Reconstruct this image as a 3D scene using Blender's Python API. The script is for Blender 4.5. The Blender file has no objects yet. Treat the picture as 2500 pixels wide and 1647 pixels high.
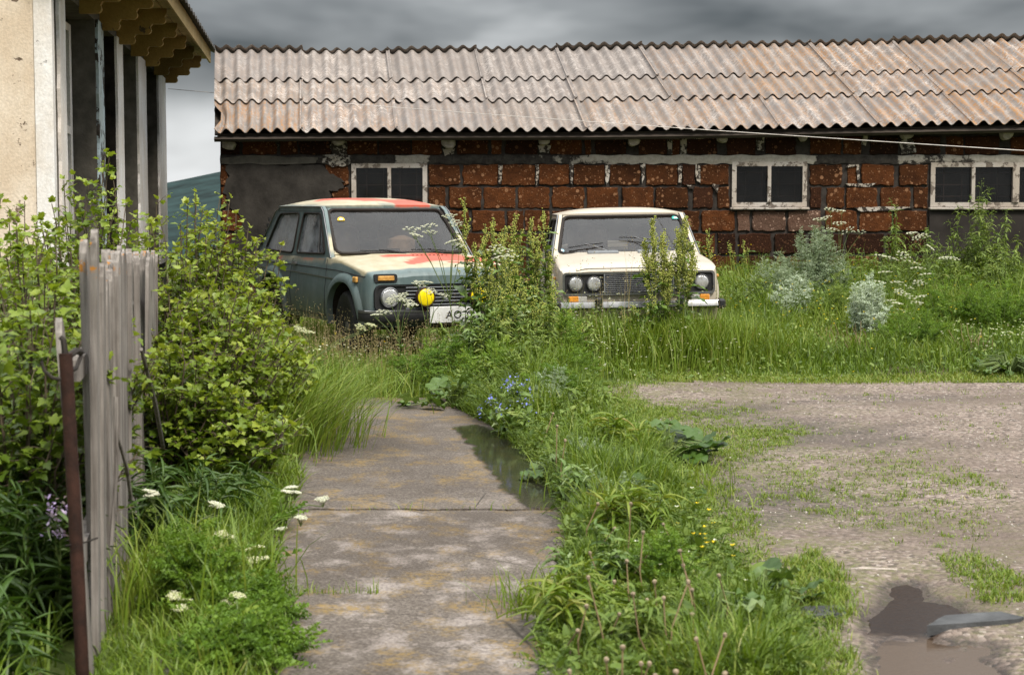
import bpy, bmesh, math, random
import numpy as np
from mathutils import Vector, Matrix
from mathutils.geometry import tessellate_polygon

random.seed(7)
rng = np.random.default_rng(7)
PI = math.pi
R = math.radians
sc = bpy.context.scene
COL = sc.collection

# ------------------------------------------------------------ camera
F, HOR, CH = 4300.0, 490.0, 1.65
PITCH = math.atan((823.5 - HOR) / F)
cd = bpy.data.cameras.new('camera')
cam = bpy.data.objects.new('camera', cd)
COL.objects.link(cam)
cam.location = (0, 0, CH)
cam.rotation_euler = (PI / 2 - PITCH, 0, 0)
cd.sensor_fit = 'HORIZONTAL'
cd.sensor_width = 36.0
cd.lens = 36.0 * F / 2500.0
cd.clip_end = 4000
cd.dof.use_dof = True
cd.dof.focus_distance = 17.5
cd.dof.aperture_fstop = 6.3
sc.camera = cam

# ------------------------------------------------------------ sky, sun, exposure
SUN_EL, SUN_AZ = R(50), R(146)      # high, behind the camera, veiled by cloud
w = bpy.data.worlds.new('World')
sc.world = w
w.use_nodes = True
nt = w.node_tree
for n in list(nt.nodes):
    nt.nodes.remove(n)


def WN(t, **k):
    n = nt.nodes.new(t)
    for a, b in k.items():
        setattr(n, a, b)
    return n


def WL(a, b):
    nt.links.new(a, b)


tc = WN('ShaderNodeTexCoord')
sep = WN('ShaderNodeSeparateXYZ'); WL(tc.outputs['Generated'], sep.inputs[0])
mp = WN('ShaderNodeMapping'); WL(tc.outputs['Generated'], mp.inputs[0])
mp.inputs['Scale'].default_value = (1.0, 1.0, 2.4)
mp.inputs['Location'].default_value = (-2.6204, 0.4423, -1.3004)
nz = WN('ShaderNodeTexNoise'); WL(mp.outputs[0], nz.inputs['Vector'])
nz.inputs['Scale'].default_value = 5.0
nz.inputs['Detail'].default_value = 4
nz.inputs['Roughness'].default_value = 0.5
nz.inputs['Distortion'].default_value = 0.15
# a lighter strip under the cloud base, the heavy base itself a little higher up
zr = WN('ShaderNodeValToRGB'); WL(sep.outputs['Z'], zr.inputs[0])
zr.color_ramp.interpolation = 'EASE'
for q_, (p_, v_) in zip([zr.color_ramp.elements[0], zr.color_ramp.elements[1], zr.color_ramp.elements.new(.11), zr.color_ramp.elements.new(.2)], ((0.0, .66), (.6, .5), (.115, .45), (.22, .45))):
    q_.position = p_; q_.color = (v_, v_, v_, 1)
ad = WN('ShaderNodeMath', operation='ADD'); WL(nz.outputs['Fac'], ad.inputs[0]); WL(zr.outputs[0], ad.inputs[1])
sb = WN('ShaderNodeMath', operation='SUBTRACT'); WL(ad.outputs[0], sb.inputs[0]); sb.inputs[1].default_value = .5
cr = WN('ShaderNodeValToRGB'); WL(sb.outputs[0], cr.inputs[0])
e = cr.color_ramp.elements
e[0].position = 0.30; e[0].color = (0.10, 0.110, 0.118, 1)
e[1].position = 0.70; e[1].color = (0.95, 0.97, 0.98, 1)
m1 = cr.color_ramp.elements.new(0.46); m1.color = (0.31, 0.325, 0.335, 1)
# heavy cloud is brighter overhead than along the horizon
mx = WN('ShaderNodeMath', operation='MAXIMUM'); WL(sep.outputs['Z'], mx.inputs[0]); mx.inputs[1].default_value = 0
el = WN('ShaderNodeMath', operation='MULTIPLY_ADD'); WL(mx.outputs[0], el.inputs[0])
el.inputs[1].default_value = 1.7; el.inputs[2].default_value = 0.80
mu = WN('ShaderNodeVectorMath', operation='SCALE'); WL(cr.outputs[0], mu.inputs[0]); WL(el.outputs[0], mu.inputs['Scale'])
sky = WN('ShaderNodeTexSky', sky_type='NISHITA')
sky.sun_disc = False
sky.sun_elevation = SUN_EL
sky.sun_rotation = SUN_AZ
sks = WN('ShaderNodeVectorMath', operation='SCALE'); WL(sky.outputs[0], sks.inputs[0]); sks.inputs['Scale'].default_value = 0.08
mixs = WN('ShaderNodeMix', data_type='RGBA')
mixs.inputs['Factor'].default_value = 0.93
WL(sks.outputs[0], mixs.inputs['A']); WL(mu.outputs[0], mixs.inputs['B'])
bg = WN('ShaderNodeBackground'); WL(mixs.outputs['Result'], bg.inputs[0]); bg.inputs[1].default_value = 0.80
wo = WN('ShaderNodeOutputWorld'); WL(bg.outputs[0], wo.inputs[0])

sl = bpy.data.lights.new('sun', 'SUN')
sl.energy = 3.0
sl.angle = R(15)
sl.color = (1.0, 0.93, 0.83)
so = bpy.data.objects.new('sun', sl)
COL.objects.link(so)
sd = Vector((math.sin(SUN_AZ) * math.cos(SUN_EL), math.cos(SUN_AZ) * math.cos(SUN_EL), math.sin(SUN_EL)))
so.rotation_euler = (-sd).to_track_quat('-Z', 'Y').to_euler()
so.location = (0, -5, 20)
sc.view_settings.view_transform = 'Standard'
sc.view_settings.look = 'None'
sc.view_settings.exposure = 0.46
sc.view_settings.gamma = 1.0
sc.view_settings.use_curve_mapping = False
sc.cycles.use_denoising = True
sc.cycles.max_bounces = 4
sc.cycles.diffuse_bounces = 1
sc.cycles.glossy_bounces = 2
sc.cycles.caustics_reflective = False
sc.cycles.caustics_refractive = False
sc.cycles.transparent_max_bounces = 8

# ------------------------------------------------------------ picture point -> place


def ray(px, py):
    cx = (px - 1250) / F
    cy = (823.5 - py) / F
    c, s = math.cos(PITCH), math.sin(PITCH)
    return Vector((cx, c + s * cy, -s + c * cy))


def at(px, py, Y):
    d = ray(px, py)
    t = Y / d.y
    return Vector((0, 0, CH)) + d * t


def gp(px, py, z=0.0):
    d = ray(px, py)
    t = (z - CH) / d.z
    return Vector((0, 0, CH)) + d * t


def sstep(a, b, x):
    t = np.clip((x - a) / (b - a), 0, 1)
    return t * t * (3 - 2 * t)


def hz(x, y):
    """height of the ground: nearly level, rising a little towards the shed on the right"""
    x = np.asarray(x, float); y = np.asarray(y, float)
    far = sstep(14.6, 18.0, y) * (0.09 + 0.10 * sstep(-1.0, 0.8, x))
    far = far - 9.5 * sstep(29, 60, y)
    return far + 0.012 * np.sin(x * 1.7 + y * .6) * np.sin(y * 1.1) * sstep(4.5, 8, y)


# ------------------------------------------------------------ mesh helpers
class MB:
    def __init__(s):
        s.v = []; s.f = []; s.m = []; s.uv = []

    def add(s, vs, fs, mi=0):
        o = len(s.v)
        s.v += [tuple(p) for p in vs]
        s.f += [tuple(i + o for i in f) for f in fs]
        s.m += [mi] * len(fs)
        return o

    def box(s, c, d, rot=None, mi=0, jit=0.0):
        vs = []
        for sx in (-1, 1):
            for sy in (-1, 1):
                for sz in (-1, 1):
                    p = Vector((sx * d[0] / 2, sy * d[1] / 2, sz * d[2] / 2))
                    if jit:
                        p += Vector((random.uniform(-jit, jit), random.uniform(-jit, jit), random.uniform(-jit, jit)))
                    if rot is not None:
                        p = rot @ p
                    vs.append(p + Vector(c))
        s.add(vs, [(0, 1, 3, 2), (4, 6, 7, 5), (0, 4, 5, 1), (2, 3, 7, 6), (0, 2, 6, 4), (1, 5, 7, 3)], mi)

    def cbox(s, c, d, b=0.01, rot=None, mi=0, jit=0.0):
        """box with chamfered edges"""
        vs = []
        idx = {}
        hd = [x / 2 for x in d]
        b = min(b, min(hd) * .8)
        for sx in (-1, 1):
            for sy in (-1, 1):
                for sz in (-1, 1):
                    j = Vector((random.uniform(-jit, jit), random.uniform(-jit, jit), random.uniform(-jit, jit)))
                    for ax in range(3):
                        q = [sx * (hd[0] - b), sy * (hd[1] - b), sz * (hd[2] - b)]
                        q[ax] = (sx, sy, sz)[ax] * hd[ax]
                        p = Vector(q) + j
                        if rot is not None:
                            p = rot @ p
                        idx[(sx, sy, sz, ax)] = len(vs)
                        vs.append(p + Vector(c))
        fs = []
        for ax in range(3):
            o = [k for k in range(3) if k != ax]
            for sg in (-1, 1):
                quad = []
                for a, bb in ((-1, -1), (1, -1), (1, 1), (-1, 1)):
                    k = [0, 0, 0]; k[ax] = sg; k[o[0]] = a; k[o[1]] = bb
                    quad.append(idx[(k[0], k[1], k[2], ax)])
                if (sg > 0) ^ (ax == 1) is False:
                    quad = quad[::-1]
                fs.append(tuple(quad))
        for ax in range(3):
            o = [k for k in range(3) if k != ax]
            for a in (-1, 1):
                for bb in (-1, 1):
                    def key(e, face):
                        k = [0, 0, 0]; k[ax] = e; k[o[0]] = a; k[o[1]] = bb
                        return idx[(k[0], k[1], k[2], face)]
                    fs.append((key(-1, o[0]), key(1, o[0]), key(1, o[1]), key(-1, o[1])))
        for sx in (-1, 1):
            for sy in (-1, 1):
                for sz in (-1, 1):
                    fs.append(tuple(idx[(sx, sy, sz, ax)] for ax in range(3)))
        s.add(vs, fs, mi)

    def tube(s, pts, r, n=6, mi=0, cap=True, flat=1.0):
        pts = [Vector(p) for p in pts]
        rs = r if isinstance(r, (list, tuple)) else [r] * len(pts)
        vs = []; fs = []
        up = Vector((0, 0, 1))
        for i, p in enumerate(pts):
            d = (pts[min(i + 1, len(pts) - 1)] - pts[max(i - 1, 0)])
            if d.length < 1e-9:
                d = Vector((0, 0, 1))
            d.normalize()
            a = d.cross(up)
            if a.length < 1e-3:
                a = d.cross(Vector((1, 0, 0)))
            a.normalize(); b = d.cross(a)
            for k in range(n):
                t = 2 * PI * k / n
                vs.append(p + a * (math.cos(t) * rs[i]) + b * (math.sin(t) * rs[i] * flat))
        for i in range(len(pts) - 1):
            for k in range(n):
                k2 = (k + 1) % n
                fs.append((i * n + k, i * n + k2, (i + 1) * n + k2, (i + 1) * n + k))
        if cap:
            fs.append(tuple(range(n))[::-1])
            fs.append(tuple((len(pts) - 1) * n + k for k in range(n)))
        s.add(vs, fs, mi)

    def lathe(s, prof, n=24, M=None, mi=0, wob=None):
        """prof: (radius, height) along +Z of M"""
        vs = []; fs = []
        M = M or Matrix.Identity(4)
        for i, (r_, h_) in enumerate(prof):
            for k in range(n):
                t = 2 * PI * k / n
                rr = r_ + (wob(i, k) if wob else 0)
                vs.append(M @ Vector((rr * math.cos(t), rr * math.sin(t), h_)))
        for i in range(len(prof) - 1):
            for k in range(n):
                k2 = (k + 1) % n
                fs.append((i * n + k, i * n + k2, (i + 1) * n + k2, (i + 1) * n + k))
        if prof[0][0] > 1e-4:
            fs.append(tuple(range(n))[::-1])
        if prof[-1][0] > 1e-4:
            fs.append(tuple((len(prof) - 1) * n + k for k in range(n)))
        s.add(vs, fs, mi)

    def grid(s, P, mi=0, closed=False):
        nr, nc = len(P), len(P[0])
        vs = [p for row in P for p in row]
        fs = []
        for i in range(nr - 1):
            for j in range(nc - (0 if closed else 1)):
                j2 = (j + 1) % nc
                fs.append((i * nc + j, i * nc + j2, (i + 1) * nc + j2, (i + 1) * nc + j))
        return s.add(vs, fs, mi)

    def plate(s, loops, fmap, thick, nrm, mi=0):
        """flat panel with holes: loops of (a,b); fmap(a,b)->3D; extruded along nrm by thick"""
        lp = [[Vector((a, b, 0)) for a, b in L] for L in loops]
        tris = tessellate_polygon(lp)
        flat = [p for L in loops for p in L]
        top = [Vector(fmap(*p)) for p in flat]
        nv = Vector(nrm)
        n = len(flat)
        vs = top + [p - nv * thick for p in top]
        fs = []
        for t in tris:
            a, b, c = t
            if (top[b] - top[a]).cross(top[c] - top[a]).dot(nv) < 0:
                a, b, c = c, b, a
            fs.append((a, b, c)); fs.append((c + n, b + n, a + n))
        o = 0
        for L in loops:
            k = len(L)
            for i in range(k):
                j = (i + 1) % k
                fs.append((o + i, o + j, n + o + j, n + o + i))
            o += k
        s.add(vs, fs, mi)

    def build(s, name, mats, parent=None, smooth=False, angle=35, world=False, attr=None):
        me = bpy.data.meshes.new(name)
        me.from_pydata(s.v, [], s.f)
        ml = mats if isinstance(mats, (list, tuple)) else [mats]
        for m in ml:
            me.materials.append(m)
        if len(ml) > 1:
            me.polygons.foreach_set('material_index', s.m)
        bm = bmesh.new(); bm.from_mesh(me)
        bmesh.ops.recalc_face_normals(bm, faces=bm.faces)
        bm.to_mesh(me); bm.free()
        if smooth:
            me.polygons.foreach_set('use_smooth', [True] * len(me.polygons))
            me.set_sharp_from_angle(angle=R(angle))
        if attr:
            for k, vals in attr.items():
                a = me.attributes.new(k, 'FLOAT', 'POINT')
                a.data.foreach_set('value', list(vals))
        return link(name, me, parent, world)


def link(name, me, parent=None, world=False):
    o = bpy.data.objects.new(name, me)
    COL.objects.link(o)
    if parent is not None:
        o.parent = parent
        if world and parent.type == 'EMPTY':
            o.matrix_parent_inverse = Matrix.Translation(-Vector(parent.location))
    return o


def thing(name, label, cat, loc=(0, 0, 0), rot=(0, 0, 0), group=None):
    o = bpy.data.objects.new(name, None)
    o.empty_display_size = 0.1
    COL.objects.link(o)
    o.location = loc; o.rotation_euler = rot
    return tag(o, label, cat, group)


def tag(o, label=None, cat=None, group=None, kind=None):
    if label: o['label'] = label
    if cat: o['category'] = cat
    if group: o['group'] = group
    if kind: o['kind'] = kind
    return o


def npmesh(name, V, faces, mat, parent=None, attr=None, smooth=True, world=False):
    """V (n,3); faces list of int arrays (m,k)"""
    me = bpy.data.meshes.new(name)
    V = np.asarray(V, np.float32)
    me.vertices.add(len(V)); me.vertices.foreach_set('co', V.ravel())
    li = np.concatenate([f.ravel() for f in faces]).astype(np.int32)
    tot = np.concatenate([np.full(len(f), f.shape[1]) for f in faces]).astype(np.int32)
    st = np.concatenate([[0], np.cumsum(tot)[:-1]]).astype(np.int32)
    me.loops.add(len(li)); me.loops.foreach_set('vertex_index', li)
    me.polygons.add(len(tot)); me.polygons.foreach_set('loop_start', st); me.polygons.foreach_set('loop_total', tot)
    me.polygons.foreach_set('use_smooth', np.full(len(tot), smooth))
    for k, a in (attr or {}).items():
        at_ = me.attributes.new(k, 'FLOAT', 'POINT')
        at_.data.foreach_set('value', np.asarray(a, np.float32))
    for m in (mat if isinstance(mat, (list, tuple)) else [mat]):
        me.materials.append(m)
    me.update(calc_edges=True)
    me.validate()
    return link(name, me, parent, world)


def basis(d, roll=None, upref=(0, 0, 1)):
    """(N,3) directions -> (N,3,3) with columns side, forward(d), normal"""
    d = d / np.linalg.norm(d, axis=1, keepdims=True)
    up = np.tile(np.asarray(upref, float), (len(d), 1))
    s = np.cross(d, up)
    ln = np.linalg.norm(s, axis=1, keepdims=True)
    s = np.where(ln < 1e-3, np.array([1.0, 0, 0]), s / np.maximum(ln, 1e-6))
    n = np.cross(s, d)
    if roll is not None:
        c, q = np.cos(roll)[:, None], np.sin(roll)[:, None]
        s, n = s * c + n * q, n * c - s * q
    return np.stack([s, d, n], axis=2)


def scat(tV, tF, pos, B, size, tint):
    """copies of a small template: returns V, [faces], tint per vertex"""
    tV = np.asarray(tV, float)
    N, k = len(pos), len(tV)
    sz = np.asarray(size, float)
    if sz.ndim == 1:
        sz = np.repeat(sz[:, None], 3, 1)
    loc = tV[None, :, :] * sz[:, None, :]
    V = np.einsum('nij,nkj->nki', B, loc) + pos[:, None, :]
    off = (np.arange(N) * k)[:, None, None]
    Fs = [(np.asarray(f)[None] + off).reshape(-1, np.asarray(f).shape[1]) for f in tF]
    return V.reshape(-1, 3), Fs, np.repeat(tint, k)


class Cloud:
    """collects scattered pieces into one mesh"""
    def __init__(s):
        s.V = []; s.F = []; s.T = []; s.n = 0

    def add(s, V, Fs, T):
        for f in Fs:
            s.F.append(f + s.n)
        s.V.append(V); s.T.append(T); s.n += len(V)

    def scat(s, t, pos, B, size, tint):
        s.add(*scat(t[0], t[1], pos, B, size, tint))

    def build(s, name, mat, parent=None, smooth=True, world=False):
        V = np.concatenate(s.V); T = np.concatenate(s.T)
        byk = {}
        for f in s.F:
            byk.setdefault(f.shape[1], []).append(f)
        return npmesh(name, V, [np.concatenate(x) for x in byk.values()], mat, parent, {'tint': T}, smooth, world)


def unit(n):
    d = rng.normal(size=(n, 3))
    return d / np.linalg.norm(d, axis=1, keepdims=True)


def jag(pts, amp, sub=4, seed=None):
    """roughen a closed 2D outline"""
    r_ = random.Random(seed)
    out = []
    n = len(pts)
    for i in range(n):
        a, b = pts[i], pts[(i + 1) % n]
        for k in range(sub):
            t = k / sub
            out.append((a[0] + (b[0] - a[0]) * t + r_.uniform(-amp, amp), a[1] + (b[1] - a[1]) * t + r_.uniform(-amp, amp)))
    return out


def rrect(x0, z0, x1, z1, r, n=4):
    out = []
    for cx, cz, a0 in ((x1 - r, z1 - r, 0), (x0 + r, z1 - r, 90), (x0 + r, z0 + r, 180), (x1 - r, z0 + r, 270)):
        for k in range(n + 1):
            a = R(a0 + 90 * k / n)
            out.append((cx + r * math.cos(a), cz + r * math.sin(a)))
    return out


def rpoly(pts, r, n=4):
    """round the corners of a polygon"""
    out = []
    m = len(pts)
    for i in range(m):
        p0, p, p2 = Vector(pts[i - 1]), Vector(pts[i]), Vector(pts[(i + 1) % m])
        a = p + (p0 - p).normalized() * min(r, (p0 - p).length * .45)
        b = p + (p2 - p).normalized() * min(r, (p2 - p).length * .45)
        for k in range(n + 1):
            t = k / n
            q = a * (1 - t) ** 2 + p * 2 * t * (1 - t) + b * t * t
            out.append((q.x, q.y))
    return out


# ------------------------------------------------------------ materials
def newmat(name):
    m = bpy.data.materials.new(name)
    m.use_nodes = True
    return m, m.node_tree, m.node_tree.nodes['Principled BSDF']


def nd(t, typ, ins=None, **k):
    n = t.nodes.new(typ)
    for a, b in k.items():
        setattr(n, a, b)
    for a, b in (ins or {}).items():
        if hasattr(b, 'is_output') or isinstance(b, bpy.types.NodeSocket):
            t.links.new(b, n.inputs[a])
        else:
            n.inputs[a].default_value = b
    return n


def rgba(c):
    return (c[0], c[1], c[2], 1.0)


def mixc(t, fac, a, b, mode='MIX'):
    n = t.nodes.new('ShaderNodeMix'); n.data_type = 'RGBA'; n.blend_type = mode
    for key, v in (('Factor', fac), ('A', a), ('B', b)):
        if isinstance(v, bpy.types.NodeSocket):
            t.links.new(v, n.inputs[key])
        elif key == 'Factor':
            n.inputs[key].default_value = v
        else:
            n.inputs[key].default_value = rgba(v)
    return n.outputs['Result']


def noise(t, vec, scale, detail=4, rough=.55, dist=0.0):
    n = nd(t, 'ShaderNodeTexNoise', {'Scale': scale, 'Detail': detail, 'Roughness': rough, 'Distortion': dist})
    if vec is not None:
        t.links.new(vec, n.inputs['Vector'])
    return n.outputs['Fac']


def ramp(t, fac, stops, interp='LINEAR'):
    n = t.nodes.new('ShaderNodeValToRGB')
    t.links.new(fac, n.inputs[0])
    n.color_ramp.interpolation = interp
    el_ = n.color_ramp.elements
    while len(el_) < len(stops):
        el_.new(0.5)
    for q, (p, c) in zip(el_, stops):
        q.position = p
        q.color = rgba(c) if isinstance(c, (tuple, list)) else (c, c, c, 1)
    return n.outputs[0]


def mth(t, op, a, b=0.0, c=None):
    n = t.nodes.new('ShaderNodeMath'); n.operation = op
    for i, v in enumerate((a, b) if c is None else (a, b, c)):
        if isinstance(v, bpy.types.NodeSocket):
            t.links.new(v, n.inputs[i])
        else:
            n.inputs[i].default_value = v
    return n.outputs[0]


def ocoord(t, scale=(1, 1, 1), kind='Object', rot=(0, 0, 0)):
    c = t.nodes.new('ShaderNodeTexCoord')
    m = nd(t, 'ShaderNodeMapping', {'Vector': c.outputs[kind]})
    m.inputs['Scale'].default_value = scale
    m.inputs['Rotation'].default_value = rot
    return m.outputs[0]


def wcoord(t, scale=(1, 1, 1), rot=(0, 0, 0)):
    g = t.nodes.new('ShaderNodeNewGeometry')
    m = nd(t, 'ShaderNodeMapping', {'Vector': g.outputs['Position']})
    m.inputs['Scale'].default_value = scale
    m.inputs['Rotation'].default_value = rot
    return m.outputs[0]


def bump(t, b, h, strength=.4, dist=.01):
    n = nd(t, 'ShaderNodeBump', {'Height': h, 'Strength': strength, 'Distance': dist})
    t.links.new(n.outputs[0], b.inputs['Normal'])


def setc(t, b, c, rough=.7, metal=0.0, spec=.4):
    if isinstance(c, bpy.types.NodeSocket):
        t.links.new(c, b.inputs['Base Color'])
    else:
        b.inputs['Base Color'].default_value = rgba(c)
    if isinstance(rough, bpy.types.NodeSocket):
        t.links.new(rough, b.inputs['Roughness'])
    else:
        b.inputs['Roughness'].default_value = rough
    b.inputs['Metallic'].default_value = metal
    b.inputs['Specular IOR Level'].default_value = spec


def plain(name, c, rough=.6, metal=0.0, var=.25, scale=6, bmp=0.0, spec=.4, c2=None):
    m, t, b = newmat(name)
    v = wcoord(t)
    f = noise(t, v, scale, 6, .6)
    dark = c2 or tuple(x * (1 - var) for x in c)
    lite = tuple(min(1, x * (1 + var)) for x in c)
    setc(t, b, ramp(t, f, [(.3, dark), (.7, lite)]), rough, metal, spec)
    if bmp:
        bump(t, b, noise(t, v, scale * 8, 5, .6), bmp, .004)
    return m


def foliage(name, cols, rough=.5, trans=.3, spec=.3, gain=1.22):
    """colour runs over the 'tint' value each leaf carries"""
    m, t, b = newmat(name)
    a = nd(t, 'ShaderNodeAttribute', attribute_name='tint')
    n = len(cols)
    c = ramp(t, a.outputs['Fac'], [(i / (n - 1), tuple(x * gain for x in col)) for i, col in enumerate(cols)])
    f = noise(t, wcoord(t), 2.2, 3)
    c = mixc(t, mth(t, 'MULTIPLY', f, .35), c, mixc(t, 1.0, c, (.62, .68, .55), 'MULTIPLY'))
    setc(t, b, c, rough, 0, spec)
    tr = nd(t, 'ShaderNodeBsdfTranslucent')
    t.links.new(mixc(t, 1.0, c, (1.25, 1.2, .6), 'MULTIPLY'), tr.inputs[0])
    mxs = nd(t, 'ShaderNodeMixShader', {0: trans})
    t.links.new(b.outputs[0], mxs.inputs[1]); t.links.new(tr.outputs[0], mxs.inputs[2])
    t.links.new(mxs.outputs[0], t.nodes['Material Output'].inputs[0])
    return m
# ============================================================ surface materials
def m_ground():
    m, t, b = newmat('soil_and_moss')
    v = wcoord(t)
    n1 = noise(t, v, .9, 6, .6); n2 = noise(t, v, 14, 6, .65)
    c = ramp(t, n2, [(.3, (.055, .042, .026)), (.7, (.13, .10, .065))])
    g = ramp(t, n2, [(.3, (.05, .075, .014)), (.7, (.11, .15, .035))])
    setc(t, b, mixc(t, ramp(t, n1, [(.36, 0.0), (.52, 1.0)]), c, g), .95, 0, .2)
    bump(t, b, n2, .6, .02)
    return m


def m_gravel():
    m, t, b = newmat('gravel')
    v = wcoord(t)
    vo = nd(t, 'ShaderNodeTexVoronoi', {'Vector': v, 'Scale': 46.0})
    cell = ramp(t, mth(t, 'FRACT', mth(t, 'MULTIPLY', nd(t, 'ShaderNodeSeparateXYZ', {0: vo.outputs['Color']}).outputs[0], 3.7)),
                [(0, (.07, .056, .048)), (.45, (.208, .160, .130)), (.9, (.31, .250, .212)), (1, (.42, .365, .32))])
    big = noise(t, wcoord(t, (.75, 1.0, 1)), .9, 5, .6)
    dirt = ramp(t, noise(t, v, 26, 6, .7), [(.3, (.085, .062, .047)), (.7, (.175, .135, .110))])
    c = mixc(t, ramp(t, big, [(.36, .85), (.56, 0.12)]), cell, dirt)
    # thin moss film
    film = mth(t, 'MULTIPLY', ramp(t, noise(t, v, 2.3, 5, .65), [(.42, 0.0), (.58, .9)]), ramp(t, noise(t, v, 30, 4, .7), [(.42, 0.0), (.6, 1.0)]))
    film = mth(t, 'MULTIPLY', film, ramp(t, mth(t, 'MULTIPLY', nd(t, 'ShaderNodeSeparateXYZ', {0: wcoord(t)}).outputs[0], .2), [(.25, 1.0), (.62, .10)]))
    c = mixc(t, film, c, (.115, .125, .035))
    # ground soaked by the puddle
    z = nd(t, 'ShaderNodeSeparateXYZ', {0: wcoord(t)}).outputs[2]
    zz = mth(t, 'ADD', z, mth(t, 'MULTIPLY_ADD', noise(t, v, 18, 4), .016, -.008))
    wet = ramp(t, mth(t, 'MULTIPLY_ADD', zz, 20.0, .5), [(.42, 1.0), (.70, 0.0)])
    c = mixc(t, wet, c, mixc(t, 1.0, c, (.40, .36, .34), 'MULTIPLY'))
    setc(t, b, c, mth(t, 'MULTIPLY_ADD', wet, -.55, .92), 0, .35)
    h = mth(t, 'ADD', mth(t, 'MULTIPLY', vo.outputs['Distance'], -1.2), noise(t, v, 90, 4))
    bump(t, b, h, .75, .012)
    return m


def m_concrete():
    m, t, b = newmat('worn_concrete')
    v = wcoord(t)
    fine = noise(t, v, 70, 6, .8)
    mid = noise(t, wcoord(t, (1, .8, 1)), 4.2, 7, .72, .2)
    big = noise(t, v, 1.0, 5, .55)
    c = ramp(t, fine, [(.36, (.045, .036, .028)), (.5, (.110, .091, .075)), (.64, (.215, .185, .158))])
    sep_ = nd(t, 'ShaderNodeSeparateXYZ', {0: wcoord(t)})
    near = ramp(t, mth(t, 'MULTIPLY', sep_.outputs[1], 1 / 20.), [(.455, 1.0), (.465, .22)])
    pale = mth(t, 'MULTIPLY', ramp(t, mid, [(.50, 0.0), (.63, 1.0)]), ramp(t, fine, [(.36, .15), (.56, 1.0)]))
    pale = mth(t, 'MULTIPLY', pale, near)
    c = mixc(t, mth(t, 'MULTIPLY', pale, .85), c, (.36, .315, .285))
    v2 = wcoord(t, (1, .8, 1), (0, 0, .6))
    lich = mth(t, 'MULTIPLY', ramp(t, noise(t, v2, 3.4, 6, .68), [(.50, 0.0), (.62, 1.0)]), ramp(t, noise(t, v, 38, 6, .75), [(.44, 0.0), (.56, 1.0)]))
    c = mixc(t, mth(t, 'MULTIPLY', lich, .85), c, (.25, .165, .05))
    c = mixc(t, ramp(t, big, [(.38, .55), (.6, 0.0)]), c, mixc(t, 1.0, c, (.45, .42, .40), 'MULTIPLY'))
    crk = nd(t, 'ShaderNodeTexVoronoi', {'Vector': wcoord(t, (.7, 1.1, 1)), 'Scale': 1.7}, feature='DISTANCE_TO_EDGE')
    wob = mth(t, 'ADD', crk.outputs['Distance'], mth(t, 'MULTIPLY', noise(t, v, 9, 4), .0))
    line = mth(t, 'MULTIPLY', ramp(t, wob, [(0.0, 1.0), (.008, 0.0)]), ramp(t, big, [(.45, 0.0), (.55, 1.0)]))
    c = mixc(t, line, c, (.04, .034, .028))
    setc(t, b, c, .9, 0, .3)
    bump(t, b, mth(t, 'ADD', fine, mth(t, 'MULTIPLY', line, -2.0)), .5, .006)
    return m


def m_water(name, c, rough=.03):
    m, t, b = newmat(name)
    setc(t, b, ramp(t, noise(t, wcoord(t), 5, 4), [(.3, tuple(x * .8 for x in c)), (.7, tuple(x * 1.15 for x in c))]), rough, 0, .5)
    b.inputs['IOR'].default_value = 1.33
    bump(t, b, noise(t, wcoord(t, (1, 5, 1)), 22, 2), .05, .01)
    return m


def m_block(name, dark, lite, speck, amount=.5):
    m, t, b = newmat(name)
    v = wcoord(t)
    oi = nd(t, 'ShaderNodeObjectInfo')
    n1 = noise(t, v, 7, 7, .7)
    c = ramp(t, n1, [(.28, dark), (.72, lite)])
    c = mixc(t, mth(t, 'MULTIPLY', oi.outputs['Random'], .8), c, mixc(t, 1.0, c, (.36, .40, .44), 'MULTIPLY'))
    fz = noise(t, v, 60, 4, .7)
    c = mixc(t, ramp(t, fz, [(.30, .9), (.45, 0.0)]), c, tuple(x * .22 for x in dark))
    vo = nd(t, 'ShaderNodeTexVoronoi', {'Vector': v, 'Scale': 16.0, 'Randomness': 1.0})
    sx = nd(t, 'ShaderNodeSeparateXYZ', {0: vo.outputs['Color']})
    pick = mth(t, 'GREATER_THAN', sx.outputs[0], 1 - amount * .45)
    dd = mth(t, 'LESS_THAN', vo.outputs['Distance'], mth(t, 'MULTIPLY_ADD', sx.outputs[1], .34, .10))
    c = mixc(t, mth(t, 'MULTIPLY', mth(t, 'MULTIPLY', pick, dd), .8), c, speck)
    vo2 = nd(t, 'ShaderNodeTexVoronoi', {'Vector': v, 'Scale': 48.0})
    sx2 = nd(t, 'ShaderNodeSeparateXYZ', {0: vo2.outputs['Color']})
    p2_ = mth(t, 'MULTIPLY', mth(t, 'GREATER_THAN', sx2.outputs[0], .84), mth(t, 'LESS_THAN', vo2.outputs['Distance'], .42))
    c = mixc(t, mth(t, 'MULTIPLY', p2_, .7), c, tuple(x * .85 for x in speck))
    setc(t, b, c, .95, 0, .15)
    bump(t, b, mth(t, 'ADD', fz, mth(t, 'MULTIPLY', n1, 1.5)), .9, .018)
    return m


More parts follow.
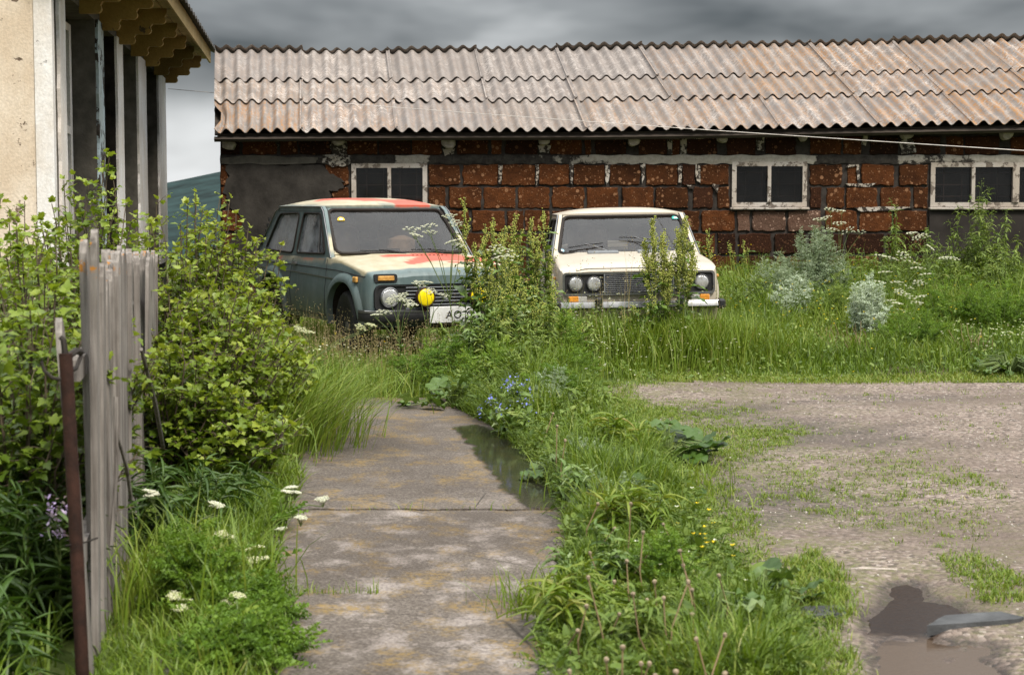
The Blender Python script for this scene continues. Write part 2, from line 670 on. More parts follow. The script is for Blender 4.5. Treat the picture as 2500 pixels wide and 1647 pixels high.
def m_sheet():
    """weathered grey corrugated fibre-cement; uv.x across the waves, uv.y up the slope"""
    m, t, b = newmat('weathered_fibre_cement')
    uvn = nd(t, 'ShaderNodeUVMap')
    oi = nd(t, 'ShaderNodeObjectInfo')
    v = wcoord(t)
    n1 = noise(t, v, 5, 6, .6)
    base = ramp(t, n1, [(.3, (.165, .142, .126)), (.7, (.235, .206, .184))])
    base = mixc(t, mth(t, 'MULTIPLY', oi.outputs['Random'], .4), base, (.185, .172, .172))
    off = nd(t, 'ShaderNodeVectorMath', {0: uvn.outputs[0]}, operation='ADD')
    cmb = nd(t, 'ShaderNodeCombineXYZ', {0: mth(t, 'MULTIPLY', oi.outputs['Random'], 31.0), 1: mth(t, 'MULTIPLY', oi.outputs['Random'], 17.0)})
    t.links.new(cmb.outputs[0], off.inputs[1])
    mp1 = nd(t, 'ShaderNodeMapping', {'Vector': off.outputs[0]}); mp1.inputs['Scale'].default_value = (1.0, 1.0, 1)
    patch = noise(t, mp1.outputs[0], 1.1, 4, .6)
    mp2 = nd(t, 'ShaderNodeMapping', {'Vector': off.outputs[0]}); mp2.inputs['Scale'].default_value = (3.2, 11, 1)
    lines = noise(t, mp2.outputs[0], 1.6, 5, .6, 1.2)
    pale = mth(t, 'MULTIPLY', ramp(t, patch, [(.42, 0.1), (.62, 1.0)]), ramp(t, lines, [(.46, 0.0), (.56, 1.0)]))
    c = mixc(t, mth(t, 'MULTIPLY', pale, mth(t, 'MULTIPLY_ADD', mth(t, 'FRACT', mth(t, 'MULTIPLY', oi.outputs['Random'], 7.3)), .8, .2)), base, (.48, .43, .39))
    at_ = nd(t, 'ShaderNodeAttribute', attribute_name='rust')
    mp3 = nd(t, 'ShaderNodeMapping', {'Vector': off.outputs[0]}); mp3.inputs['Scale'].default_value = (6.0, .9, 1)
    rs = mth(t, 'MULTIPLY', ramp(t, noise(t, mp3.outputs[0], 1.0, 5, .6), [(.42, 0.0), (.58, 1.0)]), ramp(t, noise(t, v, 24, 6, .75), [(.42, 0.0), (.55, 1.0)]))
    c = mixc(t, mth(t, 'MULTIPLY', mth(t, 'MULTIPLY', rs, at_.outputs['Fac']), .9), c, (.35, .165, .045))
    setc(t, b, c, .85, 0, .25)
    bump(t, b, mth(t, 'ADD', lines, noise(t, v, 50, 4)), .35, .008)
    return m


def m_wood(name, dark, lite, axis=2, rough=.85, grain=34, lichen=0.0):
    m, t, b = newmat(name)
    s = [grain, grain, grain]; s[axis] = 1.4
    g = t.nodes.new('ShaderNodeNewGeometry')
    oi = nd(t, 'ShaderNodeObjectInfo')
    ad = nd(t, 'ShaderNodeVectorMath', {0: g.outputs['Position']}, operation='ADD')
    t.links.new(nd(t, 'ShaderNodeCombineXYZ', {0: mth(t, 'MULTIPLY', oi.outputs['Random'], 9.0), 2: mth(t, 'MULTIPLY', oi.outputs['Random'], 5.0)}).outputs[0], ad.inputs[1])
    mp_ = nd(t, 'ShaderNodeMapping', {'Vector': ad.outputs[0]}); mp_.inputs['Scale'].default_value = s
    gr = noise(t, mp_.outputs[0], 1.0, 7, .7)
    c = ramp(t, gr, [(.3, dark), (.7, lite)])
    c = mixc(t, mth(t, 'MULTIPLY', oi.outputs['Random'], .35), c, mixc(t, 1.0, c, (.55, .53, .5), 'MULTIPLY'))
    c = mixc(t, ramp(t, noise(t, wcoord(t), 3.5, 5), [(.35, .5), (.6, 0)]), c, mixc(t, 1.0, c, (.5, .47, .44), 'MULTIPLY'))
    if lichen:
        z = nd(t, 'ShaderNodeSeparateXYZ', {0: wcoord(t)}).outputs[2]
        l = mth(t, 'MULTIPLY', ramp(t, mth(t, 'MULTIPLY', z, .5), [(lichen / 2, 0.0), (lichen / 2 + .05, 1.0)]), ramp(t, noise(t, wcoord(t), 15, 5, .7), [(.58, 0.0), (.63, 1.0)]))
        c = mixc(t, l, c, (.34, .15, .03))
    setc(t, b, c, rough, 0, .2)
    bump(t, b, gr, .6, .006)
    return m


def m_peel(name, top, under, scale=3.0, thr=.42, rough=.8, crack=True):
    """old paint or plaster flaking off what lies under it"""
    m, t, b = newmat(name)
    v = wcoord(t)
    n1 = noise(t, v, scale, 8, .68)
    n2 = noise(t, v, scale * 9, 5, .6)
    tp = ramp(t, n2, [(.3, tuple(x * .84 for x in top)), (.7, tuple(min(1, x * 1.08) for x in top))])
    un = ramp(t, n2, [(.3, tuple(x * .6 for x in under)), (.7, tuple(x * 1.2 for x in under))])
    msk = ramp(t, n1, [(thr - .015, 1.0), (thr + .015, 0.0)])
    st = mixc(t, ramp(t, noise(t, wcoord(t, (1, 1, .6)), 2.4, 6, .65), [(.4, .5), (.62, 0.0)]), tp, mixc(t, 1.0, tp, (.72, .62, .5), 'MULTIPLY'))
    setc(t, b, mixc(t, msk, st, un), rough, 0, .2)
    bump(t, b, mth(t, 'ADD', mth(t, 'MULTIPLY', msk, -2.0), n2), .5, .008)
    return m


def m_glass(name, tint=(.55, .58, .58), dust=.15, dustc=(.35, .33, .31), ior=1.45):
    m, t, b = newmat(name)
    t.nodes.remove(b)
    tr = nd(t, 'ShaderNodeBsdfTransparent', {0: rgba(tint)})
    gl = nd(t, 'ShaderNodeBsdfGlossy', {0: (1, 1, 1, 1), 1: .04})
    fr = nd(t, 'ShaderNodeFresnel', {'IOR': ior})
    mx_ = nd(t, 'ShaderNodeMixShader', {0: fr.outputs[0], 1: tr.outputs[0], 2: gl.outputs[0]})
    df = nd(t, 'ShaderNodeBsdfDiffuse', {0: rgba(dustc)})
    f = ramp(t, noise(t, ocoord(t, (1, 1, 1)), 4.0, 4, .65), [(.35, dust * .4), (.65, dust * 1.7)])
    m2 = nd(t, 'ShaderNodeMixShader', {0: f, 1: mx_.outputs[0], 2: df.outputs[0]})
    t.links.new(m2.outputs[0], t.nodes['Material Output'].inputs[0])
    return m


M = {}
M['ground'] = m_ground(); M['gravel'] = m_gravel(); M['concrete'] = m_concrete()
M['water_dark'] = m_water('water_dark_reflection_and_mud', (.022, .012, .006))
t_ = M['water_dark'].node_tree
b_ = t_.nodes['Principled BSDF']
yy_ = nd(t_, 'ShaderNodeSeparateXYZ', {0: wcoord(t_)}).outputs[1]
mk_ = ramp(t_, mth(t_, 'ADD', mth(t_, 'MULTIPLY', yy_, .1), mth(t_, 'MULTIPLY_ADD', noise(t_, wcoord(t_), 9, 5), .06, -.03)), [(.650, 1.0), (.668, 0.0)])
setc(t_, b_, mixc(t_, mk_, (.016, .008, .004), (.085, .060, .042)), .03, 0, .14)  # dark reflection put into the far water's colour; muddy tan nearer
M['block'] = m_block('red_scoria_block', (.055, .019, .007), (.150, .050, .015), (.30, .155, .08))
M['block_dark'] = m_block('dark_scoria_block', (.030, .012, .006), (.060, .022, .010), (.17, .08, .04), .3)
M['block_pale'] = m_block('pale_washed_block', (.15, .075, .048), (.25, .145, .10), (.5, .34, .26), .2)
M['mortar'] = plain('dark_mortar', (.040, .034, .030), .95, 0, .5, 9, .8, .1)
M['render'] = plain('dark_cement_render', (.038, .034, .030), .95, 0, .4, 5, 1.0, .1)
M['render2'] = plain('smooth_dark_render', (.036, .031, .028), .9, 0, .35, 2.5, .4, .1)
M['wash'] = m_peel('flaking_whitewash', (.46, .42, .37), (.045, .036, .030), 16, .50, .95)
M['sheet'] = m_sheet()
M['oldwood'] = m_wood('grey_weathered_picket', (.080, .070, .063), (.40, .365, .335), 2, .9, 34, 1.28)
M['darkwood'] = m_wood('dark_old_timber', (.035, .028, .023), (.11, .09, .075), 0)
M['logend'] = plain('sawn_log_end', (.40, .35, .31), .9, 0, .35, 14, .5, .1)
M['frame'] = m_peel('old_white_frame_paint', (.46, .42, .38), (.17, .14, .115), 8, .45)
M['plaster'] = m_peel('cream_plaster', (.70, .60, .49), (.17, .12, .085), 5.0, .385)
M['white_col'] = m_peel('white_lime_paint', (.78, .76, .75), (.34, .31, .29), 4, .30)
M['blue_col'] = m_peel('pale_blue_flaking_paint', (.45, .55, .60), (.05, .042, .035), 4, .46)
M['rough_conc'] = plain('rough_grey_concrete', (.105, .095, .08), .95, 0, .35, 6, 1.0, .1)
M['black_stone'] = plain('sooty_black_stone', (.022, .018, .015), .95, 0, .6, 5, 1.0, .1)
M['ochre'] = m_peel('ochre_painted_board', (.33, .215, .06), (.10, .075, .04), 4, .36, .75)
M['soffit'] = m_peel('faded_yellow_soffit', (.42, .31, .14), (.14, .11, .08), 4, .38, .8)
M['roofedge'] = plain('old_tin_roof', (.055, .048, .042), .7, 0, .4, 8, .4)
M['rust'] = plain('rusty_iron', (.034, .013, .008), .75, .3, .6, 16, .6, .4)
M['darkiron'] = plain('dark_iron', (.03, .024, .02), .7, .4, .4, 20, .3)
M['pane'] = m_glass('dusty_window_pane', (.62, .66, .66), .03, (.16, .155, .15), 1.32)
M['wire'] = plain('pale_cord', (.62, .57, .52), .8)
M['stone'] = plain('blue_grey_stone', (.062, .064, .066), .8, 0, .45, 9, .9)
M['hill'] = plain('haze_tinted_slope', (.017, .034, .033), .95, 0, .6, .09, 0, .1)  # distance haze is put into the slope's blue-green base colour
M['dark_in'] = plain('room_shade', (.03, .026, .023), .95)  # near-black colour stands in for shade inside the shed

# thin rain film: darkens the concrete, mirrors the sky, thins out to nothing at its edge
def m_film():
    m, t, b = newmat('rain_film_on_concrete')
    t.nodes.remove(b)
    tr = nd(t, 'ShaderNodeBsdfTransparent', {0: (.46, .46, .47, 1)})
    gl = nd(t, 'ShaderNodeBsdfGlossy', {0: (1, 1, 1, 1), 1: .09})
    mx_ = nd(t, 'ShaderNodeMixShader', {0: nd(t, 'ShaderNodeFresnel', {'IOR': 1.33}).outputs[0], 1: tr.outputs[0], 2: gl.outputs[0]})
    aw = nd(t, 'ShaderNodeAttribute', attribute_name='wet').outputs['Fac']
    f = ramp(t, mth(t, 'ADD', mth(t, 'MULTIPLY', aw, 5.0), noise(t, wcoord(t, (1, .8, 1)), 7, 6, .65)), [(.46, 0.0), (.60, 1.0)])
    m2 = nd(t, 'ShaderNodeMixShader', {0: f, 1: nd(t, 'ShaderNodeBsdfTransparent').outputs[0], 2: mx_.outputs[0]})
    t.links.new(m2.outputs[0], t.nodes['Material Output'].inputs[0])
    return m


M['water_path'] = m_film()

# ============================================================ ground, yard, path, puddles
xs = np.concatenate([[-1800, -400, -90, -30, -18], np.arange(-12, 14.01, .3), [20, 32, 90, 400, 1800]])
ys = np.concatenate([[-300, -60, -12, 0], np.arange(2.5, 27.01, .3), [29, 34, 40, 46, 53, 62, 110, 400, 1800]])
gx, gy = np.meshgrid(xs, ys)
gz = hz(gx, gy)
ins = sstep(1.35, 1.7, gx) * (1 - sstep(15.2, 15.6, gy)) * sstep(3.2, 3.8, gy) * (1 - sstep(10.5, 11, gx))
gz = gz - .14 * ins
nx, ny = len(xs), len(ys)
idx = np.arange(nx * ny).reshape(ny, nx)
Q = np.stack([idx[:-1, :-1], idx[:-1, 1:], idx[1:, 1:], idx[1:, :-1]], -1).reshape(-1, 4)
g = npmesh('ground', np.stack([gx, gy, gz], -1).reshape(-1, 3), [Q], M['ground'])
tag(g, kind='structure')


def vnoise(x, y, s, seed=0):
    """cheap smooth noise from a few sines"""
    r_ = np.random.default_rng(seed)
    o = 0
    for k in range(5):
        a, p, q = r_.uniform(0, 2 * PI), r_.uniform(0, 6.28), s * (1.0 + .7 * k)
        o = o + np.sin((x * math.cos(a) + y * math.sin(a)) * q + p) / (1 + .5 * k)
    return o / 3.0


def indist(px, py, poly):
    """signed distance to polygon, positive inside"""
    P = np.array(poly, float)
    d = np.full(px.shape, 1e9); ins_ = np.zeros(px.shape, bool)
    for i in range(len(P)):
        a, b = P[i], P[(i + 1) % len(P)]
        e_ = b - a
        t = np.clip(((px - a[0]) * e_[0] + (py - a[1]) * e_[1]) / (e_ @ e_), 0, 1)
        d = np.minimum(d, np.hypot(px - a[0] - t * e_[0], py - a[1] - t * e_[1]))
        c = ((a[1] > py) != (b[1] > py)) & (px < (b[0] - a[0]) * (py - a[1]) / (b[1] - a[1] + 1e-12) + a[0])
        ins_ ^= c
    return np.where(ins_, d, -d)


def gpoly(pts, z=0.0):
    return [(gp(*p, z).x, gp(*p, z).y) for p in pts]


def dens_(pts, n=6):
    out = []
    for i in range(len(pts)):
        a, b = pts[i], pts[(i + 1) % len(pts)]
        out += [(a[0] + (b[0] - a[0]) * k / n, a[1] + (b[1] - a[1]) * k / n) for k in range(n)]
    return out


PUD1 = gpoly([(2170, 1424), (2215, 1416), (2262, 1432), (2268, 1460), (2330, 1470), (2390, 1498), (2270, 1512), (2262, 1546), (2130, 1540), (2120, 1500), (2165, 1478), (2160, 1448)])
PUD2 = gpoly([(2150, 1556), (2270, 1552), (2300, 1585), (2325, 1625), (2350, 1720), (2150, 1720), (2140, 1610)])
PUD3 = gpoly([(2325, 1560), (2440, 1572), (2420, 1610), (2470, 1660), (2480, 1720), (2395, 1720), (2345, 1620)])
xs = np.concatenate([np.arange(.7, 2.9, .035), np.arange(2.9, 13, .2)])
ys = np.concatenate([np.arange(3.3, 5.2, .15), np.arange(5.2, 8.4, .035), np.arange(8.4, 16.6, .12)])
gx, gy = np.meshgrid(xs, ys)
# ragged outline of the yard
ledge = np.interp(gy, [3, 6.2, 9, 10.5, 13, 14.5, 17], [1.02, 1.0, .93, .90, .58, .36, .3]) + .06 * vnoise(gx * 0, gy, 3.2, 3)
fedge = 15.62 + .10 * vnoise(gx, gy * 0, 2.1, 4) - .12 * np.exp(-((gx - .9) / .5) ** 2)
yz = hz(gx, gy) + .010 + .007 * vnoise(gx, gy, 3.1, 8) + .004 * vnoise(gx, gy, 14, 9)
for poly, dep in ((PUD1, .034), (PUD2, .034), (PUD3, .030)):
    sdist = indist(gx, gy, poly) + .03 * vnoise(gx, gy, 20, 5) + .018 * vnoise(gx, gy, 55, 6)
    yz = yz - dep * sstep(-.10, .06, sdist)
idx = np.arange(gx.size).reshape(gx.shape)
keep = (gx > ledge) & (gy < fedge)
kq = keep[:-1, :-1] & keep[1:, 1:] & keep[:-1, 1:] & keep[1:, :-1]
Q = np.stack([idx[:-1, :-1], idx[:-1, 1:], idx[1:, 1:], idx[1:, :-1]], -1)[kq]
yard = npmesh('gravel_yard', np.stack([gx, gy, yz], -1).reshape(-1, 3), [Q], M['gravel'])
tag(yard, kind='structure')
WLEV = -.012
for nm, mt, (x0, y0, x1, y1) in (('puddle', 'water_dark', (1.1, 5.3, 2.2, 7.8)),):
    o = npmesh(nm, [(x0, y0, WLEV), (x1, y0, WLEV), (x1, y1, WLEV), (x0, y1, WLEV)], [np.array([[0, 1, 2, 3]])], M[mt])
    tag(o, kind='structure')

# concrete path of five cast slabs
path = bpy.data.objects.new('concrete_path', None)
COL.objects.link(path)
tag(path, kind='structure')
RE = lambda y: np.interp(y, [4, 6, 9, 12, 14.6], [.42, .40, .38, .22, .02])
LE = lambda y: np.interp(y, [4, 9, 14.6], [-1.22, -1.30, -1.62])
cuts = [4.2, 7.17, 9.18, 14.5]


def joint(k, x):
    return cuts[k] + (.045 * float(vnoise(np.array(x), np.array(k * 3.0), 5.0, 77)) + .02 * float(vnoise(np.array(x), np.array(k * 3.0), 17.0, 78)) if 0 < k else 0)


for i in range(3):
    zt = [.030, .026, .034][i]
    r_ = random.Random(i)
    pts = []
    n = 18
    y0, y1 = cuts[i], cuts[i + 1]
    for k in range(1, n):
        y = y0 + (y1 - y0) * k / n
        pts.append((float(RE(y)) + r_.uniform(-.025, .025), y))
    for k in range(31):
        f = k / 30
        x = float(RE(y1)) * (1 - f) + float(LE(y1)) * f
        pts.append((x, joint(i + 1, x) - .006 + r_.uniform(-.006, .002)))
    for k in range(1, n):
        y = y1 - (y1 - y0) * k / n
        pts.append((float(LE(y)) + r_.uniform(-.025, .025), y))
    for k in range(31):
        f = k / 30
        x = float(LE(y0)) * (1 - f) + float(RE(y0)) * f
        pts.append((x, joint(i, x) + .006 + r_.uniform(-.002, .006)))
    mb = MB()
    tl = r_.uniform(-.002, .002)
    mb.plate([pts], lambda a, b: (a, b, zt + tl * (b - y0)), .09, (0, 0, 1))
    mb.build('slab', M['concrete'], path)
PW_ = gpoly([(1105, 1042), (1165, 1036), (1255, 1060), (1330, 1140), (1400, 1232), (1430, 1254), (1290, 1253), (1272, 1226), (1225, 1190), (1185, 1140), (1150, 1090)], .034)
xs = np.arange(-.55, .46, .02); ys = np.arange(9.19, 13.2, .03)
gx, gy = np.meshgrid(xs, ys)
idx = np.arange(gx.size).reshape(gx.shape)
wd_ = indist(gx, gy, PW_)
kp = (wd_ > -.12) & (gx < RE(gy) - .01)
kq = kp[:-1, :-1] & kp[1:, 1:] & kp[:-1, 1:] & kp[1:, :-1]
Q = np.stack([idx[:-1, :-1], idx[:-1, 1:], idx[1:, 1:], idx[1:, :-1]], -1)[kq]
o = npmesh('puddle', np.stack([gx, gy, np.full(gx.shape, .0405)], -1).reshape(-1, 3), [Q], M['water_path'], None, {'wet': wd_.ravel()})
tag(o, kind='structure')

# far hill
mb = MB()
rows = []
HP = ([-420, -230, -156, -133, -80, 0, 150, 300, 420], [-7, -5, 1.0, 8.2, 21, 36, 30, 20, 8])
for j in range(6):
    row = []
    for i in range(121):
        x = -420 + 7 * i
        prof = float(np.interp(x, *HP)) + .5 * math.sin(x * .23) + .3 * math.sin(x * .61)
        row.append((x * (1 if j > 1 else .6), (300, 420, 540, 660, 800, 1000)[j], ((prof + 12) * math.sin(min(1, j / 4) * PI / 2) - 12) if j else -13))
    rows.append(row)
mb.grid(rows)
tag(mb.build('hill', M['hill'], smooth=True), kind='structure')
# ============================================================ stone shed
YW = 23.5
shed = thing('stone_shed', 'long low shed of red-brown scoria blocks under a grey corrugated roof', 'shed', tuple(at(1500, 700, YW + 1.5)[:2]) + (0.1,))


def wp(px, py, out=0.0):
    p = at(px, py, YW)
    return Vector((p.x, YW - out, p.z))


def quad_on_wall(mb, pts, thick, out, mi=0):
    P3 = [wp(*p) for p in pts]
    mb.plate([[(p.x, p.z) for p in P3]], lambda a, b: (a, YW - out, b), thick, (0, -1, 0), mi)


XR = 3000          # where the wall ends beyond the frame
WINS = [(859, 399, 1043, 505), (1786, 395, 1970, 505), (2270, 397, 2600, 505)]
# backing of dark mortar with the three openings
outer = [(538, 318), (XR, 318), (XR, 800), (538, 800)]
loops = []
for L in [outer] + [[(a + 3, b + 3), (c - 3, b + 3), (c - 3, d - 3), (a + 3, d - 3)] for a, b, c, d in WINS]:
    loops.append([(wp(*p).x, wp(*p).z) for p in L])
mb = MB()
mb.plate(loops, lambda a, b: (a, YW, b), .32, (0, -1, 0))
x0, x1 = wp(538, 400).x, wp(XR, 400).x
# side and rear walls, floor
mb.box(((x0 + .16), YW + 3.1, 1.25), (.3, 5.5, 2.6)); mb.box((x1 - .16, YW + 3.1, 1.25), (.3, 5.5, 2.6))
mb.box(((x0 + x1) / 2, YW + 5.8, 1.25), (x1 - x0, .3, 2.6))
for gx_ in (x0 + .16, x1 - .16):
    mb.add([(gx_ - .15, YW + .1, 2.5), (gx_ - .15, YW + 5.9, 2.5), (gx_ - .15, YW + 2.7, 3.72), (gx_ + .15, YW + .1, 2.5), (gx_ + .15, YW + 5.9, 2.5), (gx_ + .15, YW + 2.7, 3.72)],
           [(0, 1, 2), (5, 4, 3), (0, 3, 4, 1), (1, 4, 5, 2), (2, 5, 3, 0)])
wall = mb.build('wall', M['mortar'], shed, world=True)

# blocks, read course by course
ROWS = [
    (332, 378, [(540, 585, 1), (593, 676), (684, 725), (731, 809, 1), (847, 921), (925, 1003, 1), (1006, 1078), (1116, 1191), (1200, 1225), (1234, 1312, 1), (1343, 1421), (1428, 1444), (1453, 1529, 1), (1560, 1628, 1), (1641, 1659), (1676, 1750, 1), (1773, 1844, 1), (1868, 1943, 1), (1977, 2053), (2059, 2103), (2123, 2193, 1), (2225, 2296, 1), (2309, 2352), (2355, 2439, 1), (2467, 2550)]),
    (401, 453, [(539, 556), (794, 851), (1047, 1123), (1130, 1216), (1225, 1306), (1316, 1390), (1400, 1476), (1488, 1563), (1576, 1654), (1666, 1697, 1), (1709, 1779), (1977, 2055), (2068, 2093), (2102, 2182), (2194, 2264)]),
    (456, 509, [(540, 553), (812, 851), (1047, 1087), (1097, 1175), (1181, 1259), (1265, 1341), (1348, 1426), (1432, 1509), (1519, 1595), (1600, 1679), (1691, 1740, 1), (1750, 1780), (1977, 2005, 1), (2018, 2061), (2066, 2141), (2148, 2223), (2230, 2264)]),
    (513, 565, [(543, 592), (600, 640, 1), (820, 893, 1), (900, 975), (983, 1055), (1062, 1145), (1153, 1232), (1239, 1278), (1282, 1340), (1346, 1424), (1430, 1508), (1515, 1590), (1596, 1655), (1661, 1707), (1713, 1793), (1800, 1830, 2), (1837, 1918, 2), (1923, 2004, 2), (2014, 2093), (2098, 2176), (2181, 2262)]),
    (569, 620, [(543, 622), (630, 700, 1), (706, 782), (790, 868, 1), (874, 950), (957, 1034), (1040, 1118, 1), (1124, 1200), (1206, 1284), (1290, 1366, 1), (1372, 1450), (1456, 1532), (1538, 1614), (1620, 1680), (1687, 1745), (1752, 1795, 1), (1803, 1882, 1), (1890, 1968, 1), (1975, 2058, 1), (2066, 2157, 1), (2164, 2262, 1)]),
]
for k, y in enumerate((624, 678, 732)):
    x = 541 + 30 * (k % 2)
    row = []
    while x < 2250:
        row.append((x, x + 78 + random.randint(-6, 6), random.choice([0, 1, 1])))
        x = row[-1][1] + 8
    ROWS.append((y, y + 50, row))
for (ya, yb, row) in ROWS:
    for blk in row:
        xa, xb = blk[0], blk[1]
        kind = blk[2] if len(blk) > 2 else 0
        a, c = wp(xa, yb - 1), wp(xb, ya + 1)
        proud = random.uniform(.012, .034)
        mb = MB()
        hw, hh = (c.x - a.x) / 2, (c.z - a.z) / 2
        cx, cz = (a.x + c.x) / 2, (a.z + c.z) / 2
        n = 4 if hw < .1 else 7
        # uneven rounded face: ring on the wall, ring at the rim, ring on the face
        ring = []
        for q in range(n):
            ring.append((-1 + 2 * q / n, -1))
        for q in range(n - 1):
            ring.append((1, -1 + 2 * q / (n - 1)))
        for q in range(n):
            ring.append((1 - 2 * q / n, 1))
        for q in range(n - 1):
            ring.append((-1, 1 - 2 * q / (n - 1)))
        rr = [(u * hw * (1 - .015 * abs(v_) ** 8) + random.uniform(-.010, .010), v_ * hh * (1 - .02 * abs(u) ** 8) + random.uniform(-.012, .010)) for u, v_ in ring]
        L = len(rr)
        vs = [(cx + u, YW + .03, cz + v_) for u, v_ in rr] + [(cx + u, YW - proud * .5, cz + v_) for u, v_ in rr]
        vs += [(cx + u * (1 - .008 / hw), YW - proud + random.uniform(-.004, .004), cz + v_ * (1 - .008 / hh)) for u, v_ in rr]
        fs = []
        for s_ in range(2):
            for q in range(L):
                q2 = (q + 1) % L
                fs.append((s_ * L + q, s_ * L + q2, (s_ + 1) * L + q2, (s_ + 1) * L + q))
        fs.append(tuple(2 * L + q for q in range(L)))
        mb.add(vs, fs)
        mb.build('block', M[('block', 'block_dark', 'block_pale')[kind]], wall)

# cement render smeared over the left end, smooth render below the right-hand window
mb = MB(); quad_on_wall(mb, jag([(552, 403), (600, 398), (700, 402), (790, 404), (808, 425), (838, 442), (836, 458), (808, 468), (804, 512), (720, 540), (650, 560), (640, 690), (560, 690), (556, 600), (600, 540), (566, 505), (548, 470), (560, 430)], 5, 4, 1), .05, .040)
mb.build('cement_render', M['render'], shed, smooth=False, world=True)
mb = MB(); quad_on_wall(mb, jag([(540, 384), (640, 380), (780, 386), (770, 398), (640, 402), (541, 398)], 3, 4, 8), .05, .046)
mb.build('cement_render', M['rough_conc'], shed, world=True)
mb = MB(); quad_on_wall(mb, [(2268, 509), (XR, 509), (XR, 790), (2268, 790)], .06, .030)
mb.build('cement_render', M['render2'], shed, world=True)


# lintel band, washed white in places
def m_band():
    m, t, b = newmat('lintel_with_whitewash')
    v = wcoord(t)
    a = nd(t, 'ShaderNodeAttribute', attribute_name='wash')
    n1 = noise(t, v, 8, 8, .75)
    c = ramp(t, noise(t, v, 14, 6, .7), [(.3, (.022, .019, .017)), (.7, (.075, .066, .058))])
    msk = ramp(t, mth(t, 'ADD', n1, mth(t, 'MULTIPLY_ADD', a.outputs['Fac'], .62, -.36)), [(.46, 0.0), (.52, 1.0)])
    wc = ramp(t, noise(t, v, 20, 6, .7), [(.3, (.28, .25, .21)), (.7, (.46, .42, .365))])
    setc(t, b, mixc(t, msk, c, wc), .95, 0, .15)
    bump(t, b, mth(t, 'ADD', msk, n1), .6, .012)
    return m


M['band'] = m_band()
mb = MB(); att = []
nb = 240
cols = []
for i in range(nb + 1):
    px = 538 + (XR - 538) * i / nb
    lo, hi = 400 + 2 * math.sin(i * 1.3), 379 + 1.5 * math.sin(i * .9)
    a, c = wp(px, lo), wp(px, hi)
    cols.append((a, c))
    wv = float(np.interp(px, [538, 760, 800, 850, 870, 950, 975, 1040, 1060, 1230, 1270, 1400, 1520, 1640, 1980, 2000, 2180, 2200, 2280, 2500, 2600], [0, 0, .6, .8, .1, .2, .9, .9, .05, .05, .4, .55, .8, 1, 1, .25, .1, .7, .55, .95, .4]))
    att += [wv * .8, wv, wv]
rows = [[(a.x, YW - .018, a.z) for a, c in cols], [(a.x, YW - .036, a.z * .5 + c.z * .5) for a, c in cols], [(c.x, YW - .022, c.z) for a, c in cols]]
mb.grid(rows)
att = [w_ for j in range(3) for w_ in att[j::3]]
mb.build('lintel_band', M['band'], shed, smooth=True, world=True, attr={'wash': att})
for pts in ([(1216, 404), (1226, 404), (1224, 450), (1217, 448)], [(1307, 402), (1316, 402), (1314, 440), (1309, 452)], [(1391, 402), (1400, 402), (1399, 452), (1392, 446)],
            [(1477, 403), (1489, 402), (1485, 440), (1479, 452)], [(1564, 401), (1575, 401), (1574, 430), (1567, 448)], [(1655, 402), (1665, 402), (1663, 446), (1657, 446)],
            [(1697, 401), (1711, 401), (1710, 448), (1699, 440)], [(1629, 336), (1641, 334), (1640, 378), (1630, 376)], [(1660, 334), (1676, 336), (1675, 376), (1662, 380)],
            [(1560, 332), (1690, 330), (1740, 334), (1700, 341), (1580, 339)], [(1846, 332), (1866, 333), (1864, 368), (1848, 366)], [(2062, 448), (2140, 447), (2120, 456), (2070, 455)],
            [(2085, 507), (2150, 505), (2230, 506), (2170, 513), (2100, 517)], [(2194, 342), (2226, 340), (2236, 372), (2200, 378)], [(2106, 320), (2118, 326), (2112, 356), (2103, 352)],
            [(810, 345), (848, 345), (846, 374), (838, 384), (815, 380), (806, 360)], [(806, 384), (850, 378), (852, 404), (812, 408), (800, 400)], [(785, 385), (806, 386), (800, 398), (788, 396)],
            [(1080, 362), (1112, 362), (1108, 376), (1086, 380)], [(1312, 355), (1344, 355), (1340, 374), (1316, 372)], [(670, 336), (682, 336), (680, 360), (674, 352)],
            [(1676, 452), (1695, 452), (1692, 462), (1682, 460)], [(1738, 450), (1756, 450), (1750, 470), (1744, 462)], [(2065, 410), (2070, 402), (2098, 402), (2096, 440), (2091, 440), (2090, 405), (2070, 408)]):
    mb = MB(); quad_on_wall(mb, jag(pts, 1.6, 3, int(pts[0][0])), .03, random.uniform(.036, .042))
    mb.build('whitewash_patch', M['wash'], shed, world=True)

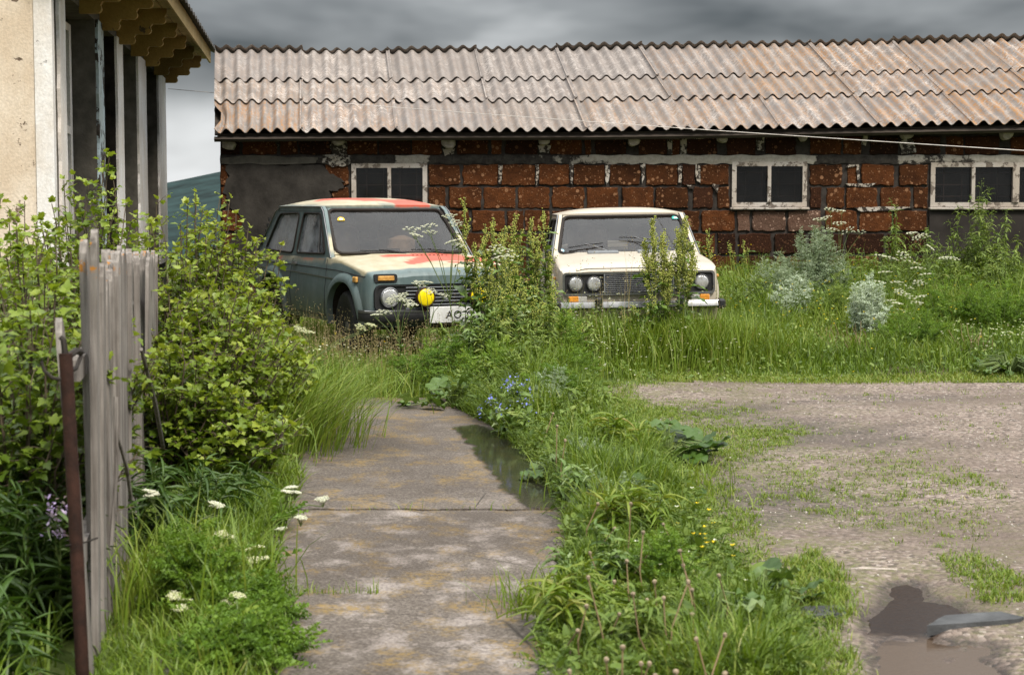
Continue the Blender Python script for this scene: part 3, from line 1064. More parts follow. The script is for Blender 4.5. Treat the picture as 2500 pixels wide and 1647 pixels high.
# windows
for wi, (a, b_, c, d) in enumerate(WINS):
    fw = 11
    oA, oB = wp(a, d), wp(c, b_)
    ia, ib = wp(a + fw, d - fw), wp(c - fw, b_ + fw)
    mb = MB()
    mb.plate([[(oA.x, oA.z), (oB.x, oA.z), (oB.x, oB.z), (oA.x, oB.z)], [(ia.x, ia.z), (ib.x, ia.z), (ib.x, ib.z), (ia.x, ib.z)]], lambda p, q: (p, YW - .035, q), .09, (0, -1, 0))
    win = mb.build('window', M['frame'], shed, world=True)
    tag(win, ['window with two panes behind the roof of the patchwork car', 'small two-pane window right of the cream sedan', 'wide window at the right edge with barred panes'][wi])
    mul = [951] if wi == 0 else [1877] if wi == 1 else [2374, 2478, 2560]
    edges = [a + fw - 2] + mul + [c - fw + 2]
    for mpx in mul:
        p = wp(mpx, (b_ + d) / 2)
        mb = MB(); mb.box((p.x, YW - .028, (ia.z + ib.z) / 2), (.045 if mpx != 2478 else .085, .06, ib.z - ia.z - .002))
        mb.build('mullion', M['frame'], win)
    for k in range(len(edges) - 1):
        p0, p1 = wp(edges[k] + 2, d - fw + 1), wp(edges[k + 1] - 2, b_ + fw - 1)
        mb = MB(); mb.box(((p0.x + p1.x) / 2, YW + .004, (p0.z + p1.z) / 2), (p1.x - p0.x, .005, p1.z - p0.z)); mb.f = mb.f[2:3]; mb.m = mb.m[2:3]
        mb.build('pane', M['pane'], win)
    mb = MB()
    nb_ = 4 if wi < 2 else 7
    for k in range(nb_):
        x = ia.x + (ib.x - ia.x) * (k + .6) / nb_
        mb.tube([(x, YW + .09, ia.z), (x, YW + .09, ib.z)], .007, 5)
    for k in range(3):
        z = ia.z + (ib.z - ia.z) * (k + .5) / 3
        mb.tube([(ia.x, YW + .095, z), (ib.x, YW + .095, z)], .007, 5)
    mb.build('grille', M['rust'], win)
    # added dark panel standing for the shade of the room
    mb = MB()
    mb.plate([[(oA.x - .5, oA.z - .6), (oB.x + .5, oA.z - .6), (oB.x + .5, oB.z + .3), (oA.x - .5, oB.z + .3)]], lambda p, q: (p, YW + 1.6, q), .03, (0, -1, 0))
    mb.build('dark_panel', M['dark_in'], win)
    mb = MB(); s0, s1 = wp(a - 4, d + 7), wp(c + 4, d + 1)
    mb.cbox(((s0.x + s1.x) / 2, YW - .04, (s0.z + s1.z) / 2), (s1.x - s0.x, .09, s1.z - s0.z), .008)
    mb.build('sill', M['frame'] if wi else M['rough_conc'], win)

# rafter ends and eave board
for (px, py, r_) in ((828, 343, 14), (1096, 347, 17), (1328, 342, 14), (1546, 344, 14), (1762, 338, 12), (1958, 334, 11), (2210, 327, 14), (2452, 328, 14), (2690, 326, 14)):
    p = wp(px, py); rad = r_ / 183.0
    mb = MB()
    ph = random.uniform(0, 6)
    mb.lathe([(rad * .2, .0), (rad * .86, .004), (rad, .02), (rad * 1.02, .3)], 14, Matrix.Translation((p.x, YW - .17, p.z)) @ Matrix.Rotation(-PI / 2, 4, 'X'), 0, lambda i, k: .007 * math.sin(3 * k / 14 * 2 * PI + ph))
    mb.build('rafter_end', M['logend'], shed, smooth=True, world=True)
mb = MB()
p = wp(560, 352)
mb.lathe([(.05, -.02), (.09, 0), (.10, .25)], 7, Matrix.Translation((p.x, YW - .12, p.z)) @ Matrix.Rotation(-PI / 2, 4, 'X'), 0, lambda i, k: random.uniform(-.025, .02))
tag(mb.build('rafter_end', M['logend'], shed, world=True), 'broken splintered rafter end at the left corner of the shed')

# roof: eave line, ridge line and the sheets between them
YE, YR = 23.16, 26.15
SE = [523, 735, 968, 1203, 1433, 1679, 1900, 2143, 2368, 2600, 2835, 3070]
SR = [525, 735, 945, 1160, 1357, 1563, 1770, 1975, 2178, 2385, 2592, 2800]


def yeave(px):
    return float(np.interp(px, [520, 1000, 1500, 2000, 2500, 3070], [324, 320, 319, 311, 301, 292]))


def yridge(px):
    return float(np.interp(px, [520, 950, 1560, 2000, 2500, 2800], [127, 129, 119, 110, 99, 93]))


def rpt(s_, v_):
    """s_: sheet number + fraction; v_: 0 eave, 1 ridge"""
    pe = float(np.interp(s_, range(len(SE)), SE)); pr = float(np.interp(s_, range(len(SR)), SR))
    a, b_ = at(pe, yeave(pe), YE), at(pr, yridge(pr), YR)
    return a.lerp(b_, v_)


deck = MB()
ND = 11
rows = [[rpt(i, v_) - Vector((0, -.02, .075)) for i in range(ND + 1)] for v_ in (0.03, .5, .985)]
deck.grid(rows)
rows2 = [[rpt(i, 1) - Vector((0, -.02, .075)) + Vector((0, q * 3.3, -q * 1.45)) for i in range(ND + 1)] for q in (.01, .5, 1)]
deck.grid(rows2)
for v_ in (.02, .35, .62, .97):
    deck.tube([rpt(i, v_) - Vector((0, 0, .11)) for i in range(ND + 1)], .035, 4)
roof = deck.build('roof', M['darkwood'], shed, world=True)
UPN = Vector((0, -math.sin(R(24)), math.cos(R(24))))
VB = [(-.004, .375), (.335, .635), (.595, 1.0)]


def corr(name, P, nw, amp, thick, rust, parent, ph=0.0, lift=(0, 0), tear=None, segv=4):
    """corrugated sheet over the patch P(u,v)"""
    per = 8
    nu = nw * per + 1
    top = []; uvs = []; rs = []
    r0 = random.uniform(-.3, .3)
    for j in range(segv + 1):
        v_ = j / segv
        row = []
        for i in range(nu):
            u = i / (nu - 1)
            p = P(u, v_)
            h_ = amp * math.cos(2 * PI * (u * nw) + ph) + lift[0] * (1 - v_) + lift[1] * v_
            q = p + UPN * h_
            if tear and u < tear[0]:
                q = P(u + (tear[0] - u) * max(0, 1 - abs(v_ - tear[1]) * 3.5) * .9, v_) + UPN * h_
            row.append(q)
            uvs.append((u * nw * .18 * 4, v_ * 2.4)); rs.append(rust(u, v_))
        top.append(row)
    bot = [[q - UPN * thick for q in row] for row in top]
    nr, nc = len(top), nu
    V = np.array([list(q) for row in top + bot for q in row])
    ii = np.arange(nr * nc).reshape(nr, nc)
    q1 = np.stack([ii[:-1, :-1], ii[:-1, 1:], ii[1:, 1:], ii[1:, :-1]], -1).reshape(-1, 4)
    o = nr * nc
    q2 = q1[:, ::-1] + o
    e1 = np.stack([ii[0, 1:], ii[0, :-1], ii[0, :-1] + o, ii[0, 1:] + o], -1)
    e2 = np.stack([ii[-1, :-1], ii[-1, 1:], ii[-1, 1:] + o, ii[-1, :-1] + o], -1)
    e3 = np.stack([ii[:-1, 0], ii[1:, 0], ii[1:, 0] + o, ii[:-1, 0] + o], -1)
    e4 = np.stack([ii[1:, -1], ii[:-1, -1], ii[:-1, -1] + o, ii[1:, -1] + o], -1)
    ob = npmesh(name, V, [np.concatenate([q1, q2, e1, e2, e3, e4])], M['sheet'], parent, {'rust': rs + rs})
    me = ob.data
    uvl = me.uv_layers.new(name='UVMap')
    li = np.empty(len(me.loops), np.int32); me.loops.foreach_get('vertex_index', li)
    uva = np.array(uvs + uvs, np.float32)
    uvl.data.foreach_set('uv', uva[li].ravel())
    me.set_sharp_from_angle(angle=R(50))
    return ob


for c in range(ND):
    for r_ in range(3):
        v0, v1 = VB[r_]
        v0 += random.uniform(-.004, .004)
        sk = random.uniform(-.012, .012)
        px = SE[c]
        rl = float(np.interp(px, [500, 700, 1100, 1500, 1900, 2300], [(.2, .35, .95)[2 - r_], (.1, .25, .6)[2 - r_], .1, (.05, .15, .55)[2 - r_], .6, .8]))
        rl *= random.uniform(.7, 1.2)
        P = (lambda c, v0, v1, sk: lambda u, v_: rpt(c - .012 + sk + u * 1.03, v0 + (v1 - v0) * v_) + UPN * (.012 * u))(c, v0, v1, sk)
        corr('roof_sheet', P, 7, .034, .007, (lambda rl: lambda u, v_: rl)(rl), roof, random.uniform(-.2, .2), (.026 + .012 * (r_ > 0), .006), (.16, .38) if (c == 0 and r_ == 0) else None)
    # rear slope: its sheets stand a little proud of the ridge
    dy = random.uniform(-.01, .03)
    P = (lambda c, dy: lambda u, v_: rpt(c + u * 1.02, 1.0) + Vector((0, -.05 + 3.35 * v_, .055 + dy - 1.45 * v_)))(c, dy)
    corr('roof_sheet', P, 7, .028, .008, lambda u, v_: .2, roof, random.uniform(0, .8), (0, 0), None, 1)
mb = MB()
for k, (a, b_) in enumerate(((531, 1508), (1510, 2170), (2172, XR))):
    p0, p1 = at(a, yeave(a) + 10, YE + .12), at(b_, yeave(b_) + 10, YE + .12)
    mb = MB()
    d_ = p1 - p0
    mid = (p0 + p1) / 2
    mb.box(mid + Vector((0, .003 * k, -.004 * k)), (d_.length, .03, .075), Matrix.Rotation(-math.atan2(d_.z, d_.x), 3, 'Y'))
    mb.build('eave_board', M['darkwood'], shed, world=True)

# ============================================================ plastered house, left
XF = lambda Y: -4.03 - .1163 * (Y - 15.6)
NH = Vector((.9933, .1155, 0)); UH = Vector((-.1155, .9933, 0))
house = thing('plaster_house', 'cream plastered house with white piers and ochre scalloped eaves at left edge', 'house', (XF(18) - 2, 18, 0))


def fp(Y, out, z):
    return Vector((XF(Y), Y, z)) + NH * out


def hbox(mb, Y0, Y1, o0, o1, z0, z1, mi=0):
    vs = [fp(Y, o, z) for Y in (Y0, Y1) for o in (o0, o1) for z in (z0, z1)]
    mb.add(vs, [(0, 1, 3, 2), (4, 6, 7, 5), (0, 4, 5, 1), (2, 3, 7, 6), (0, 2, 6, 4), (1, 5, 7, 3)], mi)


mb = MB(); hbox(mb, 15.585, 15.9, -5.2, -.045, -.1, 4.4); mb.build('wall', M['plaster'], house, world=True)
mb = MB(); hbox(mb, 15.57, 15.72, -.155, -.0, -.1, 4.4); mb.build('corner_pilaster', M['white_col'], house, world=True)
mb = MB()
hbox(mb, 15.91, 28, -5.2, -.42, -.1, 4.3)
hbox(mb, 15.95, 27.98, -.42, -.02, -.1, .75)
hbox(mb, 15.95, 27.98, -.42, -.015, 3.56, 4.3)
mb.build('wall', M['rough_conc'], house, world=True)
for k, (a, b_, wd) in enumerate(((15.93, 16.38, 0), (18.9, 19.45, 1), (20.8, 21.5, 2), (23.4, 24.6, 0), (26.6, 27.99, 0))):
    mb = MB()
    hbox(mb, a, b_, -.30, -.02, .7, 3.575)
    pil = mb.build('pier', M['black_stone'] if k == 2 else M['rough_conc'], house, world=True)
    rr = random.Random(k)
    pts = []
    nseg = 22
    lo = [(a + rr.uniform(.0, .05), .7 + 2.87 * i / nseg) for i in range(nseg + 1)]
    hi = [(b_ - rr.uniform(.0, .02), 3.57 - 2.87 * i / nseg) for i in range(nseg + 1)]
    mb = MB(); mb.plate([lo + hi], lambda p, q: fp(p, .012, q), .03, tuple(NH))
    mb.build('painted_face', M['blue_col'] if k == 1 else M['white_col'], pil)
# tall window in the first opening, dark boarding in the others
mb = MB()
for (a, b_, z0, z1) in ((16.5, 16.62, .8, 3.5), (17.55, 17.65, .8, 3.5), (18.70, 18.86, .8, 3.5)):
    hbox(mb, a, b_, -.33, -.26, z0, z1)
for z in (.8, 2.35, 3.42):
    hbox(mb, 16.62, 18.70, -.328, -.262, z, z + .08)
win = mb.build('window', M['white_col'], house, world=True)
mb = MB(); hbox(mb, 16.6, 18.7, -.30, -.295, .85, 3.45); mb.build('pane', M['pane'], win)
mb = MB(); hbox(mb, 19.45, 20.8, -.40, -.28, .75, 3.56); mb.build('stone_infill', M['black_stone'], house, world=True)
mb = MB(); hbox(mb, 21.5, 23.4, -.41, -.30, .75, 3.56); hbox(mb, 24.6, 26.6, -.41, -.30, .75, 3.56); mb.build('board_infill', M['darkwood'], house, world=True)
# eaves
ZS = 3.92
rng_b = [15.9 + 1.72 * k for k in range(8)]
for k, Y in enumerate(rng_b):
    pr = [(-.02, ZS), (-.02, 3.50)]
    # three scallops climbing outwards
    for (ox, oz, ln, dp) in ((.0, 3.50, .20, 0), (.20, 3.62, .19, 0), (.39, 3.74, .17, 0)):
        pr.append((ox + .012, oz))
        for q in range(6):
            tt = R(90) * q / 5
            pr.append((ox + ln - .05 + .05 * math.sin(tt), oz + .05 - .05 * math.cos(tt)))
        pr.append((ox + ln - .012, oz + .085))
    pr += [(.57, 3.86), (.57, ZS)]
    mb = MB()
    mb.plate([pr], lambda o, z: fp(Y, o, z), .11, tuple(-UH))
    mb.build('eave_bracket', M['ochre'], house, world=True)
for k in range(5):
    mb = MB(); hbox(mb, 15.2, 28.5, .01 + k * .13, .125 + k * .13, ZS, ZS + .02); mb.build('soffit_board', M['soffit'], house, world=True)
mb = MB(); hbox(mb, 15.18, 28.55, .662, .69, ZS - .06, ZS + .14); mb.build('fascia', M['soffit'], house, world=True)
mb = MB()
rows = []
for q in range(3):
    row = []
    for i in range(90):
        Y = 15.0 + (28.75 - 15.0) * i / 89
        o_ = .78 - 2.6 * q
        row.append(fp(Y, o_, ZS + .15 + 1.25 * q + .022 * math.sin(i * 2.1)))
    rows.append(row)
mb.grid(rows)
mb.grid([[p - Vector((0, 0, .035)) for p in row] for row in rows])
mb.grid([rows[0], [p - Vector((0, 0, .035)) for p in rows[0]]])
mb.build('roof', M['roofedge'], house, world=True)

# ============================================================ cord across the yard
pts = []
A, B = at(411, 217, 27.9), at(2760, 384, 15.0)
for k in range(40):
    t_ = k / 39
    p = A.lerp(B, t_); p.z -= .10 * 4 * t_ * (1 - t_) * .35
    pts.append(p)
mb = MB(); mb.tube(pts, .0042, 5)
tag(mb.build('washing_line', M['wire'], smooth=True), 'thin pale cord strung from the house corner across the shed', 'cord')

# ============================================================ picket fence and iron post
fence = thing('picket_fence', 'grey weathered leaning picket fence overgrown by bushes', 'fence', (-1.8, 8, 0))
FX = lambda Y: -1.46 - .158 * (Y - 6.0)
rr = random.Random(12)
ysl = []
y = 6.06
while y < 11.6:
    ysl.append(y); y += rr.uniform(.105, .135)
for k, y in enumerate(ysl):
    if k == 0: top = 1.12
    elif k == 1: top = 1.24
    elif k in (2, 3): top = 1.55 - .04 * (k - 2)
    elif k == 4: top = 1.42
    elif k in (5, 6): top = 1.33
    else: top = float(np.interp(y, [7, 7.5, 8.3, 9.5, 11.6], [1.33, 1.43, 1.42, 1.36, 1.30])) + rr.uniform(-.02, .025)
    wd = rr.uniform(.095, .118); th = rr.uniform(.020, .030)
    yawp = math.atan2(1, -.158) + rr.uniform(-.12, .10)
    lean = rr.uniform(-.022, .022) + (.055 if k < 2 else .0)
    prof = [(-wd / 2, -.25), (wd / 2, -.25), (wd / 2 * rr.uniform(.9, 1), top - .10), (wd * .38, top - .05), (wd * .2, top - .012), (0, top), (-wd * .22, top - .014), (-wd * .40, top - .05), (-wd / 2 * rr.uniform(.92, 1), top - .11)]
    ux, uy = math.cos(yawp), math.sin(yawp)
    nx_, ny_ = uy, -ux
    bx = FX(y) + rr.uniform(-.012, .012)
    mb = MB()
    mb.plate([prof], lambda a, z: (bx + ux * a + nx_ * lean * -z * 1.2, y + uy * a, z), th, (nx_, ny_, 0))
    mb.build('picket', M['oldwood'], fence, world=True)
for z in (.42, 1.08):
    mb = MB()
    a, b_ = Vector((FX(6.1) - .05, 6.1, z)), Vector((FX(11.6) - .05, 11.6, z - .04))
    d_ = b_ - a
    mb.box((a + b_) / 2, (.045, d_.length, .075), Matrix.Rotation(-math.atan2(d_.x, d_.y), 3, 'Z'))
    mb.build('rail', M['oldwood'], fence, world=True)
for (p0, p1, y0_, y1_, r0_) in (((283, 968), (268, 1330), 6.7, 6.65, .011), ((345, 852), (398, 1090), 8.0, 9.6, .012), ((285, 1060), (320, 1215), 6.72, 7.1, .008)):
    mb = MB()
    a, b_ = at(*p0, y0_), at(*p1, y1_)
    a.x = max(a.x, FX(a.y) + .03); b_.x = max(b_.x, FX(b_.y) + .03)
    m_ = (a + b_) / 2 + Vector((.01, 0, 0))
    mb.tube([a, m_, b_], [r0_ * .7, r0_, r0_], 6)
    mb.build('brace_stick', M['oldwood'], fence, world=True)

post = thing('iron_post', 'rusty iron post with hook in front of the picket fence', 'post', (at(208, 1700, 5.9).x, 5.9, 0))
top_, bot_ = at(160, 862, 5.9), at(208, 1715, 5.9)
bot_.z -= .2
mb = MB(); mb.tube([bot_, top_.lerp(bot_, .5) + Vector((.004, 0, 0)), top_], .0235, 12); mb.build('pipe', M['rust'], post, True, world=True)
mb = MB(); mb.tube([top_ - Vector((0, 0, .02)), top_ + Vector((-.006, 0, .045)), at(147, 822, 5.9)], [.012, .0105, .009], 8); mb.build('rod', M['darkiron'], post, True, world=True)
mb = MB(); mb.tube([at(148, 926, 5.87), at(128, 922, 5.86), at(108, 905, 5.86), at(101, 882, 5.86), at(102, 874, 5.86)], [.007, .007, .006, .006, .005], 7); mb.build('hook', M['darkiron'], post, True, world=True)
mb = MB(); mb.tube([at(168, 868, 5.93), at(186, 856, 6.0), at(198, 860, 6.05)], .012, 6); mb.tube([at(172, 905, 5.93), at(186, 898, 5.97), at(198, 868, 6.05)], .008, 6); mb.build('bracket', M['darkiron'], post, True, world=True)
mb = MB(); mb.tube([at(160, 1331, 5.86), at(200, 1325, 5.93), at(238, 1312, 6.0)], .0035, 5); mb.build('wire_tie', M['darkiron'], post, True, world=True)

# ============================================================ small hard things on the ground
st = thing('timber_stub', 'short brown timber stub half hidden in bushes beside the path', 'post', tuple(gp(668, 1140)[:2]) + (0,))
b0 = gp(668, 1140)
mb = MB(); mb.cbox((b0.x, b0.y, .12), (.05, .05, .26), .006); mb.build('stump', M['logend'], st, world=True)
mb = MB(); mb.cbox((b0.x + .045, b0.y + .03, .15), (.03, .03, .34), .004); mb.build('stake', M['darkwood'], st, world=True)

pts = jag(gpoly([(1886, 1512), (1935, 1494), (2040, 1489), (2060, 1496), (2064, 1512), (1990, 1516)]), .006, 3, 5)
mb = MB(); mb.plate([pts], lambda a, b_: (a, b_, .024), .05, (0, 0, 1))
tag(mb.build('stone_slab', M['stone']), 'flat grey stone sunk flush in the grass left of the puddle', 'stone')
sp = gpoly([(2262, 1526), (2308, 1501), (2440, 1491), (2498, 1504), (2486, 1510)], .036)
pts = jag(sp, .005, 3, 6)
mb = MB()
mb.plate([pts], lambda a, b_: (a, b_, .036), .04, (0, 0, 1))
tag(mb.build('stone_slab', M['stone']), 'raised grey stone slab lying at the edge of the brown puddle', 'stone')
a, b_ = gp(2058, 1390, .012), gp(2190, 1390, .02)
mb = MB(); mb.tube([a, a.lerp(b_, .35) + Vector((0, .012, .004)), b_], [.003, .007, .006], 6)
tag(mb.build('dry_stick', M['logend']), 'dry pale stick lying on the gravel above the puddle', 'stick')
# ============================================================ cars
def m_paint_patch():
    """grey-teal paint gone cream and red on the upper faces ('cream' and 'red' are where that paint is)"""
    m, t, b = newmat('faded_patchwork_paint')
    v = ocoord(t)
    teal = ramp(t, noise(t, v, 3.0, 5, .6), [(.3, (.080, .122, .126)), (.7, (.130, .178, .180))])
    st = noise(t, ocoord(t, (5, 5, .8)), 3, 4, .6)
    teal = mixc(t, ramp(t, st, [(.5, 0.0), (.75, .5)]), teal, (.20, .24, .235))
    ac = nd(t, 'ShaderNodeAttribute', attribute_name='cream').outputs['Fac']
    ar = nd(t, 'ShaderNodeAttribute', attribute_name='red').outputs['Fac']
    n1 = noise(t, v, 7, 5, .65)
    cm = ramp(t, mth(t, 'ADD', ac, mth(t, 'MULTIPLY_ADD', n1, .6, -.3)), [(.25, 0.0), (.75, 1.0)])
    c = mixc(t, cm, teal, ramp(t, n1, [(.3, (.38, .33, .20)), (.7, (.50, .45, .33))]))
    rm = ramp(t, mth(t, 'ADD', ar, mth(t, 'MULTIPLY_ADD', n1, .9, -.45)), [(.30, 0.0), (.66, 1.0)])
    c = mixc(t, mth(t, 'MULTIPLY', rm, .90), c, ramp(t, n1, [(.3, (.48, .038, .014)), (.7, (.58, .075, .035))]))
    ru = ramp(t, noise(t, v, 11, 7, .75), [(.66, 0.0), (.72, 1.0)])
    c = mixc(t, mth(t, 'MULTIPLY', ru, .8), c, (.06, .022, .012))
    z = nd(t, 'ShaderNodeSeparateXYZ', {0: ocoord(t)}).outputs[2]
    dirt = mth(t, 'MULTIPLY', ramp(t, z, [(.36, .8), (.72, 0.08)]), ramp(t, noise(t, v, 5, 6, .65), [(.35, .2), (.65, 1.0)]))
    c = mixc(t, dirt, c, (.12, .10, .07))
    n5 = noise(t, ocoord(t, (9, 9, 1.1)), 3, 5, .65)
    c = mixc(t, ramp(t, n5, [(.55, 0.0), (.72, .45)]), c, mixc(t, 1.0, c, (.55, .50, .45), 'MULTIPLY'))
    setc(t, b, c, mth(t, 'MULTIPLY_ADD', n1, .35, .28), 0, .45)
    return m


def m_paint(name, c, rust=.68, rough=.32):
    m, t, b = newmat(name)
    v = ocoord(t)
    cc = ramp(t, noise(t, v, 2.5, 5, .6), [(.3, tuple(x * .88 for x in c)), (.7, c)])
    z = nd(t, 'ShaderNodeSeparateXYZ', {0: ocoord(t)}).outputs[2]
    dirt = mth(t, 'MULTIPLY', ramp(t, z, [(.3, .75), (.62, 0.05)]), ramp(t, noise(t, v, 5, 6, .65), [(.35, .2), (.65, 1.0)]))
    cc = mixc(t, dirt, cc, (.26, .20, .13))
    ru = ramp(t, noise(t, v, 9, 7, .75), [(rust, 0.0), (rust + .05, 1.0)])
    setc(t, b, mixc(t, ru, cc, (.12, .045, .02)), rough, 0, .5)
    return m


M['patch'] = m_paint_patch()
M['cream_paint'] = m_paint('cream_car_paint', (.52, .46, .365), .70)
M['black_plastic'] = plain('black_plastic', (.016, .016, .017), .5, 0, .3, 10)
M['rubber'] = plain('tyre_rubber', (.018, .018, .018), .8, 0, .4, 14, .3)
M['seal'] = plain('perished_black_seal', (.020, .015, .012), .8, 0, .4, 14)
M['chrome'] = plain('dulled_chrome', (.24, .24, .24), .32, .9, .25, 9)
M['steel'] = plain('dirty_steel_rim', (.16, .15, .14), .6, .4, .4, 9)
M['wind'] = m_glass('dusty_windscreen', (.74, .72, .68), .030, (.34, .32, .30), 1.55)
M['sideglass'] = m_glass('pale_side_glass', (.40, .42, .43), .55, (.36, .375, .40), 1.5)  # pale blue-grey diffuse layer mixed heavily over the glass
M['amber'] = plain('amber_lens', (.62, .25, .03), .3, 0, .3, 30)
M['amber_faded'] = plain('faded_amber_lens', (.55, .30, .08), .4, 0, .35, 26, 0, .4, (.33, .15, .03))
M['clear_lens'] = plain('dirty_clear_lens', (.42, .41, .38), .3, .2, .3, 30)
M['yellow_lens'] = plain('yellow_lamp_glass', (.86, .68, .01), .18, 0, .18, 24)
M['interior'] = plain('dark_cabin_trim', (.022, .020, .018), .8, 0, .4, 6)
M['seatcloth'] = plain('brown_seat_cloth', (.17, .115, .075), .9, 0, .4, 8)
M['underside'] = plain('rusty_underside', (.022, .015, .011), .9, 0, .5, 8)
M['plate_white'] = plain('white_number_plate', (.72, .72, .70), .4, 0, .12, 10)
M['ink'] = plain('black_ink', (.015, .015, .018), .5)
M['sticker_y'] = plain('yellow_sticker', (.75, .48, .03), .5)
M['sticker_b'] = plain('pale_blue_sticker', (.30, .52, .62), .5)
M['sticker_t'] = plain('teal_sticker', (.03, .36, .30), .5)
M['white_sticker'] = plain('white_sticker', (.75, .76, .75), .5)
M['greyplastic'] = plain('faded_grey_plastic', (.16, .17, .18), .6, 0, .3, 9)


def m_lens():
    m, t, b = newmat('ribbed_headlamp_glass')
    v = ocoord(t)
    w_ = nd(t, 'ShaderNodeTexWave', {'Vector': v, 'Scale': 26.0, 'Distortion': 1.5}, bands_direction='Y')
    n1 = noise(t, v, 9, 4, .6)
    setc(t, b, ramp(t, n1, [(.3, (.28, .28, .28)), (.7, (.72, .72, .71))]), .16, .45, .6)
    bump(t, b, w_.outputs['Fac'], .35, .01)
    return m


M['lens'] = m_lens()


class Car:
    pass


def car_shell(cp, root, paint):
    """tub: sides with wheel arches, bonnet and rear deck, lofted along the length"""
    xs_ = []
    x = cp.xr
    while x < cp.xf - 1e-6:
        xs_.append(x); x += .045
    xs_ += [cp.xf - .05, cp.xf - .03, cp.xf - .015, cp.xf - .005, cp.xf]
    for ax in (cp.axf, cp.axr):
        for q in (-1, 1):
            xs_ += [ax + q * cp.ra, ax + q * (cp.ra - .012)]
    xs_ = sorted(set(round(v_, 4) for v_ in xs_))
    mb = MB(); cream = []; red = []
    rows = []
    for x in xs_:
        zl = cp.sill
        for ax in (cp.axf, cp.axr):
            d_ = abs(x - ax)
            if d_ < cp.ra:
                zl = max(zl, cp.zax + cp.ra * (1 - (d_ / cp.ra) ** 2.3) ** (1 / 2.3))
        zs = cp.shoulder(x)
        half = []
        for k in range(9):
            z = zl + (zs - zl) * k / 8
            half.append((cp.side(x, z), z))
        ys_ = half[-1][0]
        dz = cp.deck(x, 0.0)
        rd = cp.round
        for k in range(1, 4):
            a = k / 3 * PI / 2
            half.append((ys_ - rd * (1 - math.cos(a)), zs + (cp.deck(x, ys_ - rd) - zs) * math.sin(a)))
        ye = ys_ - rd
        for k in range(1, 11):
            y = ye * (1 - k / 10)
            half.append((y, cp.deck(x, y)))
        full = [(-y, z) for y, z in half] + [(y, z) for y, z in half[-2::-1]]
        rows.append([(x, y, z) for y, z in full])
    mb.grid(rows)
    # front and rear faces
    for xi, sg in ((len(rows) - 1, 1), (0, -1)):
        pts = rows[xi]
        n = len(pts)
        mb.add(list(pts), [(i, i + 1, n - 2 - i, n - 1 - i) for i in range((n - 1) // 2 - 0) if i + 1 < n - 2 - i])
    # open the deck where the cabin is
    kf = []
    for f_ in mb.f:
        c3 = [sum(mb.v[i][k] for i in f_) / len(f_) for k in range(3)]
        kf.append(not (cp.rear['xb'] + .14 < c3[0] < cp.front['xb'] - .14 and abs(c3[1]) < cp.yb - .085 and c3[2] > cp.zb - .08))
    mb.f = [f_ for f_, k in zip(mb.f, kf) if k]; mb.m = mb.m[:len(mb.f)]
    for p in mb.v:
        c_, r_ = cp.wear(*p)
        cream.append(c_); red.append(r_)
    return mb.build('body', paint, root, smooth=True, angle=38, attr={'cream': cream, 'red': red})


def arch_lip(cp, ax, sg, root, paint):
    mb = MB(); rows = []
    for k in range(25):
        a = PI * (k / 24) * 1.06 - .03 * PI
        ca, sa = math.cos(a), max(-.15, math.sin(a))
        row = []
        for (dr, out) in ((-.012, -.03), (-.008, .030), (.022, .036), (.055, .022), (.085, -.004)):
            rr_ = cp.ra + dr
            xx = ax + rr_ * math.copysign(abs(ca) ** (2 / 2.3), ca)
            zz = cp.zax + rr_ * (math.copysign(abs(sa) ** (2 / 2.3), sa))
            zz = max(zz, cp.sill - .02)
            row.append((xx, sg * (cp.side(xx, max(zz, cp.sill)) + out), zz))
        rows.append(row)
    mb.grid(rows)
    z0 = [0.0] * len(mb.v)
    mb.build('wheel_arch', paint, root, smooth=True, angle=50, attr={'cream': z0, 'red': z0})


def wheel(root, x, y, r_, wd, steer=0.0, flat=0.0):
    s = 1 if y > 0 else -1
    Mx = Matrix.Translation((x, y, r_ - flat)) @ Matrix.Rotation(steer, 4, 'Z') @ Matrix.Rotation(-s * PI / 2, 4, 'X')
    mb = MB()
    prof = [(r_ * .60, -wd * .38), (r_ * .72, -wd * .5), (r_ * .90, -wd * .52), (r_ * .975, -wd * .45), (r_, -wd * .30), (r_, -.10 * wd), (r_, .10 * wd), (r_, wd * .30), (r_ * .975, wd * .45), (r_ * .90, wd * .52), (r_ * .72, wd * .5), (r_ * .60, wd * .38)]
    mb.lathe(prof, 60, Mx, 0, lambda i, k: (-.012 if (k + (i % 2)) % 2 else .004) if 3 <= i <= 8 else 0)
    wr = mb.build('wheel', M['rubber'], root, smooth=True, angle=30)
    mb = MB()
    mb.lathe([(r_ * .60, wd * .36), (r_ * .56, wd * .30), (r_ * .50, wd * .16), (r_ * .40, wd * .18), (r_ * .30, wd * .26), (r_ * .18, wd * .30), (r_ * .13, wd * .42), (r_ * .02, wd * .44)], 24, Mx)
    mb.build('rim', M['steel'], wr, smooth=True, angle=40)


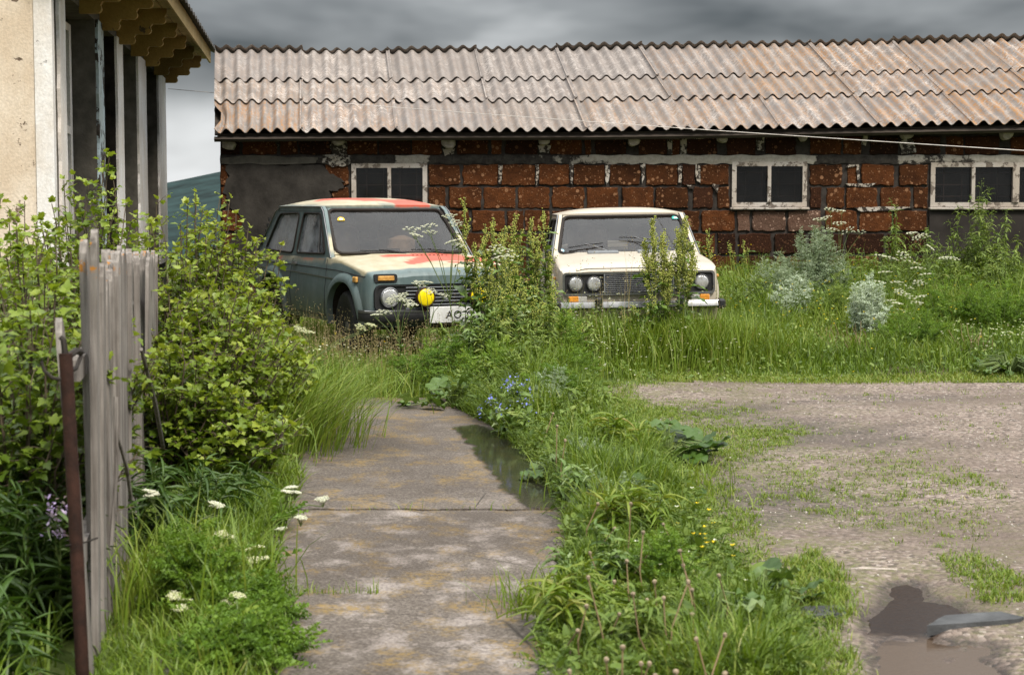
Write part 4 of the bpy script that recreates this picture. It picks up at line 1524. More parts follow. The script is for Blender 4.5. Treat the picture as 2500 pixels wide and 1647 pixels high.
def round_lamp(root, name, c, r_, dep=.05, lens='lens', ring='chrome', tilt=0.0, body=None):
    Mx = Matrix.Translation(c) @ Matrix.Rotation(PI / 2, 4, 'Y')
    mb = MB()
    mb.lathe([(r_ * 1.0, -dep), (r_ * 1.10, -.01), (r_ * 1.10, .012), (r_ * 1.0, .02), (r_ * .93, .012)], 28, Mx)
    o = mb.build(name, M[ring], root, smooth=True, angle=40)
    mb = MB()
    prof = [(r_ * .96 * math.cos(a), .010 + r_ * .22 * math.sin(a)) for a in (0, .3, .6, .9, 1.2, 1.5)]
    prof[-1] = (r_ * .02, prof[-1][1])
    mb.lathe(prof, 28, Mx)
    mb.build('lens', M[lens], o, smooth=True, angle=60)
    if body:
        mb = MB()
        mb.lathe([(r_ * .35, -.12), (r_ * .8, -.09), (r_ * 1.05, -.02)], 20, Mx)
        mb.tube([Vector(c) + Vector((-.03, 0, -r_ * .95)), Vector(c) + Vector((-.04, 0, -r_ * 1.5))], [.018, .028], 8)
        mb.build('lamp_shell', M[body], o, smooth=True)
    return o


def loop_tube(mb, loop, fmap, r_, n=6, mi=0, flat=1.0):
    pts = [Vector(fmap(*p)) for p in loop]
    pts = pts + [pts[0], pts[1]]
    mb.tube(pts, r_, n, mi, False, flat)


def glass_sheet(name, loop, fmap, root, mat, nrm, thick=.004):
    """pane following a curved map: grid of the loop's fan, good enough for gently bent glass"""
    mb = MB()
    cx = sum(p[0] for p in loop) / len(loop); cy = sum(p[1] for p in loop) / len(loop)
    rows = []
    for q in (0.0, .25, .5, .75, 1.0):
        rows.append([Vector(fmap(cx + (p[0] - cx) * q, cy + (p[1] - cy) * q)) for p in loop])
    mb.grid(rows, closed=True)
    return mb.build(name, M[mat], root, smooth=True, angle=80)


def dense(loop, n=4):
    out = []
    for i in range(len(loop)):
        a, b_ = loop[i], loop[(i + 1) % len(loop)]
        for k in range(n):
            out.append((a[0] + (b_[0] - a[0]) * k / n, a[1] + (b_[1] - a[1]) * k / n))
    return out


def greenhouse(cp, root, paint):
    # side frames with window openings
    def sidemap(sg):
        def f(x, z):
            t_ = (z - cp.zb) / (cp.zr - cp.zb)
            return (x, sg * (cp.yb + (cp.yr - cp.yb) * t_ - .02 * max(0, (x - cp.ax0) * 0)), z)
        return f
    for sg in (-1, 1):
        f = sidemap(sg)
        mb = MB()
        mb.plate([dense(cp.side_outer, 3)] + [h for h in cp.side_holes], f, .035, (0, sg, 0))
        at_ = [cp.wear(*p) for p in mb.v]
        fr = mb.build('side_frame', paint, root, attr={'cream': [a[0] for a in at_], 'red': [a[1] for a in at_]})
        for i, h in enumerate(cp.side_holes):
            mb = MB(); loop_tube(mb, h, lambda x, z: Vector(f(x, z)) + Vector((0, sg * .004, 0)), .011, 6)
            mb.build('window_seal', M['seal'], fr, smooth=True)
            glass_sheet('side_window', h, lambda x, z: Vector(f(x, z)) - Vector((0, sg * .014, 0)), fr, 'sideglass', (0, sg, 0))
        if cp.trim:
            for h in cp.trim_loops:
                mb = MB()
                pts = [Vector(f(*p)) + Vector((0, sg * .012, 0)) for p in h]
                mb.tube(pts, .008, 6)
                mb.build('bright_trim', M['chrome'], fr, smooth=True)
    # front and rear screens
    for nm, S, seal in (('windscreen', cp.front, True), ('rear_window', cp.rear, True)):
        def f(s_, t_, S=S):
            hwid = S['wb'] + (S['wt'] - S['wb']) * t_
            xx = S['xb'] + (S['xt'] - S['xb']) * t_ - S['cv'] * (s_ * hwid) ** 2 / (hwid ** 2) * S['sg']
            zz = S['zb'] + (S['zt'] - S['zb']) * t_
            return Vector((xx, s_ * hwid, zz))
        nrm = Vector((S['sg'] * (S['zt'] - S['zb']), 0, abs(S['xt'] - S['xb']))).normalized()
        outer = dense([(-1, 0), (1, 0), (1, 1), (-1, 1)], 12)
        hole = dense(rpoly([(-S['hx'], S['h0']), (S['hx'], S['h0']), (S['hx'] * 1.0, S['h1']), (-S['hx'] * 1.0, S['h1'])], .11, 5), 3)
        mb = MB(); mb.plate([outer, hole], f, .03, tuple(nrm))
        at_ = [cp.wear(*p) for p in mb.v]
        fr = mb.build('screen_frame', paint, root, attr={'cream': [a[0] for a in at_], 'red': [a[1] for a in at_]})
        mb = MB(); loop_tube(mb, hole, lambda a, b_: f(a, b_) + nrm * .005, .017, 6)
        mb.build('screen_seal', M['seal'], fr, smooth=True)
        glass_sheet(nm, hole, lambda a, b_: f(a, b_) - nrm * .004, fr, 'wind', nrm)
        S['f'] = f; S['n'] = nrm
    # roof skin
    rows = []
    nx_, ny_ = 26, 22
    mb = MB()
    for i in range(nx_ + 1):
        u = i / nx_
        row = []
        for j in range(ny_ + 1):
            s_ = -1 + 2 * j / ny_
            yy = cp.yr * s_ * 1.02
            fx = cp.front['xt'] + .012 - cp.front['cv'] * .9 * s_ * s_
            rx = cp.rear['xt'] - .012 + cp.rear['cv'] * .9 * s_ * s_
            x = rx + (fx - rx) * u
            dome = cp.dome * (1 - abs(s_) ** 3.2) * (1 - abs(2 * u - 1) ** 3.6 * .85)
            row.append((x, yy, cp.zr + .004 + dome))
        rows.append(row)
    mb.grid(rows)
    low = [[(p[0], p[1], p[2] - .05) for p in row] for row in rows]
    mb.grid(low)
    rim = rows[0] + [r_[-1] for r_ in rows[1:]] + rows[-1][-2::-1] + [r_[0] for r_ in rows[-2:0:-1]]
    mb.grid([rim, [(p[0], p[1], p[2] - .05) for p in rim]], closed=True)
    at_ = [cp.wear(*p) for p in mb.v]
    rf = mb.build('roof', paint, root, smooth=True, angle=50, attr={'cream': [a[0] for a in at_], 'red': [a[1] for a in at_]})
    mb = MB(); mb.grid([[(p[0] * .97, p[1] * .96, p[2] - .056) for p in row] for row in rows])
    mb.build('headlining', M['interior'], root, smooth=True)
    for sg in (-1, 1):
        mb = MB(); f = sidemap(sg)
        mb.plate([dense(cp.side_outer, 3)] + [h for h in cp.side_holes], lambda x, z: Vector(f(x, z)) - Vector((0, sg * .039, 0)), .004, (0, sg, 0))
        mb.build('pillar_trim', M['interior'], root)
        mb = MB(); mb.box(((cp.front['xb'] + cp.rear['xb']) / 2, sg * (cp.yb - .10), cp.zb - .27), (cp.front['xb'] - cp.rear['xb'] - .3, .012, .5)); mb.build('door_card', M['interior'], root)
    return rf


def cabin(cp, root, seats, wheel_y):
    mb = MB()
    xa, xb = cp.front['xb'] - .10, cp.rear['xb'] + .12
    mb.box(((xa + xb) / 2, 0, cp.zb - .47), (xa - xb, cp.yb * 1.8, .04))
    mb.cbox((xa - .16, 0, cp.zb - .06), (.30, cp.yb * 1.75, .14), .05)
    dash = mb.build('dashboard', M['interior'], root)
    for sx in seats:
        for sy in (-.33, .33):
            mb = MB()
            mb.cbox((sx, sy, cp.zb - .25), (.46, .46, .16), .05)
            mb.cbox((sx - .27, sy, cp.zb + .06), (.14, .44, .52), .06, Matrix.Rotation(R(-14), 3, 'Y'))
            mb.build('seat', M['seatcloth'], root)
    mb = MB()
    c = Vector((xa - .40, wheel_y, cp.zb + .01))
    Mx = Matrix.Translation(c) @ Matrix.Rotation(R(-62), 4, 'Y')
    ring = [Mx @ Vector((.19 * math.cos(a), .19 * math.sin(a), 0)) for a in [2 * PI * k / 20 for k in range(22)]]
    mb.tube(ring, .013, 6, 0, False)
    mb.tube([Mx @ Vector((-.18, 0, 0)), Mx @ Vector((.18, 0, 0))], .012, 5)
    mb.tube([c, c + Vector((.3, 0, -.12))], .02, 6)
    mb.build('steering_wheel', M['black_plastic'], root, smooth=True)


def wiper(root, S, s0, t0, s1, t1, pivot):
    f, n = S['f'], S['n']
    a, b_ = f(s0, t0) + n * .022, f(s1, t1) + n * .022
    mb = MB()
    mb.tube([a, a.lerp(b_, .5) + n * .006, b_], .007, 5)
    m_ = a.lerp(b_, .5) + n * .014
    p = f(*pivot) + n * .025
    o = mb.build('wiper', M['black_plastic'], root, smooth=True)
    mb = MB(); mb.tube([p, p.lerp(m_, .6) + n * .01, m_], [.010, .007, .005], 5)
    mb.build('wiper_arm', M['chrome'] if S.get('bright') else M['black_plastic'], o, smooth=True)


def line_on_side(cp, root, name, mat, pts, r_, out=.003, sides=(-1, 1), flat=1.0):
    for sg in sides:
        mb = MB()
        P = []
        for i in range(len(pts) - 1):
            for k in range(12):
                t_ = k / 12
                x = pts[i][0] + (pts[i + 1][0] - pts[i][0]) * t_; z = pts[i][1] + (pts[i + 1][1] - pts[i][1]) * t_
                P.append((x, sg * (cp.side(x, z) + out), z))
        x, z = pts[-1]
        P.append((x, sg * (cp.side(x, z) + out), z))
        mb.tube(P, r_, 5)
        mb.build(name, M[mat], root, smooth=True)


def under(cp, root):
    mb = MB()
    mb.box(((cp.xf + cp.xr) / 2, 0, cp.sill + .05), (cp.xf - cp.xr - .3, cp.yb * 1.15, .06))
    for ax in (cp.axf, cp.axr):
        for sg in (-1, 1):
            rows = []
            for k in range(13):
                a = PI * k / 12
                rows.append([(ax + (cp.ra + .01) * math.cos(a), sg * y, max(cp.sill - .02, cp.zax + (cp.ra + .01) * math.sin(a))) for y in (cp.side(ax, .6) - .02, cp.side(ax, .6) - .36)])
            mb.grid(rows)
            mb.add([(ax + (cp.ra + .01) * math.cos(PI * k / 12), sg * (cp.side(ax, .6) - .36), max(cp.sill - .02, cp.zax + (cp.ra + .01) * math.sin(PI * k / 12))) for k in range(13)], [tuple(range(13))])
        mb.tube([(ax, -cp.yb * .8, cp.zax - .02), (ax, cp.yb * .8, cp.zax - .02)], .045, 8)
    mb.build('underbody', M['underside'], root)


def text_mesh(s, size, mat, parent, Mx):
    cu = bpy.data.curves.new('t', 'FONT')
    cu.body = s; cu.size = size; cu.extrude = .0015; cu.align_x = 'CENTER'; cu.align_y = 'CENTER'
    tmp = bpy.data.objects.new('t', cu)
    me = bpy.data.meshes.new_from_object(tmp)
    bpy.data.objects.remove(tmp)
    me.transform(Mx)
    me.materials.clear(); me.materials.append(M[mat])
    return link('lettering', me, parent)


def add_sticker(S, s_, t_, r_, mat, parent, half=False, dot=None):
    f, n = S['f'], S['n']
    c = f(s_, t_) + n * .004
    ex = (f(s_ + .05, t_) - f(s_ - .05, t_)).normalized(); ey = n.cross(ex)
    def disc(rad, off, m_, nm, par):
        mb = MB()
        pts = []
        for k in range(17):
            a = PI * k / 16 if half else 2 * PI * k / 17
            pts.append(c + ex * rad * math.cos(a) + ey * rad * math.sin(a) + n * off)
        if half:
            pts += [c - ex * rad - ey * rad * .45 + n * off, c + ex * rad - ey * rad * .45 + n * off]
        mb.add(pts + [p - n * .0015 for p in pts], [tuple(range(len(pts)))] + [(i, (i + 1) % len(pts), len(pts) + (i + 1) % len(pts), len(pts) + i) for i in range(len(pts))])
        return mb.build(nm, M[m_], par)
    o = disc(r_, 0, mat, 'sticker', parent)
    if dot:
        disc(r_ * .5, .002, dot, 'sticker_mark', o)


# ------------------------------------------------------------ three-door off-roader
nv = thing('off_road_car', 'faded grey-teal three-door off-road car with red and cream patched bonnet and yellow fog lamps', 'car', (-1.41, 18.47, .085), (0, 0, 0))
nv.rotation_euler = (0, 0, .452 - PI / 2)
cp = Car()
cp.xr, cp.xf = -1.80, 1.76
cp.axf, cp.axr, cp.ra, cp.zax, cp.sill = 1.15, -1.05, .42, .37, .37
cp.round = .045


def nv_shoulder(x):
    z = float(np.interp(x, [-1.8, -1.72, -1.2, .6, 1.0, 1.5, 1.70, 1.76], [.93, .955, .965, .985, .965, .905, .865, .80]))
    return z


def nv_side(x, z):
    y = float(np.interp(z, [.30, .42, .55, .68, .80, .90, 1.0], [.765, .80, .815, .815, .805, .79, .765]))
    if x > 1.35:
        y -= .035 * ((x - 1.35) / .41) ** 2 + (.05 * max(0, (x - 1.68) / .08) ** 2)
    if x < -1.3:
        y -= .05 * ((-1.3 - x) / .5) ** 2
    return y


def nv_deck(x, y):
    z = float(np.interp(x, [-1.8, -1.7, .62, .75, 1.2, 1.55, 1.68, 1.73, 1.76], [.955, .975, 1.02, 1.03, .985, .940, .915, .890, .845]))
    if x > .6:
        z -= .020 * (abs(y) / .74) ** 2.5 + .010 * math.exp(-((abs(y) - .40) / .05) ** 2) * 0
        z += .008 * (1 if abs(y) < .36 else max(0, 1 - (abs(y) - .36) / .05))
    return z


def nv_wear(x, y, z):
    cream = red = 0.0
    if x > .55 and z > .80:      # bonnet
        cream = float(np.clip((nv_shoulder(x) + .01 - .0 - abs(nv_deck(x, 0) - z) * 0 - (nv_deck(x, 0) - z) * 9) - .45, 0, 1)) if z < nv_deck(x, 0) - .06 else 1.0
        if x > 1.62:
            cream *= max(0, 1 - (x - 1.62) / .08)
        u = (y + .74) / 1.48
        v_ = (1.72 - x) / 1.0        # 0 front, 1 scuttle
        if .30 < u < .92 and abs(v_ - (.84 - .05 * math.sin(u * 5))) < .10 * (1 - abs((u - .6) / .38) ** 4):
            red = 1
        c2 = float(np.interp(u, [.34, .44, .55, .7, .9, 1.02], [.30, .42, .56, .58, .60, .58]))
        w2 = float(np.interp(u, [.30, .36, .5, .7, .85, 1.0], [.0, .11, .17, .18, .20, .18]))
        if abs(v_ - c2) < w2: red = 1
        if .62 < u < .80 and abs(v_ - .30) < .03: red = 1
        if .88 < u < .95 and abs(v_ - .12) < .07: red = 1
    if z > 1.49 and x < .6:
        cream = float(np.clip((z - 1.49) / .05, 0, 1))
        if y < -.45 and x < 0: cream *= .85
        if (-1.0 < x < .1 and -.30 < y - .22 * math.sin(x * 4) < .12) or (x > -.1 and y > .05 and y < .52 and (x + y * .4) > .05) or (x < -.6 and abs(y - .25) < .14): red = .8
        if x > .14 and -.1 < y < .12: red = 0; cream = .5
    if .88 < z < .99 and x < .5 and y < 0:
        red = .42 if (-.35 < x < .55 or -1.6 < x < -.8) and z > .93 else 0
        cream = .55 if z > .92 else .15
    return cream, red


cp.shoulder, cp.side, cp.deck, cp.wear = nv_shoulder, nv_side, nv_deck, nv_wear
cp.zb, cp.zr, cp.yb, cp.yr = .985, 1.505, .765, .675
cp.ax0 = .7
cp.side_outer = [(.72, .965), (.26, 1.47), (.18, 1.508), (-1.10, 1.508), (-1.25, 1.46), (-1.74, .955)]
cp.side_holes = [rpoly([(.50, 1.035), (.185, 1.435), (-.32, 1.435), (-.37, 1.025)], .045), rpoly([(-.49, 1.02), (-.46, 1.435), (-1.10, 1.425), (-1.42, 1.035)], .07)]
cp.trim = True
cp.trim_loops = [[(.70, 1.0), (.27, 1.455), (.19, 1.500), (-1.08, 1.500), (-1.24, 1.445), (-1.70, .97)]]
cp.front = dict(xb=.80, xt=.24, zb=.985, zt=1.51, wb=.765, wt=.665, cv=.10, sg=1, hx=.925, h0=.10, h1=.925)
cp.rear = dict(xb=-1.74, xt=-1.20, zb=.96, zt=1.51, wb=.75, wt=.665, cv=.06, sg=-1, hx=.84, h0=.16, h1=.90)
cp.dome = .085
car_shell(cp, nv, M['patch'])
rf = greenhouse(cp, nv, M['patch'])
under(cp, nv)
cabin(cp, nv, (.05,), .30)
mb = MB(); mb.cbox((-.95, 0, .92), (.3, 1.2, .45), .08, Matrix.Rotation(R(-12), 3, 'Y')); mb.build('rear_seat', M['seatcloth'], nv)
mb = MB()      # bundle left on the dashboard
mb.lathe([(.02, -.10), (.10, -.08), (.15, 0), (.12, .09), (.02, .13)], 12, Matrix.Translation((.42, .10, 1.08)), 0, lambda i, k: random.uniform(-.02, .02))
mb.build('bundle', M['seatcloth'], nv, smooth=True)
for ax in (cp.axf, cp.axr):
    for sg in (-1, 1):
        arch_lip(cp, ax, sg, nv, M['patch'])
for (x, y, stv) in ((cp.axf, -.70, R(-4)), (cp.axf, .70, R(-4)), (cp.axr, -.70, 0), (cp.axr, .70, 0)):
    wheel(nv, x, y, .345, .19, stv)
# seams and mouldings
line_on_side(cp, nv, 'panel_seam', 'ink', [(-1.72, .905), (-.3, .90), (.9, .885), (1.66, .845)], .0055, -.001)
line_on_side(cp, nv, 'panel_seam', 'ink', [(.60, .985), (.64, .80), (.60, .42)], .005, -.001)
line_on_side(cp, nv, 'panel_seam', 'ink', [(-.44, .965), (-.46, .70), (-.42, .44)], .005, -.001)
line_on_side(cp, nv, 'panel_seam', 'ink', [(.60, .42), (-.42, .435)], .005, -.001)
line_on_side(cp, nv, 'bright_trim', 'chrome', [(-1.62, .845), (-.3, .83), (1.42, .785)], .006, .003)
line_on_side(cp, nv, 'fuel_flap', 'ink', [(-.62, .70), (-.80, .70), (-.80, .55), (-.62, .55), (-.62, .70)], .0045, 0, (-1,))
for sg in (-1, 1):
    mb = MB(); mb.cbox((-.32, sg * (nv_side(-.32, .91) + .018), .915), (.13, .028, .035), .01); mb.build('door_handle', M['chrome'], nv)
    mb = MB(); mb.cbox((1.48, sg * (nv_side(1.48, .80) + .012), .815), (.10, .026, .055), .008); tag(mb.build('side_repeater', M['amber_faded'], nv))
    mb = MB()
    for k in range(5):
        z = 1.10 + .065 * k
        t_ = (z - .96) / .55
        mb.box((-1.58 + .46 * (z - 1.05), sg * (.765 - .09 * t_ + .006), z), (.05, .012, .040))
    mb.build('pillar_vent', M['black_plastic'], nv)
    mb = MB(); mb.cbox((-1.735, sg * .725, .86), (.05, .03, .07), .01); mb.build('tail_trim', M['black_plastic'], nv)
    # vent-window divider
    a = (.30, 1.035); b_ = (.175, 1.435)
    mb = MB(); mb.tube([(a[0], sg * (.765 - .09 * (a[1] - .985) / .52), a[1]), (b_[0], sg * (.765 - .09 * (b_[1] - .985) / .52), b_[1])], .009, 5); mb.build('vent_divider', M['chrome'], nv)
# front: lower apron panel, grille, lamps, bumper
XF_ = 1.768


def front_x(y):
    return XF_ - .010 * (y / .72) ** 2


mb = MB()
for (z0, z1) in ((.40, .50), (.765, .80)):
    rows = []
    for z in (z0, z1):
        rows.append([(front_x(y) + .004, y, z) for y in np.linspace(-.70, .70, 15)])
    mb.grid(rows)
at_ = [0.0] * len(mb.v)
mb.build('front_panel', M['patch'], nv, attr={'cream': at_, 'red': at_})
gl = rrect(-.735, .515, .735, .775, .07, 5)
mb = MB(); mb.plate([dense(gl, 3)], lambda y, z: (front_x(y) + .018, y, z), .03, (1, 0, 0))
gr = mb.build('grille', M['black_plastic'], nv)
mb = MB()
mb.plate([dense(gl, 3), dense(rrect(-.715, .53, .715, .76, .06, 5), 3)], lambda y, z: (front_x(y) + .030, y, z), .02, (1, 0, 0))
mb.build('grille_rim', M['black_plastic'], gr)
for k in range(7):
    z = .545 + k * .033
    mb = MB(); mb.tube([(front_x(y) + .028, y, z) for y in np.linspace(-.42, .42, 9)], .006, 4); mb.build('grille_slat', M['greyplastic'], gr)
for k in range(8):
    y = -.38 + k * .109
    mb = MB(); mb.tube([(front_x(y) + .022, y, .54), (front_x(y) + .022, y, .755)], .004, 4); mb.build('grille_slat', M['black_plastic'], gr)
badge = MB(); badge.tube([(front_x(0) + .038, .045 * math.cos(a), .66 + .03 * math.sin(a)) for a in [2 * PI * k / 14 for k in range(16)]], .004, 5)
badge.tube([(front_x(0) + .038, 0, .635), (front_x(0) + .038, 0, .685)], .004, 5)
badge.build('badge', M['chrome'], gr)
for y in (-.585, .585):
    round_lamp(nv, 'headlight', (front_x(y) + .03, y, .655), .088)
for y in (-.265, .285):
    o = round_lamp(nv, 'fog_lamp', (front_x(y) + .135, y, .655), .088, .05, 'yellow_lens', 'rust', 0, 'rust')
for y in (-.615, .615):
    mb = MB(); mb.plate([dense(rrect(y - .115, .795, y + .115, .875, .022, 3), 2)], lambda a, z: (front_x(a) + .012 - .35 * max(0, z - .82) * .0, a, z), .05, (1, 0, 0))
    ind = mb.build('indicator', M['black_plastic'], nv)
    mb = MB(); mb.cbox((front_x(y) + .016, y - .0, .835), (.02, .165, .046), .006); mb.build('lens', M['amber_faded'], ind)
mb = MB()
bp = [(1.62, -.845), (1.76, -.83), (1.845, -.76), (1.865, -.4), (1.87, 0), (1.865, .4), (1.845, .76), (1.76, .83), (1.62, .845)]
rows = []
for (dx, z) in ((-.05, .435), (0, .43), (.012, .455), (.012, .52), (0, .535), (-.05, .535)):
    rows.append([(x + dx, y, z) for x, y in bp])
mb.grid(rows)
bmp_ = mb.build('bumper', M['black_plastic'], nv, smooth=True, angle=40)
mb = MB(); rows = []
for (dx, z) in ((-.05, .5365), (.004, .5365), (.017, .53), (.017, .512)):
    rows.append([(x + dx, y * 1.002, z) for x, y in bp])
mb.grid(rows)
mb.build('bumper_strip', M['chrome'], bmp_, smooth=True)
mb = MB(); mb.cbox((1.90, .03, .485), (.012, .50, .155), .004)
pl = mb.build('number_plate', M['plate_white'], nv)
for ch_, dy_ in (('A', -.05), ('O', .035), ('O', .17)):
    text_mesh(ch_, .105, 'ink', pl, Matrix.Translation((1.9075, .03 + dy_, .48)) @ Matrix(((0, 0, 1, 0), (1, 0, 0, 0), (0, 1, 0, 0), (0, 0, 0, 1))))
wiper(nv, cp.front, -.62, .13, -.10, .115, (.0, .06))
wiper(nv, cp.front, .10, .14, .62, .12, (.55, .05))
add_sticker(cp.front, -.76, .74, .036, 'sticker_y', nv, True, 'white_sticker')
mb = MB(); mb.tube([(1.70, y, .9 - .012) for y in np.linspace(-.5, .6, 12)], .004, 4); mb.build('panel_seam', M['ink'], nv)
for k in range(9):
    y = .02 + k * .045
    mb = MB(); mb.box((.92, y, nv_deck(.92, y) + .001), (.035, .012, .006)); mb.build('bonnet_louvre', M['ink'], nv)

# ------------------------------------------------------------ cream sedan
sd_ = thing('cream_sedan', 'cream four-lamp sedan parked in tall grass before the block wall', 'car', (1.185, 19.11, .185), (0, 0, 0))
sd_.rotation_euler = (R(1.0), 0, .030 - PI / 2)
cq = Car()
cq.xr, cq.xf = -2.05, 1.98
cq.axf, cq.axr, cq.ra, cq.zax, cq.sill = 1.36, -1.06, .36, .31, .30
cq.round = .05


def sd_shoulder(x):
    return float(np.interp(x, [-2.05, -1.95, -1.4, .6, 1.4, 1.88, 1.96, 1.98], [.80, .845, .87, .885, .855, .815, .79, .77]))


def sd_side(x, z):
    y = float(np.interp(z, [.25, .38, .55, .72, .80, .90], [.745, .78, .80, .80, .79, .765]))
    if x > 1.5:
        y -= .035 * ((x - 1.5) / .48) ** 2 + .025 * max(0, (x - 1.90) / .08) ** 2
    if x < -1.5:
        y -= .06 * ((-1.5 - x) / .55) ** 2
    return y


def sd_deck(x, y):
    z = float(np.interp(x, [-2.05, -1.98, -1.35, .70, .80, 1.3, 1.75, 1.90, 1.96, 1.98], [.80, .86, .90, .925, .925, .895, .855, .825, .795, .775]))
    ay = abs(y)
    if x > .7:
        z += .014 * max(0, 1 - max(0, ay - .50) / .10) if ay > .5 else .014
        z -= .012 * math.exp(-((ay - .62) / .035) ** 2)
        z -= .018 * (max(0, ay - .62) / .13) ** 2
    return z


cq.shoulder, cq.side, cq.deck = sd_shoulder, sd_side, sd_deck
cq.wear = lambda x, y, z: (0.0, 0.0)
cq.zb, cq.zr, cq.yb, cq.yr = .885, 1.325, .765, .665
cq.ax0 = .7
cq.side_outer = [(.76, .86), (.24, 1.285), (.16, 1.327), (-.95, 1.327), (-1.08, 1.29), (-1.50, .86)]
cq.side_holes = [rpoly([(.56, .925), (.20, 1.27), (-.28, 1.27), (-.30, .92)], .03), rpoly([(-.40, .92), (-.38, 1.27), (-.88, 1.262), (-1.14, .93)], .04)]
cq.trim = True
cq.trim_loops = [[(.70, .90), (.22, 1.29), (.15, 1.318), (-.94, 1.318), (-1.07, 1.28), (-1.45, .88)]]
cq.front = dict(xb=.82, xt=.22, zb=.895, zt=1.33, wb=.765, wt=.66, cv=.10, sg=1, hx=.925, h0=.065, h1=.93, bright=True)
cq.rear = dict(xb=-1.52, xt=-1.0, zb=.87, zt=1.33, wb=.75, wt=.65, cv=.08, sg=-1, hx=.90, h0=.10, h1=.92)
cq.dome = .062
P_ = M['cream_paint']
car_shell(cq, sd_, P_)
greenhouse(cq, sd_, P_)
under(cq, sd_)
cabin(cq, sd_, (.02,), .33)
mb = MB(); mb.cbox((-.95, 0, .70), (.3, 1.2, .36), .08, Matrix.Rotation(R(-14), 3, 'Y')); mb.build('rear_seat', M['seatcloth'], sd_)
for ax in (cq.axf, cq.axr):
    for sg in (-1, 1):
        arch_lip(cq, ax, sg, sd_, P_)
for (x, y) in ((cq.axf, -.68), (cq.axf, .68), (cq.axr, -.68), (cq.axr, .68)):
    wheel(sd_, x, y, .30, .165, 0, .02)
XS = 1.988
fx2 = lambda y: XS - .008 * (y / .72) ** 2
gl = rrect(-.73, .570, .73, .768, .03, 4)
mb = MB(); mb.plate([dense(gl, 3)], lambda y, z: (fx2(y) + .012, y, z), .03, (1, 0, 0))
gr = mb.build('grille', M['black_plastic'], sd_)
mb = MB(); mb.plate([dense(rrect(-.742, .558, .742, .780, .035, 4), 3), dense(rrect(-.722, .578, .722, .762, .025, 4), 3)], lambda y, z: (fx2(y) + .030, y, z), .03, (1, 0, 0))
mb.build('grille_rim', M['chrome'], gr)
for k in range(10):
    z = .588 + k * .0185
    mb = MB(); mb.tube([(fx2(y) + .026, y, z) for y in np.linspace(-.325, .325, 7)], .0042, 4); mb.build('grille_slat', M['chrome'], gr)
for k in range(16):
    y = -.32 + k * .64 / 15
    mb = MB(); mb.tube([(fx2(y) + .018, y, .580), (fx2(y) + .018, y, .76)], .0022, 4); mb.build('grille_slat', M['greyplastic'], gr)
for y in (-.335, .335):
    mb = MB(); mb.box((fx2(y) + .024, y, .67), (.02, .012, .182)); mb.build('grille_slat', M['greyplastic'], gr)
for y in (-.615, -.435, .435, .615):
    round_lamp(sd_, 'headlight', (fx2(y) + .014, y, .670), .068)
for sg in (-1, 1):
    y = sg * .60
    mb = MB(); mb.cbox((fx2(y) + .010, y, .520), (.04, .185, .066), .01)
    ind = mb.build('indicator', M['clear_lens'], sd_)
    mb = MB(); mb.cbox((fx2(y) + .016, y + sg * .038, .520), (.04, .10, .060), .008); mb.build('lens', M['amber'], ind)
    mb = MB(); mb.cbox((1.72, sg * (sd_side(1.72, .72) + .012), .715), (.055, .03, .035), .01); mb.build('side_repeater', M['amber_faded'], sd_)
bp = [(1.70, -.815), (1.90, -.815), (2.045, -.78), (2.075, -.4), (2.08, 0), (2.075, .4), (2.045, .78), (1.90, .815), (1.70, .815)]
mb = MB(); rows = []
for (dx, z) in ((-.05, .425), (0, .418), (.018, .44), (.010, .470), (-.002, .495), (-.05, .497)):
    rows.append([(x + dx, y, z) for x, y in bp])
mb.grid(rows); bmp_ = mb.build('bumper', M['chrome'], sd_, smooth=True, angle=40)
for sg in (-1, 1):
    mb = MB(); mb.cbox((2.03, sg * .80, .455), (.10, .075, .10), .02); mb.build('bumper_end', M['black_plastic'], bmp_)
    mb = MB(); mb.cbox((2.085, sg * .40, .465), (.06, .075, .15), .018); mb.build('overrider', M['black_plastic'], bmp_)
# bonnet shut line, scuttle vents, wipers, mirror
mb = MB(); mb.tube([(1.955, y, sd_deck(1.955, y) + .002) for y in np.linspace(-.60, .60, 16)], .005, 4); mb.build('panel_seam', M['ink'], sd_)
for sg in (-1, 1):
    mb = MB(); mb.tube([(x, sg * (.60 - .05 * max(0, (x - 1.7)) + .05 * max(0, (1.0 - x))), sd_deck(x, .60) + .0015) for x in np.linspace(.84, 1.955, 16)], .005, 4); mb.build('panel_seam', M['ink'], sd_)
for (y0, y1) in ((-.42, -.10), (.10, .42)):
    mb = MB()
    for k in range(4):
        mb.cbox((.90 + k * .028, (y0 + y1) / 2, sd_deck(.92, 0) + .013 - .004 * k), (.024, y1 - y0, .03), .008)
    mb.build('scuttle_vent', M['greyplastic'], sd_)
wiper(sd_, cq.front, -.80, .17, -.32, .27, (-.20, .03))
wiper(sd_, cq.front, -.08, .40, .36, .34, (.52, .06))
add_sticker(cq.front, -.90, .13, .034, 'sticker_b', sd_, True, 'white_sticker')
add_sticker(cq.front, .86, .86, .040, 'sticker_t', sd_, True, 'white_sticker')
mb = MB(); mb.cbox((.10, .02, 1.27), (.03, .19, .055), .012); mb.build('rear_view_mirror', M['black_plastic'], sd_)
line_on_side(cq, sd_, 'panel_seam', 'ink', [(.70, .87), (.72, .60), (.66, .33)], .004, 0)
line_on_side(cq, sd_, 'panel_seam', 'ink', [(-.34, .87), (-.34, .60), (-.36, .33)], .004, 0)
line_on_side(cq, sd_, 'bright_trim', 'chrome', [(-1.9, .66), (1.8, .66)], .006, .002)
